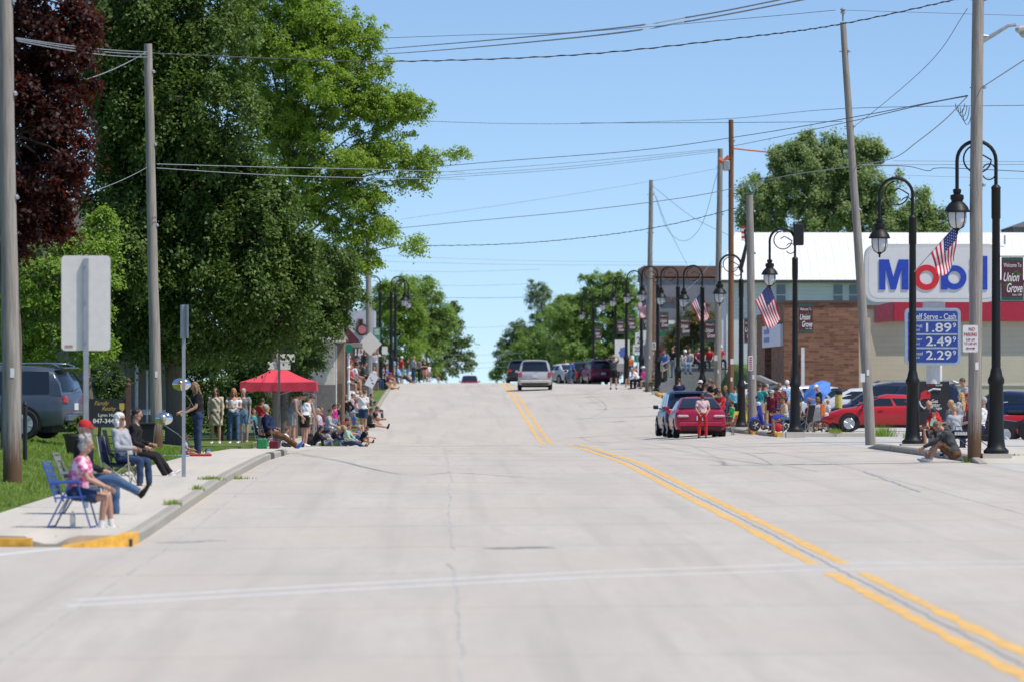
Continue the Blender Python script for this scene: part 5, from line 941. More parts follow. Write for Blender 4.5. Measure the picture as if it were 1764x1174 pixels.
def car(name, label, px, s, face, kind, pm, cat='car', dz=0., opn=None, lights=True, roof_rail=False, plate=True, spoke=5, wlow=None, bump2=None, sc=1., at=None):
    c = CAR[kind]; L, Wd = c['L'], c['W'] / 2; x, y = (PX(px, s), PY(s)) if at is None else at; T = thing(name, label, cat, (x, y, gz(x, y) + dz), -R(face), 'parked cars' if cat == 'car' else None)
    T.scale = (sc, sc, sc)
    def Y(f): return f * L / 2
    mb = MB(); vs = []; 
    for f, wf, zb, zt in c['body']:
        h = Wd * wf; half = [(0, zb), (.8 * h, zb), (.95 * h, zb + .05), (h, zb + .3 * (zt - zb)), (h * 1.0, zb + .62 * (zt - zb)), (.975 * h, zb + .86 * (zt - zb)), (.92 * h, zt - .01), (.75 * h, zt + .012), (0, zt + .03)]
        ring = [(a, Y(f), b) for a, b in half] + [(-a, Y(f), b) for a, b in half[-2:0:-1]]; vs += ring
    n = len(ring); k = len(c['body']); fs = [(i * n + j, (i + 1) * n + j, (i + 1) * n + (j + 1) % n, i * n + (j + 1) % n) for i in range(k - 1) for j in range(n)] + [tuple(range(n)), tuple(range(k * n - 1, (k - 1) * n - 1, -1))]
    mb.add(vs, fs); cvs = []; secs = []
    for f, zr, wr in c['cab']:
        # base of the greenhouse sits on the shoulder
        zt = np.interp(f, [b[0] for b in c['body']], [b[3] for b in c['body']]) - .03; hb = Wd * .93; hr = Wd * wr
        up = max(zr, zt + .02); tt = (up - zt) / (c['roof'] - zt); hr2 = hb + (hr - hb) * min(1, tt)
        half = [(hb, zt), (hb + (hr2 - hb) * .5, zt + (up - zt) * .5), (hr2, zt + (up - zt) * .86), (hr2 * .93, zt + (up - zt) * .97), (hr2 * .6, up + .015), (0, up + .03)]
        ring = [(a, Y(f), b) for a, b in half] + [(-a, Y(f), b) for a, b in half[-2::-1]]; cvs += ring; secs.append(half)
    n = len(ring); k = len(c['cab']); mb.add(cvs, [(i * n + j, (i + 1) * n + j, (i + 1) * n + j + 1, i * n + j + 1) for i in range(k - 1) for j in range(n - 1)] + [tuple(range(n)), tuple(range(k * n - 1, (k - 1) * n - 1, -1))])
    B = mb.obj('body', pm, T, smooth=50)
    # glazing: each pane slightly proud of the shell
    def P(i, j, sgn, t=0.): a = Vector((secs[i][j][0] * sgn, Y(c['cab'][i][0]), secs[i][j][1])); return a
    def pane(nm, quad, off):
        mb = MB(); q = [p + Vector(off) for p in quad]; mb.add(q + [p - Vector(off) * .5 for p in q], [(0, 1, 2, 3), (3, 2, 1, 0)]); return mb.obj(nm, M_glz, T)
    ri = 0; rj = next(i for i, cb in enumerate(c['cab']) if cb[1] > c['roof'] - .12)
    def end(i0, i1, nm, sy):
        a0, a1 = secs[i0], secs[i1]; y0, y1 = Y(c['cab'][i0][0]), Y(c['cab'][i1][0]); z0, z1 = a0[5][1], a1[5][1]
        if kind in ('suv', 'van', 'pickup') and sy < 0: z0 = c['belt'] + .02
        nseg = 4; vs = []
        ids = list(range(i0, i1 + (1 if i1 > i0 else -1), 1 if i1 > i0 else -1)); ys = [Y(c['cab'][i][0]) for i in ids]; zs = [secs[i][5][1] for i in ids]
        for q in range(nseg + 1):
            t = .06 + .86 * q / nseg; z = zs[0] + (zs[-1] - zs[0]) * t; yy = float(np.interp(z, zs, ys)) ; hw = Wd * (.86 + (c['cab'][rj][2] * .86 - .86) * t)
            for e in (-1, -.9, 0, .9, 1): vs.append((e * hw, yy + sy * (.012 - .05 * (abs(e) > .95)) , z + .012))
        mb = MB(); mb.add(vs, [(5 * i + j, 5 * i + j + 1, 5 * i + j + 6, 5 * i + j + 5) for i in range(nseg) for j in range(4)]); return mb.obj(nm, M_glz, T, smooth=True)
    end(0, rj, 'rear_window', -1); fi = max(i for i, cb in enumerate(c['cab']) if cb[1] > c['roof'] - .12); end(len(secs) - 1, fi, 'windscreen', 1)
    ys0, ys1 = Y(c['cab'][0][0]), Y(c['cab'][-1][0]); yr0, yr1 = Y(c['cab'][rj][0]), Y(c['cab'][fi][0])
    for sg in (-1, 1):
        nsp = 3 if kind in ('van', 'suv') else 2 if kind != 'pickup' else 1; 
        for q in range(nsp):
            a, b2 = q / nsp + .03, (q + 1) / nsp - .02
            def e(t, u):   # t along, u up
                yb = ys0 + .22 + (ys1 - ys0 - .35) * t; yt = yr0 + .02 + (yr1 - yr0 + .05) * t; yy = yb + (yt - yb) * u; zt = float(np.interp(yy / (L / 2), [b_[0] for b_ in c['body']], [b_[3] for b_ in c['body']])) + .03; zz = zt + (c['roof'] - .12 - zt) * u
                hb = Wd * .93; hr = Wd * c['cab'][rj][2]; fr = (zz - (zt - .06)) / (c['roof'] - zt + .06); hw = hb + (hr - hb) * min(1, fr * 1.12) + .012; return (sg * hw, yy, zz)
            mb = MB(); mb.add([e(a, 0), e(b2, 0), e(b2, .5), e(b2, 1), e(a, 1), e(a, .5)], [(0, 1, 2, 5), (5, 2, 3, 4)] if sg > 0 else [(5, 2, 1, 0), (4, 3, 2, 5)]); mb.obj('side_window', M_glz, T)
        # mirror, handles
        mb = MB(); mb.bevbox((sg * (Wd + .1), ys1 - .25, c['belt'] + .06), (.2, .1, .15), .03); mb.tube([(sg * (Wd * .9), ys1 - .22, c['belt'])] + [(sg * (Wd + .05), ys1 - .25, c['belt'] + .03)], .025, 6); mb.obj('wing_mirror', pm, T)
        for hy in ((-.1, .25) if kind in ('suv', 'van', 'sedan') else (.1,)): mb = MB(); mb.bevbox((sg * (Wd + .012), hy * L / 2, c['belt'] - .12), (.03, .16, .03), .01); mb.obj('door_handle', pm if kind != 'suv' else M_chr, T)
        for wy in c['wy']:
            yc = Y(wy); Mx = Matrix.Rotation(R(90), 4, 'Y'); mb = MB(); r = c['r']; mb.prismx([(yc + r * 1.2 * math.cos(a_), r + r * 1.2 * math.sin(a_)) for a_ in np.linspace(-.35, math.pi + .35, 16)], sg * Wd - .003, sg * Wd + .004); ar = mb.obj('wheel_arch', M_under, T)
            mb = MB(); mb.lathe([(r * .62, -.11), (r * .93, -.115), (r, -.08), (r, .08), (r * .93, .115), (r * .62, .11)], (sg * (Wd - .09), yc, r), 24, M=Mx); wh = mb.obj('wheel', M_tyre, T, smooth=True)
            mb = MB(); xo = sg * (Wd + .012); mb.lathe([(r * .62, -.01), (r * .66, 0), (r * .62, .01)], (xo, yc, r), 20, M=Mx)
            mb.lathe([(r * .16, -.02), (r * .16, .02)], (xo, yc, r), 10, M=Mx)
            for q in range(spoke): a = 2 * math.pi * q / spoke + .3; mb.tube([(xo, yc + r * .12 * math.cos(a), r + r * .12 * math.sin(a)), (xo, yc + r * .62 * math.cos(a), r + r * .62 * math.sin(a))], (.014, .045), 6, lat=(1, 0, 0))
            mb.obj('rim', M_rim, wh)
    y0 = -L / 2; zt = c['belt']
    mb = MB(); mb.box((0, 0, .24 if kind != 'pickup' else .38), (Wd * 1.75, L * .86, .16)); mb.obj('underbody', M_under, T)
    for sg in (-1, 1):
        mb = MB()
        if kind == 'suv': mb.bevbox((sg * Wd * .82, y0 + .03, zt - .12), (.26, .12, .2), .04)
        elif kind == 'van': mb.bevbox((sg * Wd * .87, y0 + .03, zt - .12), (.2, .12, .3), .03)
        elif kind == 'pickup': mb.bevbox((sg * Wd * .93, y0 + .0, zt - .22), (.14, .1, .4), .02)
        else: mb.bevbox((sg * Wd * .70, y0 + .03, zt - .2), (.42, .12, .11), .04)
        mb.obj('tail_light', M_tail if kind != 'sedan' else mat('tail_lamp_clear', (.62, .42, .45), .15, coat=1), T)
        mb = MB(); mb.bevbox((sg * Wd * .68, L / 2 - .1, .62 if kind != 'pickup' else .85), (.36, .2, .14), .04); mb.obj('headlight', M_head, T)
    if plate: mb = MB(); mb.box((0, y0 - .015, zt - .28 if kind != 'van' else zt - .2), (.32, .02, .16)); mb.obj('licence_plate', M_plate, T)
    mb = MB(); mb.bevbox((0, y0 + .0, .5), (Wd * 1.82, .14, .2), .05); mb.obj('rear_bumper', bump2 or pm, T); mb = MB(); mb.bevbox((0, y0 - .02, .36), (Wd * 1.6, .1, .1), .03); mb.obj('lower_trim', M_under, T)
    if kind in ('suv', 'van'):
        mb = MB(); mb.bevbox((0, y0 + .1 + (.12), c['roof'] - .04), (Wd * 1.35, .24, .04), .015); mb.obj('spoiler', pm, T)
        mb = MB(); mb.tube([(-.05, y0 - .0, zt + .1), (.3, y0 + .04, zt + .14)], .012, 5); mb.obj('wiper', M_under, T)
    if roof_rail:
        for sg in (-1, 1): mb = MB(); mb.tube([(sg * Wd * .68, yr0 - .1, c['roof'] + .0), (sg * Wd * .7, yr0 + .1, c['roof'] + .07), (sg * Wd * .7, yr1 - .1, c['roof'] + .07), (sg * Wd * .68, yr1 + .1, c['roof'] + .0)], .022, 6); mb.obj('roof_rail', M_chr, T)
    if opn: # raised tailgate
        mb = MB(); d = Vector((0, math.cos(R(opn)), math.sin(R(opn)))); a = Vector((0, y0 + .35, c['roof'])); u = Vector((0, -1, 0)) * math.cos(R(opn)) + Vector((0, 0, math.sin(R(opn)))); 
        q = [a + Vector((-Wd * .8, 0, 0)), a + Vector((Wd * .8, 0, 0)), a + u * 1.1 + Vector((Wd * .85, 0, 0)), a + u * 1.1 + Vector((-Wd * .85, 0, 0))]; nn = Vector((0, .0, .07)); mb.add(q + [p + nn for p in q], [(0, 1, 2, 3), (7, 6, 5, 4), (0, 4, 5, 1), (1, 5, 6, 2), (2, 6, 7, 3), (3, 7, 4, 0)]); mb.obj('tailgate', pm, T)
    return T
PM_grey = paint('paint_grey', (.07, .09, .12), .5); PM_navy = paint('paint_navy', (.015, .03, .09), .4); PM_red = paint('paint_red', (.34, .012, .05), .2); PM_sil = paint('paint_silver', (.46, .47, .49), .5); PM_blk = paint('paint_black', (.02, .022, .026), .3); PM_mar = paint('paint_maroon', (.20, .015, .045), .4); PM_wht = paint('paint_white', (.62, .64, .66), .2); PM_rc = paint('paint_bright_red', (.46, .015, .02), .2); PM_dv = paint('paint_midnight', (.02, .03, .07), .3); PM_tan = mat('bumper_light', (.5, .47, .43), .5)
car('parked_car', 'dark grey estate car parked at left behind the thick pole, tail light showing', 60, 76, 283, 'suv', PM_grey, roof_rail=True, spoke=6, sc=.95, at=(PX(-32, 76), PY(76)))
car('parked_car', 'dark navy car parked half in front of the red saloon at right', 1180, 45.2, 357, 'suv', PM_navy, sc=1.0)
car('parked_car', 'red saloon parked at the right kerb with woman behind it', 1199, 47.5, 358, 'sedan', PM_red)
car('driving_car', 'silver minivan driving away just before the crest of the road', 921.5, 29.0, 1, 'van', PM_sil, bump2=PM_tan)
car('parked_car', 'dark car with lit red lamp seen just left of the silver minivan', 896, 23.5, 0, 'suv', PM_blk)
car('parked_car', 'white saloon angle parked beyond the silver minivan at right', 968, 23.5, 335, 'sedan', PM_wht)
car('pickup_truck', 'dark pickup truck parked left of the maroon vehicle', 1004, 23.8, 352, 'pickup', PM_blk, dz=-.3)
car('parked_car', 'maroon sport utility car parked at the right side near the crest', 1030, 24.2, 352, 'suv', PM_mar, roof_rail=True)
car('driving_car', 'distant car with red roof coming over the crest with only its top showing', 809, 15.5, 180, 'pickup', PM_red, dz=-.2)
# forecourt
car('parked_car', 'silver minivan with open tailgate and blue side behind the lamp post with speaker', 1375, 43, 76, 'van', PM_sil, opn=22, sc=.9, dz=.05, at=(PX(1414, 41.6), PY(41.6)))
car('parked_car', 'white compact car parked between the brick wall and the dark van', 1455, 45, 96, 'sedan', PM_wht, dz=.12, at=(PX(1508, 43.7), PY(43.7)))
car('parked_car', 'dark blue minivan parked behind the low red coupe', 1530, 46, 270, 'van', PM_dv, at=(PX(1540, 46.5), PY(46.5)), roof_rail=True)
car('parked_car', 'low bright red coupe with silver wheels on the forecourt', 1510, 49, 270, 'coupe', PM_rc, at=(PX(1527, 49.5), PY(49.5)))
car('pickup_truck', 'red pickup partly hidden behind the nearest lamp post at the right edge', 1780, 56, 280, 'pickup', PM_rc, at=(PX(1815, 54), PY(54)), dz=-.3, sc=.8)
car('parked_car', 'blue car behind the brown footed pole at the right edge', 1700, 55, 300, 'sedan', PM_navy, at=(PX(1730, 50), PY(50)), dz=-.05)
# small decal on the coupe, duffel on its roof, umbrella
s = 46; T = thing('sun_umbrella', 'bright blue umbrella tilted on the forecourt beside the white compact car', 'umbrella', W(1403, 668, 46.5), 0); M_umb = mat('umbrella_blue', (.10, .26, .70), .6); mb = MB(); n = 8; vs = [(0, 0, 0)]; d = Matrix.Rotation(R(-38), 4, 'Y') @ Matrix.Rotation(R(35), 4, 'X')
for k in range(n): a = 2 * math.pi * k / n; vs.append(d @ Vector((.72 * math.cos(a), .72 * math.sin(a), -.30)))
for k in range(n): a = 2 * math.pi * (k + .5) / n; vs.append(d @ Vector((.645 * math.cos(a), .645 * math.sin(a), -.25)))
mb.add(vs, [f for k in range(n) for f in ((0, 1 + k, 1 + n + k), (0, 1 + n + k, 1 + (k + 1) % n))]); mb.obj('canopy', M_umb, T); mb = MB(); mb.tube([(0, 0, 0), d @ Vector((0, 0, -1.1))], .012, 6); mb.obj('shaft', M_galv, T); T.scale = (.85, .85, .85)
# blue scooter
s = 48; b = G(1326, s); T = thing('motor_scooter', 'blue motor scooter parked beside the grey pole with parking signs', 'scooter', b, R(118)); M_sc = paint('paint_scooter_blue', (.02, .05, .50), .2)
def wheel(T, y, r, wd=.09):
    Mx = Matrix.Rotation(R(90), 4, 'Y'); mb = MB(); mb.lathe([(r * .6, -wd / 2), (r * .9, -wd / 2), (r, -wd / 3), (r, wd / 3), (r * .9, wd / 2), (r * .6, wd / 2)], (0, y, r), 20, M=Mx); w_ = mb.obj('wheel', M_tyre, T, smooth=True); mb = MB(); mb.lathe([(r * .62, -.03), (r * .55, 0), (r * .62, .03)], (0, y, r), 16, M=Mx)
    for q in range(5): a = q * 1.257; [mb.tube([(e, y, r), (e, y + r * .6 * math.cos(a), r + r * .6 * math.sin(a))], .018, 5) for e in (-wd / 2 - .004, wd / 2 + .004)]
    mb.obj('rim', M_rim, w_)
wheel(T, .62, .22, .11); wheel(T, -.55, .22, .11)
mb = MB(); mb.tube([(0, .80, .36), (0, .72, .47), (0, .58, .50), (0, .45, .44)], [(.07, .02), (.085, .03), (.085, .03), (.07, .02)], 10, lat=(1, 0, 0)); mb.obj('front_fender', M_sc, T, smooth=True)
mb = MB(); mb.tube([(0, .30, .24), (0, .36, .42), (0, .42, .70), (0, .46, .90), (0, .47, 1.02)], [(.14, .05), (.15, .05), (.15, .06), (.12, .07), (.08, .05)], 12, lat=(1, 0, 0)); mb.obj('leg_shield', M_sc, T, smooth=True)
mb = MB(); mb.tube([(0, .34, .25), (0, .05, .23), (0, -.22, .25)], [(.15, .03), (.14, .03), (.14, .04)], 10, lat=(1, 0, 0)); mb.tube([(0, -.18, .36), (0, -.35, .52), (0, -.62, .62), (0, -.88, .66)], [(.11, .12), (.15, .18), (.15, .14), (.07, .06)], 12, lat=(1, 0, 0)); mb.obj('body', M_sc, T, smooth=True)
mb = MB(); mb.bevbox((0, -.5, .78), (.26, .62, .1), .04); mb.obj('seat', M_blk, T); mb = MB(); mb.tube([(-.3, .36, 1.02), (0, .4, 1.0), (.3, .36, 1.02)], .018, 6); mb.tube([(0, .62, .22), (0, .42, .95)], .025, 6); mb.obj('handlebar', M_chr, T); mb = MB(); mb.bevbox((0, .47, .98), (.2, .14, .16), .04); mb.obj('headlight', M_head, T)
for sg in (-1, 1): mb = MB(); mb.tube([(sg * .25, .38, 1.02), (sg * .33, .36, 1.2)], .01, 5); mb.ell((sg * .33, .36, 1.22), (.06, .02, .05)); mb.obj('mirror', M_blk, T)
# black quad bike at right edge
s = 62; b = G(1742, s); T = thing('quad_bike', 'black quad bike parked at the right edge beside the nearest lamp post', 'quad bike', b, R(75))
for x in (-.42, .42):
    for y in (-.6, .6):
        Mx = Matrix.Rotation(R(90), 4, 'Y'); mb = MB(); mb.lathe([(.12, -.13), (.27, -.13), (.31, -.08), (.31, .08), (.27, .13), (.12, .13)], (x, y, .31), 18, M=Mx); mb.obj('wheel', M_tyre, T, smooth=True)
mb = MB(); mb.prismx([(-.95, .75), (-.5, .62), (-.2, .55), (.2, .6), (.55, .85), (.98, .78), (.98, .7), (.5, .5), (.3, .35), (-.3, .35), (-.5, .5), (-.95, .66)], -.3, .3); mb.obj('body', PM_blk, T)
mb = MB()
for y in (-.68, .68): mb.bevbox((0, y, .92), (1.0, .5, .04), .01); [mb.tube([(x, y - .2, .98), (x, y + .2, .98)], .012, 5) for x in (-.4, -.2, 0, .2, .4)]
mb.obj('rack', M_blk, T); mb = MB(); mb.bevbox((0, -.2, .8), (.3, .6, .14), .05); mb.obj('seat', M_blk, T); mb = MB(); mb.tube([(-.38, .15, 1.1), (0, .3, 1.08), (.38, .15, 1.1)], .018, 6); mb.tube([(0, .45, .7), (0, .3, 1.08)], .03, 6); mb.obj('handlebar', M_chr, T)
for sg in (-1, 1): mb = MB(); mb.ell((sg * .25, .97, .72), (.1, .06, .08)); mb.obj('headlight', M_head, T)
mb = MB(); mb.lathe([(.1, 0), (.13, .02), (.13, .5), (.1, .52)], (0, 0, 0), 12); T = thing('drink_jug', 'yellow and black drink jug on the wall of the dark blue minivan roof line', 'jug', W(1447, 697, 49)); mb.obj('jug_body', mat('jug_yellow', (.6, .5, .12), .5), T); mb = MB(); mb.lathe([(.14, .5), (.14, .62), (.08, .66)], (0, 0, 0), 12); mb.obj('lid', M_blk, T)
T['label'] = 'yellow water cooler jug with dark lid beside the dark blue minivan bonnet'; x_, y_ = PX(1447, 49), PY(49); T.location.z = gz(x_, y_); mb = MB(); mb.box((0, 0, .0), (.02, .02, .02)); T.location = W(1445, 703, 49)
mb = MB(); mb.box((0, 0, (gz(x_, y_) - T.location.z) / 2), (.5, .4, abs(gz(x_, y_) - T.location.z) - .01)); o_ = mb.obj('folding_table', M_blk, loc=T.location); tag(o_, 'small dark folding table holding the yellow cooler jug', 'table')
# ------------------------------------------------------------------ people: one continuous remeshed body each, hair and clothes as parts
SKIN = {k: mat('skin_' + k, c, .55, var=.06, scale=12) for k, c in dict(light=(.44, .245, .17), tan=(.34, .17, .11), dark=(.30, .15, .09)).items()}
HAIR = {k: mat('hair_' + k, c, .6, var=.35, scale=40) for k, c in dict(brown=(.07, .035, .02), black=(.012, .010, .010), blond=(.42, .28, .12), grey=(.34, .33, .31), white=(.68, .67, .64), lbrown=(.20, .12, .06), red=(.40, .16, .06)).items()}
M_eye = mat('eye', (.03, .025, .02), .2); M_lip = mat('lips', (.36, .13, .11), .5)
PAL = dict(pink=(.55, .12, .26), white=(.72, .72, .73), black=(.02, .02, .023), navy=(.02, .03, .08), denim=(.07, .13, .24), ddenim=(.035, .06, .12), ldenim=(.16, .25, .38), grey=(.20, .21, .22), lgrey=(.36, .38, .42), dgrey=(.06, .065, .07), red=(.48, .03, .035), tan=(.36, .27, .17), cream=(.48, .43, .34), olive=(.12, .13, .08), blue=(.06, .16, .50), lblue=(.22, .42, .68), cyan=(.18, .50, .60), teal=(.02, .22, .25), maroon=(.14, .02, .04), yellow=(.62, .55, .10), magenta=(.55, .04, .30), orange=(.65, .18, .06), brown=(.13, .07, .04), green=(.03, .22, .09), lav=(.48, .44, .56), pinkr=(.62, .25, .28), sage=(.35, .5, .4))
CL = {}
def clm(n):
    if n not in CL:
        if n == 'tiedye':
            m, t, b, v = base_mat('cloth_tiedye', .9); a = noise(t, mapping(t, v, (1, 1, 1.6)), 9, 3); t.links.new(mixrgb(t, mixrgb(t, (.62, .08, .26), (.75, .66, .70), rampv(t, a, .42, .58)), (.72, .78, .85), 0.0), b.inputs['Base Color']); CL[n] = m
        elif n in ('plaid', 'plaidb', 'stripe'):
            m, t, b, v = base_mat('cloth_' + n, .9); w1 = _n(t, 'ShaderNodeTexWave'); w1.bands_direction = 'X'; w1.inputs['Scale'].default_value = 4; w2 = _n(t, 'ShaderNodeTexWave'); w2.bands_direction = 'Z'; w2.inputs['Scale'].default_value = 4 if n != 'stripe' else 12
            t.links.new(v, w1.inputs[0]); t.links.new(v, w2.inputs[0]); A, B_ = dict(plaid=((.05, .012, .018), (.30, .08, .08)), plaidb=((.08, .10, .25), (.55, .5, .55)), stripe=((.62, .62, .62), (.55, .12, .16)))[n]
            c = mixrgb(t, A, B_, rampv(t, w2.outputs[1], .55, .75)); c = mixrgb(t, c, B_, rampv(t, w1.outputs[1], .65, .9, (0, 0, 0), (.6, .6, .6))) if n != 'stripe' else c; t.links.new(c, b.inputs['Base Color']); CL[n] = m
        else: CL[n] = cloth(n, PAL[n])
    return CL[n]
QUEUE = []
def remesh(name, m, parent, mb, voxel, smooth=2, top=None):
    QUEUE.append((name, m, parent, mb, voxel, smooth, top))
def flush():
    tmp = []
    for name, m, parent, mb, voxel, smooth, top in QUEUE:
        me = bpy.data.meshes.new(name); me.from_pydata(mb.v, [], mb.f); o = bpy.data.objects.new(name + '_src', me); COL.objects.link(o)
        r = o.modifiers.new('r', 'REMESH'); r.mode = 'VOXEL'; r.voxel_size = voxel
        if smooth: q = o.modifiers.new('s', 'SMOOTH'); q.factor = .5; q.iterations = smooth
        tmp.append(o)
    dg = bpy.context.evaluated_depsgraph_get(); dg.update()
    for (name, m, parent, mb, voxel, smooth, top), o in zip(QUEUE, tmp):
        me = bpy.data.meshes.new_from_object(o.evaluated_get(dg)); me.name = name
        if name != 'person':
            k = len(me.vertices); co = np.empty(k * 3); me.vertices.foreach_get('co', co); nr = np.empty(k * 3); me.vertices.foreach_get('normal', nr); co = co.reshape(-1, 3); nr = nr.reshape(-1, 3); x, y, z = co.T; ph = (len(me.vertices) % 97) * .3
            if name == 'hair': d = .0035 * np.sin(150 * x + 4 * np.sin(30 * z + ph)) + .003 * np.sin(120 * y + 5 * np.sin(25 * z))
            else: d = .0065 * np.sin(26 * z + 3.5 * np.sin(11 * x + ph) + 2.5 * np.sin(13 * y)) + .0045 * np.sin(38 * x + 5 * np.sin(9 * z + ph) + 3 * y * 9)
            if name in ('trousers', 'shorts'): d = d * .45 + .002
            co = co + nr * d[:, None]; me.vertices.foreach_set('co', co.reshape(-1)); me.update()
        me.materials.clear(); me.materials.append(m); me.polygons.foreach_set('use_smooth', [True] * len(me.polygons))
        if top is not None: top.data = me
        else: n = bpy.data.objects.new(name, me); COL.objects.link(n); n.parent = parent
    for o in tmp: d = o.data; bpy.data.objects.remove(o); bpy.data.meshes.remove(d)
    QUEUE.clear()
V = Vector
def cap(mb, p0, p1, r0, r1, ends=True, lat=None, n=10):
    """tapered limb piece with rounded ends"""
    p0, p1 = V(p0), V(p1); mb.tube([p0, p1], [r0, r1], n, lat=lat)
    if ends:
        for p, r in ((p0, r0), (p1, r1)): rr = r if isinstance(r, (int, float)) else min(r); mb.ell(p, (r[0], r[1], rr) if not isinstance(r, (int, float)) else r, 10, 6)
POSES = dict(
    stand=dict(z=.93, lean=2, arms=[(4, 14, .14, 0), (-4, 10, .14, 0)], legs=[(3, 0, .05), (-3, -4, .05)]),
    walk=dict(z=.91, lean=4, arms=[(25, 40, .1, 0), (-20, -5, .1, 0)], legs=[(18, 8, .02), (-12, -25, .02)]),
    phone=dict(z=.93, lean=2, hp=28, arms=[(18, 105, .08, .45), (14, 98, .08, .45)], legs=[(2, -1, .05), (-2, -4, .05)]),
    cross=dict(z=.93, lean=-2, hp=25, arms=[(14, 92, .16, .85), (14, 88, .16, .85)], legs=[(3, 0, .06), (-2, -3, .04)]),
    hips=dict(z=.93, lean=0, arms=[(-20, 15, .85, .9), (-20, 15, .85, .9)], legs=[(4, 0, .08), (-2, -4, .08)]),
    clasp=dict(z=.93, lean=3, arms=[(5, 55, .35, .55), (5, 55, .35, .55)], legs=[(2, 0, .08), (-1, -2, .08)]),
    behind=dict(z=.93, lean=3, arms=[(-14, -28, .30, .55), (-14, -28, .30, .55)], legs=[(2, 0, .08), (-1, -2, .08)]),
    raised=dict(z=.93, lean=-2, arms=[(120, 215, .5, .55), (120, 215, .5, .55)], legs=[(2, 0, .1), (-1, -2, .1)]),
    camera=dict(z=.93, lean=2, arms=[(60, 150, .2, .4), (60, 150, .2, .4)], legs=[(2, 0, .08), (-1, -2, .08)]),
    bend=dict(z=.91, lean=42, hp=30, arms=[(12, 25, .05, .1), (4, 50, .1, .2)], legs=[(4, 0, .08), (-2, -6, .08)]),
    lean=dict(z=.92, lean=22, hp=20, arms=[(4, 12, .10, .0), (10, 42, .12, .2)], legs=[(4, 0, .06), (-2, -6, .06)]),
    sit=dict(z=.50, lean=-10, arms=[(14, 72, .14, .30), (10, 62, .14, .22)], legs=[(82, 4, .08), (84, 0, .08)]),
    sitfwd=dict(z=.50, lean=20, arms=[(14, 66, .16, .35), (18, 74, .14, .30)], legs=[(82, -4, .10), (84, 2, .12)]),
    sitx=dict(z=.50, lean=-8, arms=[(12, 72, .14, .45), (10, 66, .14, .4)], legs=[(84, -4, .04), (100, 62, -.12)]),
    sitout=dict(z=.46, lean=-22, arms=[(6, 78, .16, .4), (2, 66, .16, .35)], legs=[(76, 52, .04), (72, 58, .04)]),
    curb=dict(z=.16, lean=28, hp=14, arms=[(42, 78, .20, .35), (38, 86, .16, .5)], legs=[(128, 8, .1), (122, 14, .12)]),
    curbdrop=dict(z=.14, lean=16, hp=0, arms=[(32, 66, .16, .25), (24, 72, .12, .4)], legs=[(118, 22, .1), (108, 36, .1)]),
    ground=dict(z=.13, lean=8, hp=10, arms=[(40, 60, .12, .1), (35, 75, .12, .3)], legs=[(86, 80, .06), (92, 76, .12)]),
    kneel=dict(z=.26, lean=20, hp=14, arms=[(45, 60, .12, .1), (35, 75, .12, .3)], legs=[(118, -20, .14), (70, -80, .1)]),
    wall=dict(z=.12, lean=6, arms=[(20, 40, .15, .1), (30, 55, .12, .3)], legs=[(84, 6, .08), (86, -4, .08)]),
    hug=dict(z=.93, lean=5, hp=20, arms=[(40, 110, .1, .5), (48, 100, .1, .5)], legs=[(2, 0, .06), (-2, -3, .06)]),
)
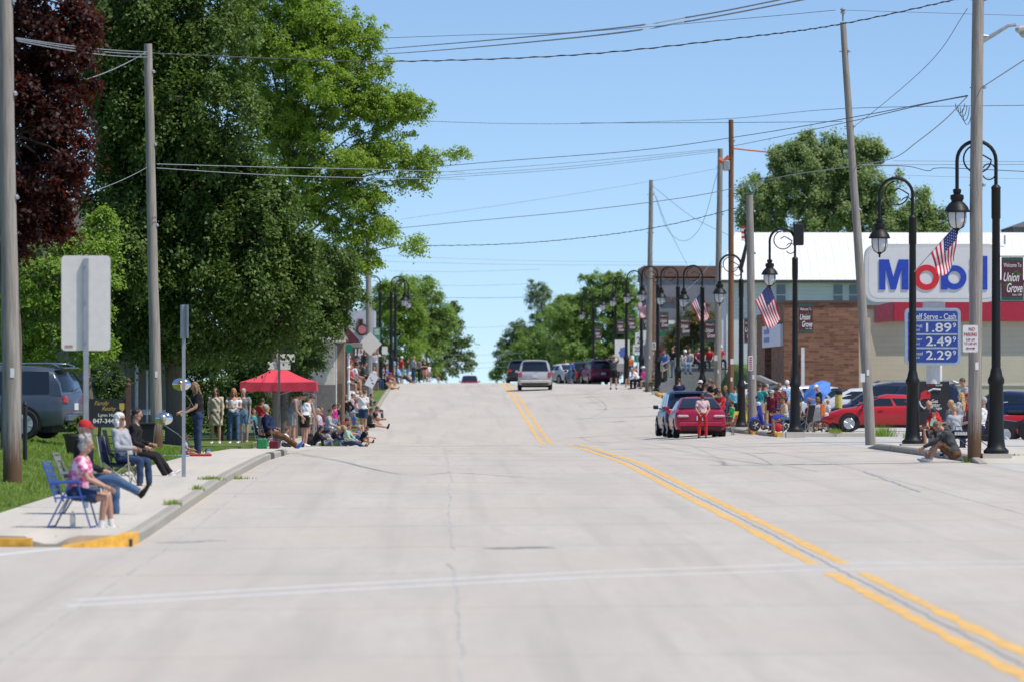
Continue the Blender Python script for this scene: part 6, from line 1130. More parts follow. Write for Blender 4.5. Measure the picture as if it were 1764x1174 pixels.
def person(label, px, s, face, pose='stand', top=('white', 'short'), bot=('denim', 'pants'), hair=('brown', 'short'), h=1.70, fat=1., hat=None, shoe='black', skin='light', dz=0., glasses=False, group=None, z=None, extra=None, dy=0., sock=None, legs=None, arms=None, lean=None, hp=None, turn=0.):
    x, y = PX(px, s), PY(s) + dy; z = gz(x, y) + dz if z is None else z; K = h / 1.70; fine = s > 90; vox = .0085 if fine else .0125 if s > 45 else .017 if s > 33 else .026
    root = bpy.data.objects.new('person', bpy.data.meshes.new('person')); COL.objects.link(root); root.location = (x, y, z); root.rotation_euler = (0, 0, -R(face)); root.scale = (K, K, K); tag(root, label, 'person', group)
    p = dict(POSES[pose]); 
    if legs: p['legs'] = legs
    if arms: p['arms'] = arms
    if lean is not None: p['lean'] = lean
    if hp is not None: p['hp'] = hp
    ln = R(p['lean']); u = V((0, math.sin(ln), math.cos(ln))); fw = V((0, math.cos(ln), -math.sin(ln))); X = V((1, 0, 0)); Pv = V((0, 0, p['z'])); f = fat
    def dirv(a, out, sg): a = R(a); d = V((out * sg, math.sin(a), -math.cos(a))); return d.normalized()
    J = {}
    for sg, (th, sh, out) in zip((-1, 1), p['legs']):
        hip = Pv + V((.09 * sg, 0, -.02)); kn = hip + dirv(th, out, sg) * .43; an = kn + dirv(sh, out * .2, sg) * .41; J['hip', sg], J['kn', sg], J['an', sg] = hip, kn, an; J['fa', sg] = sh
    if p['z'] > .85: 
        low = min(J['an', -1].z, J['an', 1].z) - .085; Pv = Pv + V((0, 0, -low))
        for k in list(J):
            if k[0] != 'fa': J[k] = J[k] + V((0, 0, -low))
    N = Pv + u * .52; hpn = R(p['lean'] * .55 + p.get('hp', 5)); hu = V((0, math.sin(hpn), math.cos(hpn))); hf = V((0, math.cos(hpn), -math.sin(hpn)))
    if turn: rt_ = Matrix.Rotation(R(-turn), 3, u); hf = rt_ @ hf
    hx = hf.cross(hu).normalized(); Hc = N + hu * .155 + hf * .012
    for sg, (ua, fa, out, inn) in zip((-1, 1), p['arms']):
        shd = Pv + u * .455 + X * (.178 * sg * (.94 + .06 * f)); ua_, fa_ = ua + p['lean'] * .0, fa; el = shd + dirv(ua_, out, sg) * .29; wr = el + dirv(fa_, -inn, sg) * .25; J['sh', sg], J['el', sg], J['wr', sg] = shd, el, wr
    # ---- body
    mb = MB(); T = lambda k: Pv + u * k
    spine = [(-.06, .15, .10), (.02, .165, .115), (.16, .135, .10), (.28, .148, .108), (.40, .165, .112), (.47, .13, .085), (.50, .075, .065)]
    def torso(mb, g, lo=-.06, hi=.50, ex=None):
        ks = [k for k in spine if lo - 1e-6 <= k[0] <= hi + 1e-6]; pts = [T(k[0]) + fw * (.0 if k[0] < .3 else .0) for k in ks]; rad = [((k[1] * (f if k[0] < .35 else (f + 1) / 2) + g), (k[2] * f * (1.12 if f > 1.1 and k[0] < .3 else 1) + g)) for k in ks]
        if ex: pts = ex[0] + pts; rad = ex[1] + rad
        mb.tube(pts, rad, 16, lat=X)
    torso(mb, 0); cap(mb, T(.47), N + hu * .07, .058, .052); 
    Mh = Matrix((hx, hf, hu)).transposed().to_4x4()
    mb.ell(Hc + hu * .02, (.073, .092, .098), 14, 10, M=Mh); mb.ell(Hc - hu * .055 + hf * .022, (.055, .062, .058), 12, 8, M=Mh); mb.ell(Hc + hf * .098 - hu * .008, (.014, .02, .022), 8, 6, M=Mh); mb.ell(Hc - hf * .01 + hx * .074, (.012, .02, .03), 6, 5, M=Mh); mb.ell(Hc - hf * .01 - hx * .074, (.012, .02, .03), 6, 5, M=Mh)
    for sg in (-1, 1):
        lim = (.9 + .1 * f); cap(mb, J['sh', sg], J['el', sg], .050 * lim, .038 * lim); cap(mb, J['el', sg], J['wr', sg], .037 * lim, .026); cap(mb, T(.44), J['sh', sg], .06, .052)
        d = (J['wr', sg] - J['el', sg]).normalized(); side = d.cross(X); side = side.normalized() if side.length > .1 else V((0, 0, 1)); pal = d.cross(side).normalized(); c = J['wr', sg]
        cap(mb, c, c + d * .085, (.034, .018), (.036, .016), lat=side, n=10)
        if vox < .02:
            for k, ln_ in enumerate((.062, .07, .066, .052)):
                b0 = c + d * .08 + side * (.030 - .020 * k); cur = pal * (-sg) * .3; m1 = b0 + (d + cur * .5).normalized() * ln_ * .55; cap(mb, b0, m1, .0095, .009, n=6); cap(mb, m1, m1 + (d * .7 + cur * 2).normalized() * ln_ * .5, .009, .008, n=6)
            b0 = c + d * .03 + side * .028; cap(mb, b0, b0 + (d * .6 + side * .8).normalized() * .055, .012, .0095, n=6)
        else: cap(mb, c + d * .08, c + d * .15, (.03, .014), (.024, .012), lat=side)
        cap(mb, J['hip', sg], J['kn', sg], .078 * f, .052 * (f + 1) / 2); cap(mb, J['kn', sg], J['kn', sg].lerp(J['an', sg], .35), .051, .053 * (f + 1) / 2); cap(mb, J['kn', sg].lerp(J['an', sg], .35), J['an', sg], .053 * (f + 1) / 2, .036)
        a = J['an', sg]; fa = R(J['fa', sg]); fd = V((.12 * sg, math.cos(fa) if p['z'] < .85 else 1., math.sin(fa) if p['z'] < .85 else 0.)).normalized(); dn = V((0, math.sin(fa), -math.cos(fa))) if p['z'] < .85 else V((0, 0, -1)); J['fd', sg] = fd; J['dn', sg] = dn; cap(mb, a + dn * .02 - fd * .03, a + dn * .055 + fd * .13, (.034, .034), (.036, .022), lat=X)
    remesh('person', SKIN[skin], None, mb, vox, 2, top=root)
    # ---- face
    if s > 34:
        mb = MB(); [mb.ell(Hc + hf * .084 + hu * .014 + hx * .031 * sg, (.011, .008, .007), 6, 5, M=Mh) for sg in (-1, 1)]; mb.obj('eyes', M_eye, root); mb = MB(); mb.ell(Hc + hf * .083 - hu * .055, (.02, .006, .006), 8, 5, M=Mh); mb.obj('mouth', M_lip, root)
    if glasses: mb = MB(); [mb.ell(Hc + hf * .092 + hu * .014 + hx * .032 * sg, (.027, .012, .02), 8, 6, M=Mh) for sg in (-1, 1)]; mb.tube([Hc + hf * .1 + hu * .018 - hx * .03, Hc + hf * .1 + hu * .018 + hx * .03], .005, 5); [mb.tube([Hc + hf * .09 + hu * .018 + hx * .055 * sg, Hc - hf * .01 + hu * .02 + hx * .078 * sg], .004, 5) for sg in (-1, 1)]; mb.obj('sunglasses', M_blk, root)
    # ---- hair
    hc, hl = hair
    if hl != 'none':
        mb = MB(); mb.ell(Hc + hu * .038 - hf * .014, (.083, .094, .092), 14, 9, M=Mh); 
        if hl in ('bob', 'long', 'curly'): mb.ell(Hc - hf * .03 - hu * .02, (.088, .075, .09), 12, 8, M=Mh)
        if hl == 'fluffy':
            mb.ell(Hc - hf * .035 - hu * .035, (.115, .085, .12), 12, 8, M=Mh); mb.ell(Hc + hu * .05 - hf * .02, (.10, .10, .09), 12, 8, M=Mh)
            for sg in (-1, 1): mb.ell(Hc + hx * .085 * sg - hu * .06 - hf * .01, (.035, .06, .08), 8, 6, M=Mh)
        if hl == 'curly':
            for k in range(26): a = RNG.normal(size=3); a /= np.linalg.norm(a); q = V((a[0] * .10, min(a[1], .30) * .11 - .022, max(a[2], -.6) * .11 + .035)); mb.ell(Hc + Mh.to_3x3() @ q, .034, 6, 5)
        if hl == 'long':
            b0 = Hc - hf * .055 - hu * .02; mb.tube([b0 + hu * .03, b0 - hu * .12 - hf * .01, N - fw * .10 - u * .10, N - fw * .13 - u * .26], [(.085, .06), (.10, .05), (.105, .04), (.07, .02)], 10, lat=X)
            for sg in (-1, 1): mb.tube([Hc + hx * .07 * sg + hu * .03, Hc + hx * .082 * sg - hu * .09, N + X * .09 * sg + fw * .05 - u * .1], [.028, .03, .018], 6)
        if hl == 'pony': mb.tube([Hc - hf * .09 + hu * .03, Hc - hf * .14 - hu * .03, Hc - hf * .12 - hu * .16], [.03, .032, .012], 8)
        # clear the face by carving: drop anything in front of the brow
        mb.v = [tuple(V(q) - hf * max(0, (V(q) - Hc).dot(hf) - (.062 if (V(q) - Hc).dot(hu) < .075 else .09))) if (V(q) - Hc).dot(hu) > -.12 else q for q in mb.v]
        if (abs(turn) < 1): mb.v = [tuple(V(q) - hf * max(0, (V(q) - Hc).dot(hf) - .03)) if -.1 < (V(q) - Hc).dot(hu) < .045 and abs((V(q) - Hc).dot(hx)) < .075 else tuple(q) for q in mb.v]
        remesh('hair', HAIR[hc], root, mb, max(vox, .011), 1)
    if hat:
        hcol, hk = hat; mb = MB(); Mt = Matrix.Translation(Hc) @ Mh; m_ = clm(hcol)
        if hk == 'cap': mb.lathe([(.097, .035), (.099, .06), (.09, .10), (.06, .13), (.01, .14)], (0, 0, 0), 16, M=Mt); mb.tube([Mt @ V((0, .07, .045)), Mt @ V((0, .13, .04)), Mt @ V((0, .165, .03))], [(.075, .01), (.07, .008), (.04, .006)], 10, lat=hx)
        elif hk == 'capback': mb.lathe([(.097, .035), (.099, .06), (.09, .10), (.06, .13), (.01, .14)], (0, 0, 0), 16, M=Mt); mb.tube([Mt @ V((0, -.08, .045)), Mt @ V((0, -.15, .03))], [(.075, .01), (.05, .006)], 10, lat=hx)
        elif hk == 'beanie': mb.lathe([(.095, .02), (.10, .05), (.095, .10), (.06, .14), (.01, .15)], (0, 0, 0), 16, M=Mt)
        elif hk == 'top': mb.lathe([(.17, .08), (.17, .09), (.095, .095), (.10, .24), (.01, .245)], (0, 0, 0), 16, M=Mt)
        else: mb.lathe([(.20, .045), (.19, .06), (.10, .07), (.095, .13), (.06, .155), (.01, .15)], (0, 0, 0), 18, M=Mt)
        mb.obj('hat', m_, root, smooth=True)
    # ---- clothes
    tc, tk = top; mb = MB(); g = .014
    if tk != 'none':
        wb = {'crop': .2, 'coat': -.06}.get(tk, -.02)
        ks = [k for k in spine if k[0] >= wb - .01]; torso(mb, g + (.006 if tk in ('long', 'hoodie', 'coat') else 0), lo=wb, hi=.47 if tk not in ('tank', 'off') else .40)
        if tk == 'tank':
            for sg in (-1, 1): mb.tube([T(.38) + X * .09 * sg + fw * .105, T(.49) + X * .10 * sg, T(.38) + X * .09 * sg - fw * .105], [(.03, .012)] * 3, 8, lat=X)
            torso(mb, g - .002, lo=.28, hi=.47)
        if tk == 'off':
            for sg in (-1, 1): mb.ell(J['sh', sg].lerp(J['el', sg], .35), (.075, .075, .07), 10, 7)
        if tk == 'coat': mb.tube([T(.1), Pv - V((0, .02, .12)), Pv - V((0, .02, .38))], [(.17, .13), (.20, .15), (.22, .13)], 14, lat=X)
        if tk in ('short', 'long', 'hoodie', 'coat'):
            for sg in (-1, 1):
                cap(mb, T(.43), J['sh', sg], .074, .068); e = J['el', sg]; a = J['sh', sg]
                mb.tube([a, a.lerp(e, .5), a.lerp(e, .66)], [.066, .062, .060], 12) if tk == 'short' else (cap(mb, a, e, .062, .052), mb.tube([e, J['wr', sg].lerp(e, .04)], [.052, .036], 12))
                mb.ell(a, .067, 10, 7)
        if tk == 'hoodie': mb.ell(N - fw * .06 + u * .0, (.09, .06, .05), 10, 6)
        remesh('shirt' if tk not in ('hoodie', 'coat', 'long') else {'hoodie': 'hoodie', 'coat': 'cardigan', 'long': 'jumper'}[tk], clm(tc), root, mb, max(vox, .011), 2)
    bc, bk = bot; mb = MB(); g = .016
    if bk != 'none':
        mb.tube([T(.09), T(.02), T(-.06), T(-.10)], [(.15 * f + g, .105 * f + g), (.168 * f + g, .118 * f + g), (.165 * f + g, .112 * f + g), (.12 * f, .09 * f)], 16, lat=X)
        for sg in (-1, 1):
            hip, kn, an = J['hip', sg], J['kn', sg], J['an', sg]
            if bk == 'shorts': mb.tube([hip, hip.lerp(kn, .4), hip.lerp(kn, .72)], [.088 * f + .006, .088 * f, .085 * f], 12)
            elif bk == 'short2': mb.tube([hip, hip.lerp(kn, .42)], [.088 * f + .006, .088 * f], 12)
            elif bk == 'skirt': pass
            elif bk == 'capri': cap(mb, hip, kn, .088 * f, .066); mb.tube([kn, kn.lerp(an, .55)], [.066, .060], 12)
            else: cap(mb, hip, kn, .088 * f, .066); mb.tube([kn, kn.lerp(an, .4), kn.lerp(an, .97)], [.066, .062, .056 if bk == 'pants' else .075], 12)
            mb.ell(hip, .088 * f, 10, 7)
        if bk == 'skirt':
            k = (J['kn', -1] + J['kn', 1]) / 2; h0 = (J['hip', -1] + J['hip', 1]) / 2; mb.tube([h0, h0.lerp(k, .35), h0.lerp(k, .62)], [(.18 * f, .125 * f), (.20 * f, .14 * f), (.21 * f, .15)], 14, lat=X)
        remesh({'skirt': 'skirt', 'shorts': 'shorts', 'short2': 'shorts'}.get(bk, 'trousers'), clm(bc), root, mb, max(vox, .011), 2)
    for sg in (-1, 1):
        if s < 30: break
        mb = MB(); a, fd, dn = J['an', sg], J['fd', sg], J['dn', sg]; sc_ = clm(shoe) if shoe in PAL else SKIN[skin]
        if shoe == 'bare': break
        mb.tube([a - fd * .055 + dn * .02, a + dn * .035, a + fd * .07 + dn * .055, a + fd * .16 + dn * .065, a + fd * .185 + dn * .072], [(.036, .045), (.043, .050), (.044, .034), (.042, .024), (.022, .012)], 10, lat=X); mb.obj('shoe', sc_, root, smooth=True)
        if sock: mb = MB(); mb.tube([a + (J['kn', sg] - a).normalized() * .09, a + dn * .01], [.045, .043], 10); mb.obj('sock', clm(sock), root, smooth=True)
    root['_J'] = 0; del root['_J']; return root, J, Pv, N, Hc
# ------------------------------------------------------------------ chairs
M_fr_g = mat('chair_frame_grey', (.30, .31, .32), .4, metal=.6); M_fr_b = mat('chair_frame_dark', (.03, .03, .035), .5); M_fr_bl = mat('chair_frame_blue', (.03, .09, .34), .4)
def camp_chair(label, px, s, face, col, dz=0., frame=None, z=None, hi=.85, dy=0.):
    x, y = PX(px, s), PY(s) + dy; T = thing('camp_chair', label, 'chair', (x, y, gz(x, y) + dz if z is None else z), -R(face)); fr = frame or M_fr_g; m = clm(col)
    mb = MB(); n = 6; vs = [(-.24 + .48 * i / n, -.22 + .44 * j / n, .40 - .05 * math.sin(math.pi * i / n) - .02 * math.sin(math.pi * j / n)) for j in range(n + 1) for i in range(n + 1)]
    fs = [(j * (n + 1) + i, j * (n + 1) + i + 1, (j + 1) * (n + 1) + i + 1, (j + 1) * (n + 1) + i) for j in range(n) for i in range(n)]; mb.add(vs, fs); mb.add([(a, b, c - .012) for a, b, c in vs], [f[::-1] for f in fs]); mb.obj('seat', m, T, smooth=True)
    mb = MB(); vs = [(-.26 + .52 * i / n, -.24 - .12 * j / n - .03 * math.sin(math.pi * i / n), .38 + (hi - .38) * j / n) for j in range(n + 1) for i in range(n + 1)]; mb.add(vs, fs); mb.add([(a, b - .014, c) for a, b, c in vs], [f[::-1] for f in fs]); mb.obj('backrest', m, T, smooth=True)
    mb = MB()
    for sg in (-1, 1): mb.box((sg * .30, -.03, .60), (.07, .42, .012))
    mb.obj('armrest', m, T)
    mb = MB(); r = .011
    for sg in (-1, 1):
        mb.tube([(sg * .27, -.36, hi), (sg * .29, -.22, .0)], r, 6); mb.tube([(sg * .30, .20, .60), (sg * .30, .24, 0)], r, 6); mb.tube([(sg * .28, -.25, .02), (sg * .26, .22, .40)], r, 6); mb.tube([(sg * .28, .25, .02), (sg * .26, -.24, .40)], r, 6)
    mb.tube([(-.29, .24, .02), (.26, .22, .40)], r, 6); mb.tube([(.29, .24, .02), (-.26, .22, .40)], r, 6); mb.tube([(-.29, -.24, .02), (.26, -.24, .40)], r, 6); mb.tube([(.29, -.24, .02), (-.26, -.24, .40)], r, 6); mb.obj('frame', fr, T); return T
def web_chair(label, px, s, face, fr, mc):
    x, y = PX(px, s), PY(s); T = thing('lawn_chair', label, 'chair', (x, y, gz(x, y)), -R(face)); r = .014
    mb = MB()
    for sg in (-1, 1):
        mb.tube([(sg * .27, -.44, .88), (sg * .27, -.24, .40), (sg * .27, -.22, .34)], r, 7); mb.tube([(sg * .27, -.24, .40), (sg * .27, .24, .42)], r, 7); mb.tube([(sg * .27, -.30, .60), (sg * .27, .12, .63), (sg * .27, .20, .60)], (.02), 7); mb.tube([(sg * .27, .12, .62), (sg * .27, .34, .0)], r, 7); mb.tube([(sg * .27, .02, .62), (sg * .27, -.36, .0)], r, 7)
    mb.tube([(-.27, -.44, .88), (.27, -.44, .88)], r, 7); mb.tube([(-.27, .24, .42), (.27, .24, .42)], r, 7); mb.tube([(-.27, .34, .01), (.27, .34, .01)], r, 7); mb.tube([(-.27, -.36, .01), (.27, -.36, .01)], r, 7); mb.obj('frame', fr, T, smooth=True)
    mb = MB(); [mb.box((0, -.18 + .1 * k, .405), (.54, .07, .008)) for k in range(5)]; [mb.box((sx * .12, .0, .400), (.06, .46, .006)) for sx in (-1.5, -.5, .5, 1.5)]; mb.obj('seat', mc, T)
    mb = MB(); [mb.box((0, -.27 - .035 * k, .47 + .085 * k), (.54, .008, .065), M=Matrix.Rotation(R(22), 4, 'X')) for k in range(5)]; mb.obj('backrest', mc, T)
    return T
# ------------------------------------------------------------------ left hand spectators, near to far
M_bweb = mat('blue_webbing', (.03, .07, .26), .7)
web_chair('blue framed folding lawn chair under the woman in pink tie dye', 127, 127, 97, M_fr_bl, M_bweb).scale = (1, .84, 1)
person('older woman in pink tie dye shirt and denim shorts seated in the blue lawn chair', 133, 127, 97, 'sitfwd', ('tiedye', 'short'), ('ddenim', 'shorts'), ('grey', 'curly'), 1.63, 1.15, shoe='white', sock='white', lean=10, arms=[(20, 62, .14, .15), (24, 66, .14, .12)], legs=[(84, 6, .08), (82, -8, .05)], hp=8)
web_chair('silver framed chair half hidden behind the blue lawn chair', 148, 118, 95, M_fr_g, clm('grey'))
person('seated man in red cap and black jacket, one leg crossed, behind the tie dye woman', 146, 118, 95, 'sitx', ('black', 'hoodie'), ('denim', 'pants'), ('grey', 'short'), 1.78, 1.1, ('red', 'cap'), 'black', legs=[(78, 0, .02), (92, 62, .04)], lean=-2, arms=[(14, 68, .14, .35), (18, 70, .12, .3)])
camp_chair('dark blue camp chair holding the white haired woman', 208, 99, 100, 'navy', frame=mat('chair_frame_tan', (.45, .42, .36), .5))
person('white haired woman in grey jumper and jeans with sunglasses in camp chair', 214, 99, 120, 'sit', ('lgrey', 'long'), ('ddenim', 'pants'), ('white', 'fluffy'), 1.66, 1.12, shoe='dgrey', glasses=True, turn=10, arms=[(14, 82, .14, .55), (16, 86, .12, .6)])
camp_chair('black camp chair half hidden behind the white haired woman', 214, 92, 92, 'black', frame=M_fr_b)
person('person in black striped track trousers seated behind the white haired woman', 232, 92, 98, 'sitout', ('black', 'long'), ('black', 'pants'), ('black', 'short'), 1.7, 1., shoe='white', lean=2, legs=[(80, 38, .0), (78, 28, .0)])
person('woman with long fair hair in black tee and jeans holding a balloon string', 341, 75, 250, 'clasp', ('black', 'short'), ('ddenim', 'pants'), ('lbrown', 'long'), 1.66, 1.12, shoe='dgrey', arms=[(20, 62, .1, .2), (22, 65, .1, .2)], hp=14)
person('curly haired toddler sitting on a blanket below the silver balloon', 318, 75, 110, 'ground', ('lgrey', 'short'), ('pinkr', 'shorts'), ('lbrown', 'curly'), .86, 1.25, shoe='white')
mb = MB(); mb.bevbox((0, 0, .02), (.62, .5, .03), .01, M=Matrix.Rotation(.3, 4, 'Z')); tag(mb.obj('blanket', clm('lblue'), loc=G(300, 76)), 'pale blue blanket spread on the grass beside the toddler', 'blanket')
mb = MB(); mb.bevbox((0, 0, .03), (.55, .3, .05), .02); tag(mb.obj('picnic_cloth', clm('red'), loc=G(338, 75.5) + V((.1, -.35, 0))), 'small red cloth at the feet of the woman with the balloon', 'cloth')
mb = MB(); mb.ell((0, 0, .09), (.08, .05, .07)); mb.box((.0, 0, .03), (.1, .08, .05)); tag(mb.obj('balloon_weight', M_foil, loc=G(358, 75)), 'small shiny balloon weight on the sidewalk beside the balloon woman', 'weight')
mb = MB(); mb.lathe([(.035, 0), (.038, .02), (.038, .13), (.03, .17), (.014, .2), (.016, .22)], (0, 0, 0), 12); o = mb.obj('water_bottle', mat('clear_plastic', (.75, .78, .8), .1, trans=.7), smooth=True, loc=G(126, 127)); tag(o, 'clear plastic water bottle standing under the blue lawn chair', 'bottle')
person('girl in long cream cardigan and olive shorts standing in the tree shade', 372, 57, 185, 'stand', ('cream', 'coat'), ('olive', 'short2'), ('brown', 'long'), 1.66, .95, shoe='white')
person('strawberry blonde woman in white off shoulder top and ripped jeans with folded arms', 403, 56.5, 182, 'cross', ('white', 'off'), ('denim', 'pants'), ('red', 'long'), 1.66, 1.12, shoe='white')
person('grey haired person in grey tee partly behind the off shoulder woman', 420, 54.5, 190, 'stand', ('grey', 'short'), ('ldenim', 'shorts'), ('grey', 'short'), 1.68, 1., shoe='tan')
person('boy in red tee standing left of the seated man in navy', 452, 52, 20, 'stand', ('red', 'short'), ('grey', 'shorts'), ('brown', 'short'), 1.44, 1., shoe='red')
camp_chair('black and green camp chair under the man in navy', 458, 58, 95, 'black', frame=M_fr_g); mb = MB(); mb.bevbox((0, 0, .16), (.3, .3, .3), .03); tag(mb.obj('cooler_bag', clm('green'), loc=G(452, 59)), 'green bag on the ground behind the navy shirted man', 'bag')
person('large man in navy shirt leaning back with dark trousers stretched out', 466, 58, 92, 'sitout', ('navy', 'long'), ('brown', 'pants'), ('grey', 'short'), 1.8, 1.25, shoe='blue', lean=-14, legs=[(70, 52, .0), (74, 56, .02)])
mb = MB(); mb.bevbox((0, 0, .13), (.26, .2, .26), .03); tag(mb.obj('cooler_bag', clm('maroon'), loc=G(472, 60)), 'small maroon cooler bag under the navy man beside the sign post', 'bag')
person('man in grey sleeveless shirt bending forward beside the sign post', 502, 54, 110, 'lean', ('grey', 'tank'), ('grey', 'shorts'), ('black', 'short'), 1.82, 1.15, shoe='tan', lean=26, hp=38)
person('woman in white sleeveless top and black shorts leaning forward seen from behind', 525, 52.5, 50, 'lean', ('white', 'tank'), ('black', 'shorts'), ('brown', 'short'), 1.72, 1.2, shoe='white', lean=20, hp=34)
person('dark clothed child crouching under the woman in white sleeveless top', 540, 53, 95, 'curb', ('black', 'hoodie'), ('black', 'pants'), ('black', 'bob'), 1.3, shoe='tan')
mb = MB(); mb.ell((0, 0, .17), (.22, .2, .18)); mb.ell((.05, .05, .36), (.12, .1, .07)); tag(mb.obj('backpack', clm('black'), loc=G(531, 52)), 'black backpack on the ground by the crouching child', 'bag')
person('grey haired child in white sitting behind the blond kid', 559, 50.5, 95, 'curb', ('lgrey', 'long'), ('lgrey', 'pants'), ('lbrown', 'short'), 1.15, shoe='white')
person('blond kid in black jumper and jeans sitting on the pavement corner', 570, 50.5, 100, 'curb', ('black', 'long'), ('denim', 'pants'), ('blond', 'short'), 1.35, shoe='white')
person('boy in pale blue hoodie with dark jeans stretched over the kerb', 594, 49.5, 105, 'curbdrop', ('sage', 'hoodie'), ('ddenim', 'pants'), ('brown', 'short'), 1.5, shoe='brown', legs=[(100, 58, .05), (98, 64, .05)])
camp_chair('dark red camp chair under the boy in grey long sleeves', 560, 47, 95, 'maroon')
person('boy in pale grey long sleeves seated in the dark red camp chair', 563, 47, 98, 'sitfwd', ('lgrey', 'long'), ('ldenim', 'pants'), ('brown', 'short'), 1.6, shoe='white', lean=12)
person('small bald toddler beside the boy in the dark red camp chair', 571, 46, 120, 'sit', ('white', 'short'), ('ldenim', 'shorts'), ('brown', 'short'), 1.0, 1.1, shoe='white', dz=.1)
camp_chair('grey camp chair under the straw hatted woman', 541, 44.5, 95, 'lgrey')
person('woman in straw hat and white top seated just right of the canopy leg', 543, 44.5, 120, 'sit', ('white', 'short'), ('grey', 'pants'), ('grey', 'bob'), 1.64, 1., ('tan', 'sun'))
person('girl with long brown hair standing by the cottage corner', 568, 42, 170, 'hug', ('olive', 'long'), ('dgrey', 'pants'), ('lbrown', 'long'), 1.52, shoe='brown')
person('boy in black tee beside the boy with grey sleeves', 582, 44, 80, 'stand', ('black', 'short'), ('black', 'pants'), ('brown', 'short'), 1.42, dz=-.1)
person('woman in black top and grey skirt standing with hand on hip', 596, 42.5, 15, 'hips', ('black', 'long'), ('grey', 'skirt'), ('lbrown', 'bob'), 1.6, 1., shoe='dgrey')
camp_chair('bright red camp chair between the black topped woman and the seated boy', 590, 43.5, 95, 'red'); camp_chair('red camp chair behind the boy in black on the kerb', 608, 43, 95, 'red', hi=.7)
person('boy in black with knees drawn up sitting on the kerb', 621, 45.5, 95, 'curb', ('black', 'short'), ('black', 'short2'), ('brown', 'short'), 1.3, shoe='black', dz=0)
person('child in blue shirt and pale blue hat seated left of the man in white tee', 611, 42, 60, 'sit', ('blue', 'short'), ('lgrey', 'shorts'), ('blond', 'short'), 1.25, 1., ('lblue', 'sun'))
person('heavy man in white tee and navy shorts standing at the kerb', 626, 40.5, 30, 'stand', ('white', 'short'), ('ddenim', 'shorts'), ('brown', 'short'), 1.78, 1.3, shoe='dgrey', hp=20)
person('person in dark clothes behind the white tee man with bare legs stretched over the kerb', 634, 39.5, 95, 'curbdrop', ('dgrey', 'short'), ('black', 'shorts'), ('brown', 'short'), 1.7, shoe='black', legs=[(95, 76, .05), (92, 80, .05)], dz=.05)
person('man in white cap and navy shirt seated left of the poster', 612, 38.5, 85, 'sit', ('navy', 'short'), ('denim', 'pants'), ('grey', 'short'), 1.7, 1.1, ('white', 'cap'), dz=.1)
camp_chair('dark camp chair under the man in white cap', 610, 38.5, 85, 'navy', dz=.1)
person('ginger person holding something red seated right of the white capped man', 624, 37.5, 90, 'sit', ('dgrey', 'short'), ('red', 'shorts'), ('red', 'short'), 1.6, dz=.15)
s = 37; T = thing('poster', 'large tilted white poster held up at the kerb', 'poster', W(640, 655, s)); mb = MB(); mb.box((0, 0, 0), (.42, .02, .62), M=Matrix.Rotation(R(28), 4, 'Y')); mb.obj('card', M_signw, T); mb = MB(); mb.box((.02, -.013, .03), (.10, .005, .04), M=Matrix.Rotation(R(28), 4, 'Y')); mb.box((.06, -.013, -.12), (.12, .005, .05), M=Matrix.Rotation(R(28), 4, 'Y')); mb.box((-.05, -.013, .14), (.09, .005, .03), M=Matrix.Rotation(R(28), 4, 'Y')); mb.obj('ink_marks', M_sblue, T)
person('person in grey seated behind the tilted white poster', 643, 36.5, 90, 'sit', ('grey', 'long'), ('ddenim', 'pants'), ('brown', 'short'), 1.65)
person('tall man in black standing against the cottage corner', 575, 34.5, 120, 'phone', ('black', 'short'), ('black', 'pants'), ('black', 'short'), 1.85, 1.1, z=PZ(683, 34.5), skin='tan')
person('person in navy shirt by the awning shop door', 593, 34, 160, 'stand', ('navy', 'short'), ('dgrey', 'pants'), ('brown', 'bob'), 1.6, z=PZ(664, 34))
person('man in white tee seated forward below the red cap', 603, 35, 85, 'sitfwd', ('white', 'short'), ('ldenim', 'shorts'), ('brown', 'short'), 1.75, 1.1, z=PZ(668, 35), lean=34)
person('man in bright red backwards cap behind the white tee sitter', 607, 33.5, 90, 'sit', ('red', 'short'), ('ldenim', 'shorts'), ('brown', 'short'), 1.7, 1., ('red', 'capback'), z=PZ(663, 33.5))
person('man in black cap and black shirt seated near the shop post', 617, 33, 110, 'sit', ('black', 'short'), ('grey', 'shorts'), ('brown', 'short'), 1.75, 1.1, ('black', 'cap'), z=PZ(656, 33))
person('woman in black standing just left of the far grey pole', 628, 31.5, 140, 'stand', ('black', 'long'), ('black', 'pants'), ('brown', 'long'), 1.66, z=PZ(655, 31.5))
person('person in dark grey bending below the far grey pole', 622, 34, 100, 'sitfwd', ('dgrey', 'long'), ('black', 'pants'), ('black', 'short'), 1.7, z=PZ(665, 34))
person('child in white with blond hair right of the far grey pole', 646, 31, 200, 'raised', ('white', 'short'), ('grey', 'shorts'), ('blond', 'short'), 1.5, z=PZ(651, 31))
person('person in pale jacket seated at the foot of the far grey pole', 646, 32, 120, 'sit', ('lgrey', 'long'), ('ddenim', 'pants'), ('brown', 'bob'), 1.6, z=PZ(669, 32))
person('adult in black sitting with bare legs stretched onto the road at the far left', 659, 31, 95, 'curbdrop', ('black', 'short'), ('black', 'shorts'), ('brown', 'short'), 1.75, 1.1, None, 'bare', legs=[(96, 78, .04), (94, 82, .06)], z=PZ(671, 31))
person('red capped person sitting behind the far bare legged adult', 662, 30, 100, 'curb', ('maroon', 'short'), ('dgrey', 'shorts'), ('brown', 'bob'), 1.7, 1., ('red', 'cap'), z=PZ(667, 30))
person('person in black with crossed arms right of the dark far lamp post', 664, 27.5, 120, 'stand', ('black', 'short'), ('dgrey', 'pants'), ('brown', 'bob'), 1.65, z=PZ(664, 27.5))
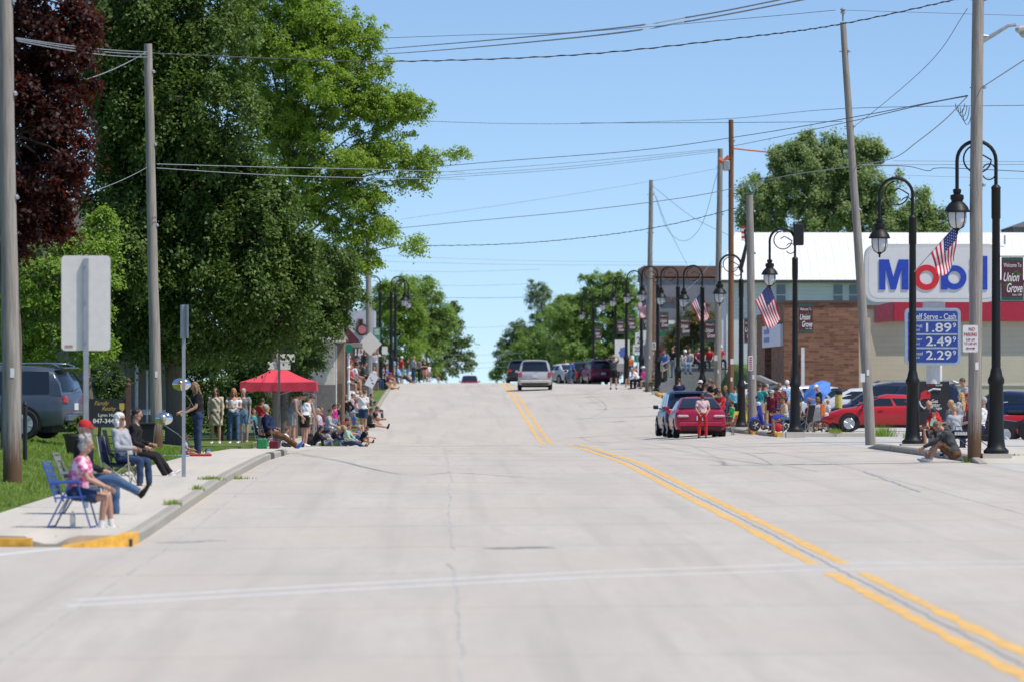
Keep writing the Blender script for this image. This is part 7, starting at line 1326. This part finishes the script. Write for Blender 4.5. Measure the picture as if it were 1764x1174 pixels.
person('man in pale blue shirt and tan shorts seen from behind at the far verge', 675, 27, 20, 'stand', ('lblue', 'short'), ('tan', 'shorts'), ('black', 'short'), 1.75, 1.1, z=PZ(662, 27))
person('man in red shirt and white cap on the far left verge', 691, 26, 60, 'stand', ('red', 'short'), ('grey', 'shorts'), ('grey', 'short'), 1.75, 1., ('white', 'cap'), z=PZ(660, 26))
camp_chair('pale blue reclined camp chair on the far left verge', 688, 26.5, 95, 'lblue', z=PZ(659, 26.5))
person('person in black lounging in the pale blue camp chair', 690, 26.5, 95, 'sitout', ('lblue', 'short'), ('black', 'pants'), ('black', 'short'), 1.7, z=PZ(660, 26.5))
person('man in plaid shirt and jeans standing tallest at the far left kerb', 712, 25.6, 60, 'clasp', ('plaidb', 'short'), ('ddenim', 'pants'), ('red', 'short'), 1.80, 1.05, z=PZ(660, 25.6))
person('person in black standing behind the plaid shirted man', 702, 25, 60, 'stand', ('dgrey', 'short'), ('ldenim', 'pants'), ('black', 'short'), 1.6, z=PZ(657, 25))
person('woman in grey top and black trousers right of the plaid shirted man', 722, 25, 70, 'phone', ('grey', 'short'), ('black', 'pants'), ('brown', 'bob'), 1.66, z=PZ(659, 25))
person('mother in black holding a child at the right end of the far left group', 732, 24.6, 200, 'hug', ('black', 'short'), ('pinkr', 'shorts'), ('black', 'bob'), 1.6, z=PZ(659, 24.6))
person('child in white last in the far left group', 739, 24, 120, 'stand', ('white', 'short'), ('grey', 'shorts'), ('brown', 'short'), 1.3, z=PZ(658, 24))

# ------------------------------------------------------------------ right hand spectators
person('man in grey hoodie and brown shorts sitting hunched on the near right kerb', 1645, 79, 282, 'curb', ('dgrey', 'hoodie'), ('brown', 'shorts'), ('lbrown', 'short'), 1.78, 1.1, shoe='white', lean=24, hp=40, legs=[(132, 24, .06), (118, 34, .1)], arms=[(52, 62, .12, .2), (48, 40, .14, .25)], z=gz(PX(1645, 79), PY(79)) + .0, dy=0)
person('fair haired boy in grey and red shirt beside the poster board', 1634, 70, 250, 'sit', ('grey', 'short'), ('dgrey', 'shorts'), ('blond', 'short'), 1.40, dz=.12, glasses=False)
person('boy in white and grey tee with back turned in the seated group', 1650, 76, 330, 'sitfwd', ('lgrey', 'short'), ('navy', 'shorts'), ('blond', 'short'), 1.45, dz=.0, lean=14)
person('girl with long fair hair behind the two boys', 1652, 66, 300, 'sit', ('lgrey', 'short'), ('ddenim', 'pants'), ('blond', 'long'), 1.5, dz=.22)
person('bald man in red leaning forward among the seated group', 1620, 68, 270, 'sitfwd', ('red', 'short'), ('navy', 'shorts'), ('grey', 'none'), 1.6, 1.1, dz=.0, lean=26, arms=[(6, 60, .1, .5), (10, 70, .1, .5)])
person('child in dark beanie holding white paper low beside the poster board', 1610, 70, 190, 'ground', ('red', 'short'), ('dgrey', 'pants'), ('brown', 'short'), 1.25, 1., ('dgrey', 'beanie'), dz=.30)
mb = MB(); mb.box((0, 0, 0), (.15, .01, .18), M=Matrix.Rotation(.2, 4, 'Y')); tag(mb.obj('paper_cup', clm('sage'), loc=W(1609, 727, 72)), 'pale paper held by the child in the dark beanie', 'paper')
camp_chair('black camp chair with white print beside the near pole', 1662, 76, 275, 'black', frame=M_fr_b)
mb = MB(); [mb.box((.035 * k - .12, 0, 0), (.025, .006, .07)) for k in range(8)]; o = mb.obj('chair_print', M_cream, loc=W(1656, 746, 78.5)); tag(o, 'white printed mark across the black camp chair back', 'print')
person('adult seated behind the brown footed pole with forearm showing', 1671, 74, 275, 'sit', ('dgrey', 'short'), ('dgrey', 'shorts'), ('grey', 'short'), 1.75, 1.1)
camp_chair('dark camp chair between the brown footed pole and nearest lamp post', 1690, 72, 275, 'dgrey', frame=M_fr_b, hi=.95)
person('person in white seated between the near pole and nearest lamp post', 1689, 70, 280, 'sit', ('white', 'short'), ('navy', 'pants'), ('grey', 'short'), 1.65)
person('dark haired man in blue grey tee standing behind the near seated group', 1664, 56, 262, 'stand', ('lgrey', 'short'), ('dgrey', 'pants'), ('brown', 'short'), 1.78, hp=22)
person('person in red cap seated just left of the brown footed pole', 1664, 60, 280, 'sit', ('red', 'short'), ('dgrey', 'pants'), ('grey', 'short'), 1.7, 1., ('red', 'cap'), dz=.05)
person('woman in striped shirt and red trousers standing behind the red saloon', 1210.5, 48.6, 355, 'behind', ('stripe', 'short'), ('red', 'pants'), ('brown', 'bob'), 1.56, 1.15, shoe='black')
person('man in black hoodie with white and red cap', 1205, 39.5, 60, 'stand', ('black', 'hoodie'), ('black', 'pants'), ('black', 'short'), 1.82, 1.1, ('white', 'capback'))
person('man in dark blue jacket with back turned left of the fifth lamp post', 1170, 37.5, 10, 'clasp', ('navy', 'short'), ('dgrey', 'pants'), ('brown', 'short'), 1.75, 1.2)
person('child in red cap and pink shirt seated beside the navy car', 1187, 40, 60, 'sit', ('magenta', 'short'), ('grey', 'shorts'), ('brown', 'short'), 1.4, 1., ('red', 'cap'), dz=.1)
person('person in navy seated behind the red capped child', 1179, 39, 60, 'sit', ('navy', 'short'), ('grey', 'shorts'), ('black', 'short'), 1.6, dz=.1)
person('person in pink striped top in front of the man in black hoodie', 1198, 41, 330, 'sit', ('pinkr', 'short'), ('grey', 'shorts'), ('grey', 'short'), 1.5, dz=.15)
person('tall dark shirted man right of the fifth lamp post', 1222, 40, 70, 'stand', ('black', 'short'), ('black', 'pants'), ('lbrown', 'short'), 1.8, 1.)
person('man in black carrying a small child on his arm', 1233, 41, 250, 'hug', ('black', 'short'), ('black', 'pants'), ('brown', 'short'), 1.78, 1.05)
person('small child in orange held against the man in black', 1238, 41.5, 260, 'sit', ('orange', 'short'), ('tan', 'shorts'), ('blond', 'short'), .85, 1.1, dz=.95)
person('child in red and blue tee in front of the couple with the baby', 1227, 43.5, 150, 'stand', ('red', 'short'), ('navy', 'shorts'), ('lbrown', 'short'), 1.35, dz=.1)
person('woman in red tee and black shorts facing left', 1244, 43.5, 262, 'phone', ('red', 'short'), ('black', 'shorts'), ('brown', 'short'), 1.62, 1.15, glasses=True)
camp_chair('empty bright red camp chair beside the red saloon', 1252, 47, 280, 'red', frame=M_fr_g, hi=.75)
camp_chair('yellow and dark camp chair behind the empty red one', 1256, 44, 300, 'yellow', hi=.8)
person('man in white shirt and jeans behind the fourth lamp post', 1281, 42.6, 340, 'stand', ('lav', 'short'), ('ddenim', 'pants'), ('grey', 'short'), 1.78, 1.25, ('white', 'sun'))
person('woman in light cyan top and black shorts left of the fourth lamp post', 1266, 42.8, 20, 'clasp', ('cyan', 'short'), ('black', 'shorts'), ('brown', 'short'), 1.6, 1.1)
person('person in bright yellow top right of the fourth lamp post', 1290, 43, 180, 'stand', ('yellow', 'short'), ('yellow', 'capri'), ('grey', 'short'), 1.5)
person('woman in lavender top and black capri trousers beside the parking sign pole', 1294, 46.8, 300, 'stand', ('lav', 'short'), ('black', 'capri'), ('blond', 'short'), 1.62, 1., shoe='tan')
person('bald man in teal shirt and pale shorts right of the parking sign pole', 1309, 46, 20, 'camera', ('teal', 'short'), ('tan', 'shorts'), ('brown', 'short'), 1.72, 1.)
person('dark haired person behind the bald man in teal', 1317, 45, 30, 'stand', ('dgrey', 'short'), ('tan', 'pants'), ('brown', 'short'), 1.72)
person('child in red with pale cap behind the blue scooter', 1331, 47, 200, 'stand', ('maroon', 'long'), ('maroon', 'pants'), ('grey', 'short'), 1.45, 1., ('sage', 'cap'), dz=0)
person('man in plaid shirt and jeans with back turned', 1343, 46.5, 5, 'clasp', ('plaid', 'long'), ('denim', 'pants'), ('lbrown', 'short'), 1.72, 1.2)
person('white haired man in light blue shirt beside the plaid shirted man', 1357, 45, 330, 'stand', ('lblue', 'short'), ('tan', 'shorts'), ('white', 'short'), 1.84, 1.1)
person('tanned woman in sunglasses and sleeveless top sitting in profile facing left', 1354, 50.5, 272, 'sitfwd', ('cream', 'tank'), ('denim', 'short2'), ('brown', 'pony'), 1.68, 1., None, 'brown', 'tan', glasses=True, lean=8, arms=[(22, 78, .12, .3), (26, 82, .12, .25)], legs=[(80, -2, .05), (84, 6, .1)])
camp_chair('black camp chair under the tanned woman in profile', 1361, 50.5, 272, 'black', frame=M_fr_g)
T_ = camp_chair('large black camp chair with crossed grey legs right of the third lamp post', 1383, 50, 300, 'black', frame=M_fr_g, hi=.95)
mb = MB(); mb.ell((0, 0, .2), (.26, .2, .22)); mb.ell((.03, 0, .42), (.14, .12, .1)); tag(mb.obj('duffel_bag', clm('dgrey'), loc=G(1378, 50)), 'black duffel bag on the pavement between the camp chairs', 'bag')
mb = MB(); mb.ell((0, 0, .15), (.14, .12, .16)); tag(mb.obj('red_bag', clm('red'), loc=G(1341, 49)), 'small red bag on the pavement beside the scooter', 'bag')
camp_chair('camp chair with orange bag on its back at the right', 1408, 49.5, 340, 'lgrey', frame=M_fr_g)
person('woman with brown hair in white grey top seated with back turned', 1407, 49.5, 335, 'sit', ('lgrey', 'short'), ('grey', 'shorts'), ('lbrown', 'bob'), 1.62, 1.1)
mb = MB(); mb.bevbox((0, 0, 0), (.17, .08, .42), .03); tag(mb.obj('orange_bag', clm('orange'), loc=W(1418, 705, 50.5)), 'bright orange bag hanging beside the seated brown haired woman', 'bag')
person('man in black shirt and pale cap adjusting something by the white car', 1412, 47, 270, 'phone', ('black', 'short'), ('dgrey', 'shorts'), ('grey', 'short'), 1.66, 1., ('white', 'cap'))
# far right
person('man in straw sunhat standing in the road with arms raised seen from behind', 1057, 33, 0, 'raised', ('dgrey', 'short'), ('black', 'shorts'), ('brown', 'short'), 1.72, 1.1, ('tan', 'sun'), sock='white', z=PZ(670, 33))
person('person in red shirt right of the sunhat man', 1072, 26.5, 200, 'stand', ('red', 'short'), ('dgrey', 'shorts'), ('brown', 'short'), 1.7, z=PZ(653, 26.5))
person('person in orange red shirt beside the ninth lamp post', 1086, 27, 200, 'stand', ('orange', 'short'), ('ddenim', 'shorts'), ('brown', 'short'), 1.65, z=PZ(656, 27))
person('woman in white blouse bending forward at the far right kerb', 1100, 30, 270, 'sitfwd', ('white', 'long'), ('black', 'pants'), ('grey', 'short'), 1.7, 1.2, z=PZ(668, 30), lean=35)
person('person in magenta top beside the white bloused woman', 1106, 30, 280, 'sit', ('magenta', 'short'), ('black', 'pants'), ('grey', 'bob'), 1.6, 1.1, ('white', 'sun'), z=PZ(667, 30))
person('child in orange and pink near the far brown pole', 1115, 30.5, 260, 'sit', ('pink', 'short'), ('ldenim', 'shorts'), ('brown', 'short'), 1.4, z=PZ(667, 30.5))
person('person in olive clothes left of the seventh lamp post', 1126, 31, 250, 'sit', ('tan', 'short'), ('olive', 'pants'), ('brown', 'short'), 1.65, 1.1, z=PZ(671, 31))
person('person in magenta standing behind the far brown pole', 1121, 28.5, 220, 'stand', ('magenta', 'long'), ('magenta', 'pants'), ('brown', 'short'), 1.6, z=PZ(662, 28.5))
for i, (px, py, c1, c2, hc, ht, lab) in enumerate([(1179, 640, 'lgrey', 'ldenim', 'lbrown', 'white', 'person in white cap and pale shirt sitting on the wall with legs hanging'), (1189, 638, 'lgrey', 'ldenim', 'brown', None, 'dark haired person in grey on the wall beside the white capped one'), (1202, 636, 'maroon', 'navy', 'brown', None, 'person in maroon sitting on the wall top'), (1223, 634, 'red', 'navy', 'brown', None, 'person in bright red top sitting on the wall left of the grey pole'), (1240, 632, 'red', 'navy', 'brown', 'white', 'person in red and white at the right end of the wall')]):
    person(lab, px, 32.15, 180 + (20 if i % 2 else -25), 'wall', (c1, 'short'), (c2, 'pants'), (hc, 'short'), 1.65, 1.1, (ht, 'cap') if ht else None, z=PZ(py - 10, 31) - .05)
person('person seen from behind in blue jeans beside the white saloon', 982, 24, 60, 'lean', ('blue', 'short'), ('denim', 'pants'), ('brown', 'short'), 1.65, z=PZ(659, 24))
person('person in white and red shirt between white saloon and pickup', 975, 23.5, 200, 'stand', ('white', 'short'), ('navy', 'pants'), ('brown', 'short'), 1.6, z=PZ(657, 23.5))
person('person in bright red shirt beside the pickup truck', 989, 23.8, 160, 'sit', ('red', 'short'), ('red', 'shorts'), ('brown', 'short'), 1.7, z=PZ(657, 23.8))
# further spectators filling the rows on both kerbs
LC_ = [
('boy in striped pale tee standing behind the seated white capped man', 606, 39.5, 100, 'stand', ('stripe', 'short'), ('grey', 'shorts'), ('brown', 'short'), 1.4, None, None),
('person in dark green tee crouching below the tilted poster', 634, 37, 95, 'curb', ('green', 'short'), ('dgrey', 'pants'), ('black', 'short'), 1.6, None, None),
('child in pale pink sitting under the straw hatted woman', 550, 45.5, 95, 'ground', ('pinkr', 'short'), ('ldenim', 'shorts'), ('blond', 'bob'), 1.1, None, None),
('woman in maroon top seated in front of the cottage base', 556, 44, 100, 'sit', ('maroon', 'short'), ('ddenim', 'pants'), ('brown', 'bob'), 1.62, None, None),
('man in grey cap standing behind the girl with long brown hair', 583, 38.5, 120, 'stand', ('dgrey', 'short'), ('tan', 'shorts'), ('grey', 'short'), 1.75, ('dgrey', 'cap'), None),
('person in orange tee seated by the awning shop', 598, 36.5, 95, 'sit', ('orange', 'short'), ('grey', 'shorts'), ('brown', 'short'), 1.6, None, 676),
('child in white sitting on the grass left of the kerb bend', 629, 36, 95, 'ground', ('white', 'short'), ('navy', 'shorts'), ('brown', 'short'), 1.1, None, None),
('person in navy seated beside the red backwards cap', 600, 33.8, 95, 'sit', ('navy', 'short'), ('tan', 'shorts'), ('black', 'short'), 1.7, None, 664),
('woman in pale top standing in front of the white fronted building', 622, 30, 150, 'stand', ('lgrey', 'short'), ('ddenim', 'pants'), ('blond', 'bob'), 1.62, None, 650),
('man in red tee standing beside the far white sign', 652, 28.5, 130, 'stand', ('red', 'short'), ('tan', 'shorts'), ('brown', 'short'), 1.75, ('white', 'cap'), 661),
('seated person in blue just beyond the far bare legged adult', 668, 28.5, 100, 'sit', ('blue', 'short'), ('grey', 'shorts'), ('brown', 'short'), 1.6, None, 663),
('person in grey leaning beside the far verge chair', 683, 26, 120, 'stand', ('grey', 'short'), ('black', 'shorts'), ('blond', 'bob'), 1.6, None, 658),
('person in teal tee at the edge of the far left verge', 696, 25.2, 100, 'sit', ('teal', 'short'), ('dgrey', 'shorts'), ('brown', 'short'), 1.6, None, 659),
('small dark figure seated at the crest kerb on the left', 748, 22, 120, 'sit', ('dgrey', 'short'), ('navy', 'shorts'), ('brown', 'short'), 1.5, None, 658),
('man in olive tee behind the child in red and blue', 1214, 40.5, 80, 'stand', ('olive', 'short'), ('tan', 'shorts'), ('brown', 'short'), 1.76, ('dgrey', 'cap'), None),
('seated woman in white beside the pink striped person', 1191, 42, 330, 'sit', ('white', 'short'), ('ldenim', 'shorts'), ('grey', 'bob'), 1.6, None, None),
('woman in dark tee behind the woman in red tee', 1252, 42, 280, 'stand', ('dgrey', 'short'), ('ddenim', 'pants'), ('blond', 'bob'), 1.62, None, None),
('boy in green tee seated behind the empty red chair', 1259, 43.5, 300, 'sit', ('green', 'short'), ('dgrey', 'shorts'), ('brown', 'short'), 1.4, None, None),
('person in grey tee between the plaid man and scooter child', 1322, 44.5, 340, 'stand', ('grey', 'short'), ('ddenim', 'pants'), ('grey', 'short'), 1.7, None, None),
('man in navy tee behind the third lamp post', 1375, 46, 300, 'stand', ('navy', 'short'), ('tan', 'shorts'), ('grey', 'short'), 1.74, None, None),
('seated boy in dark red right of the black camp chair', 1391, 49, 300, 'sit', ('maroon', 'short'), ('dgrey', 'shorts'), ('brown', 'short'), 1.45, None, None),
('child in white tee by the red coupe nose', 1428, 49, 280, 'stand', ('white', 'short'), ('navy', 'shorts'), ('blond', 'short'), 1.1, None, None),
('person in white shirt walking at the far right verge', 1064, 25, 200, 'stand', ('white', 'short'), ('navy', 'pants'), ('brown', 'short'), 1.7, None, 653),
('seated person in red at the foot of the eighth lamp post', 1094, 28, 260, 'sit', ('red', 'short'), ('dgrey', 'shorts'), ('brown', 'short'), 1.6, None, 663),
('person in blue jacket right of the fifth lamp post on the bank', 1146, 30, 230, 'stand', ('blue', 'long'), ('dgrey', 'pants'), ('brown', 'short'), 1.7, None, 655),
('person in black tee leaning on the stair railing', 1160, 30.5, 210, 'stand', ('black', 'short'), ('ldenim', 'pants'), ('brown', 'short'), 1.7, None, 650),
('person in pink top seated at the far right kerb behind the white blouse', 1090, 29, 270, 'sit', ('pink', 'short'), ('grey', 'shorts'), ('grey', 'bob'), 1.6, None, 665),
('man in tan shirt seated on the ground left of the pale blue hoodie', 582, 49, 95, 'curb', ('tan', 'short'), ('navy', 'shorts'), ('black', 'short'), 1.7, None, None),
('girl in magenta top standing behind the grey sleeved boy', 576, 45.5, 110, 'stand', ('magenta', 'short'), ('ldenim', 'shorts'), ('brown', 'pony'), 1.35, None, None),
('woman in lavender top seated behind the seated boy in grey sleeves', 552, 46.5, 100, 'sit', ('lav', 'short'), ('ddenim', 'capri'), ('blond', 'bob'), 1.62, None, None),
('man in navy cap standing in the canopy shade', 536, 47.5, 120, 'stand', ('dgrey', 'short'), ('tan', 'shorts'), ('grey', 'short'), 1.76, ('navy', 'cap'), None),
('child in white tee seated on the ground right of the maroon cooler', 490, 56, 95, 'ground', ('white', 'short'), ('dgrey', 'shorts'), ('brown', 'short'), 1.1, None, None),
('woman in teal seated deep under the red canopy', 440, 47.5, 110, 'sit', ('teal', 'short'), ('ddenim', 'pants'), ('brown', 'bob'), 1.6, None, None),
('boy in blue tee sitting right behind the boy in black on the kerb', 615, 44.5, 95, 'ground', ('blue', 'short'), ('dgrey', 'shorts'), ('blond', 'short'), 1.2, None, None),
('person in striped shirt seated beside the man in white cap', 618, 39.2, 95, 'sit', ('stripe', 'short'), ('ddenim', 'pants'), ('grey', 'short'), 1.65, ('tan', 'sun'), None),
('man in black tee seated nearest the foot of the far poster', 637, 38.2, 95, 'curb', ('black', 'short'), ('tan', 'shorts'), ('brown', 'short'), 1.7, None, None),
('person in red seated just behind the seated person in navy', 606, 36.2, 95, 'sit', ('red', 'short'), ('ddenim', 'shorts'), ('blond', 'bob'), 1.6, None, 672),
('woman in white at the shop door', 588, 33, 150, 'stand', ('white', 'short'), ('ldenim', 'shorts'), ('brown', 'bob'), 1.6, None, 662),
]
for lab, px, s, fc, po, tp_, bt, hr, hh, ht, py in LC_: person(lab, px, s, fc, po, tp_, bt, hr, hh, 1.05, ht, z=None if py is None else PZ(py, s))
flush()
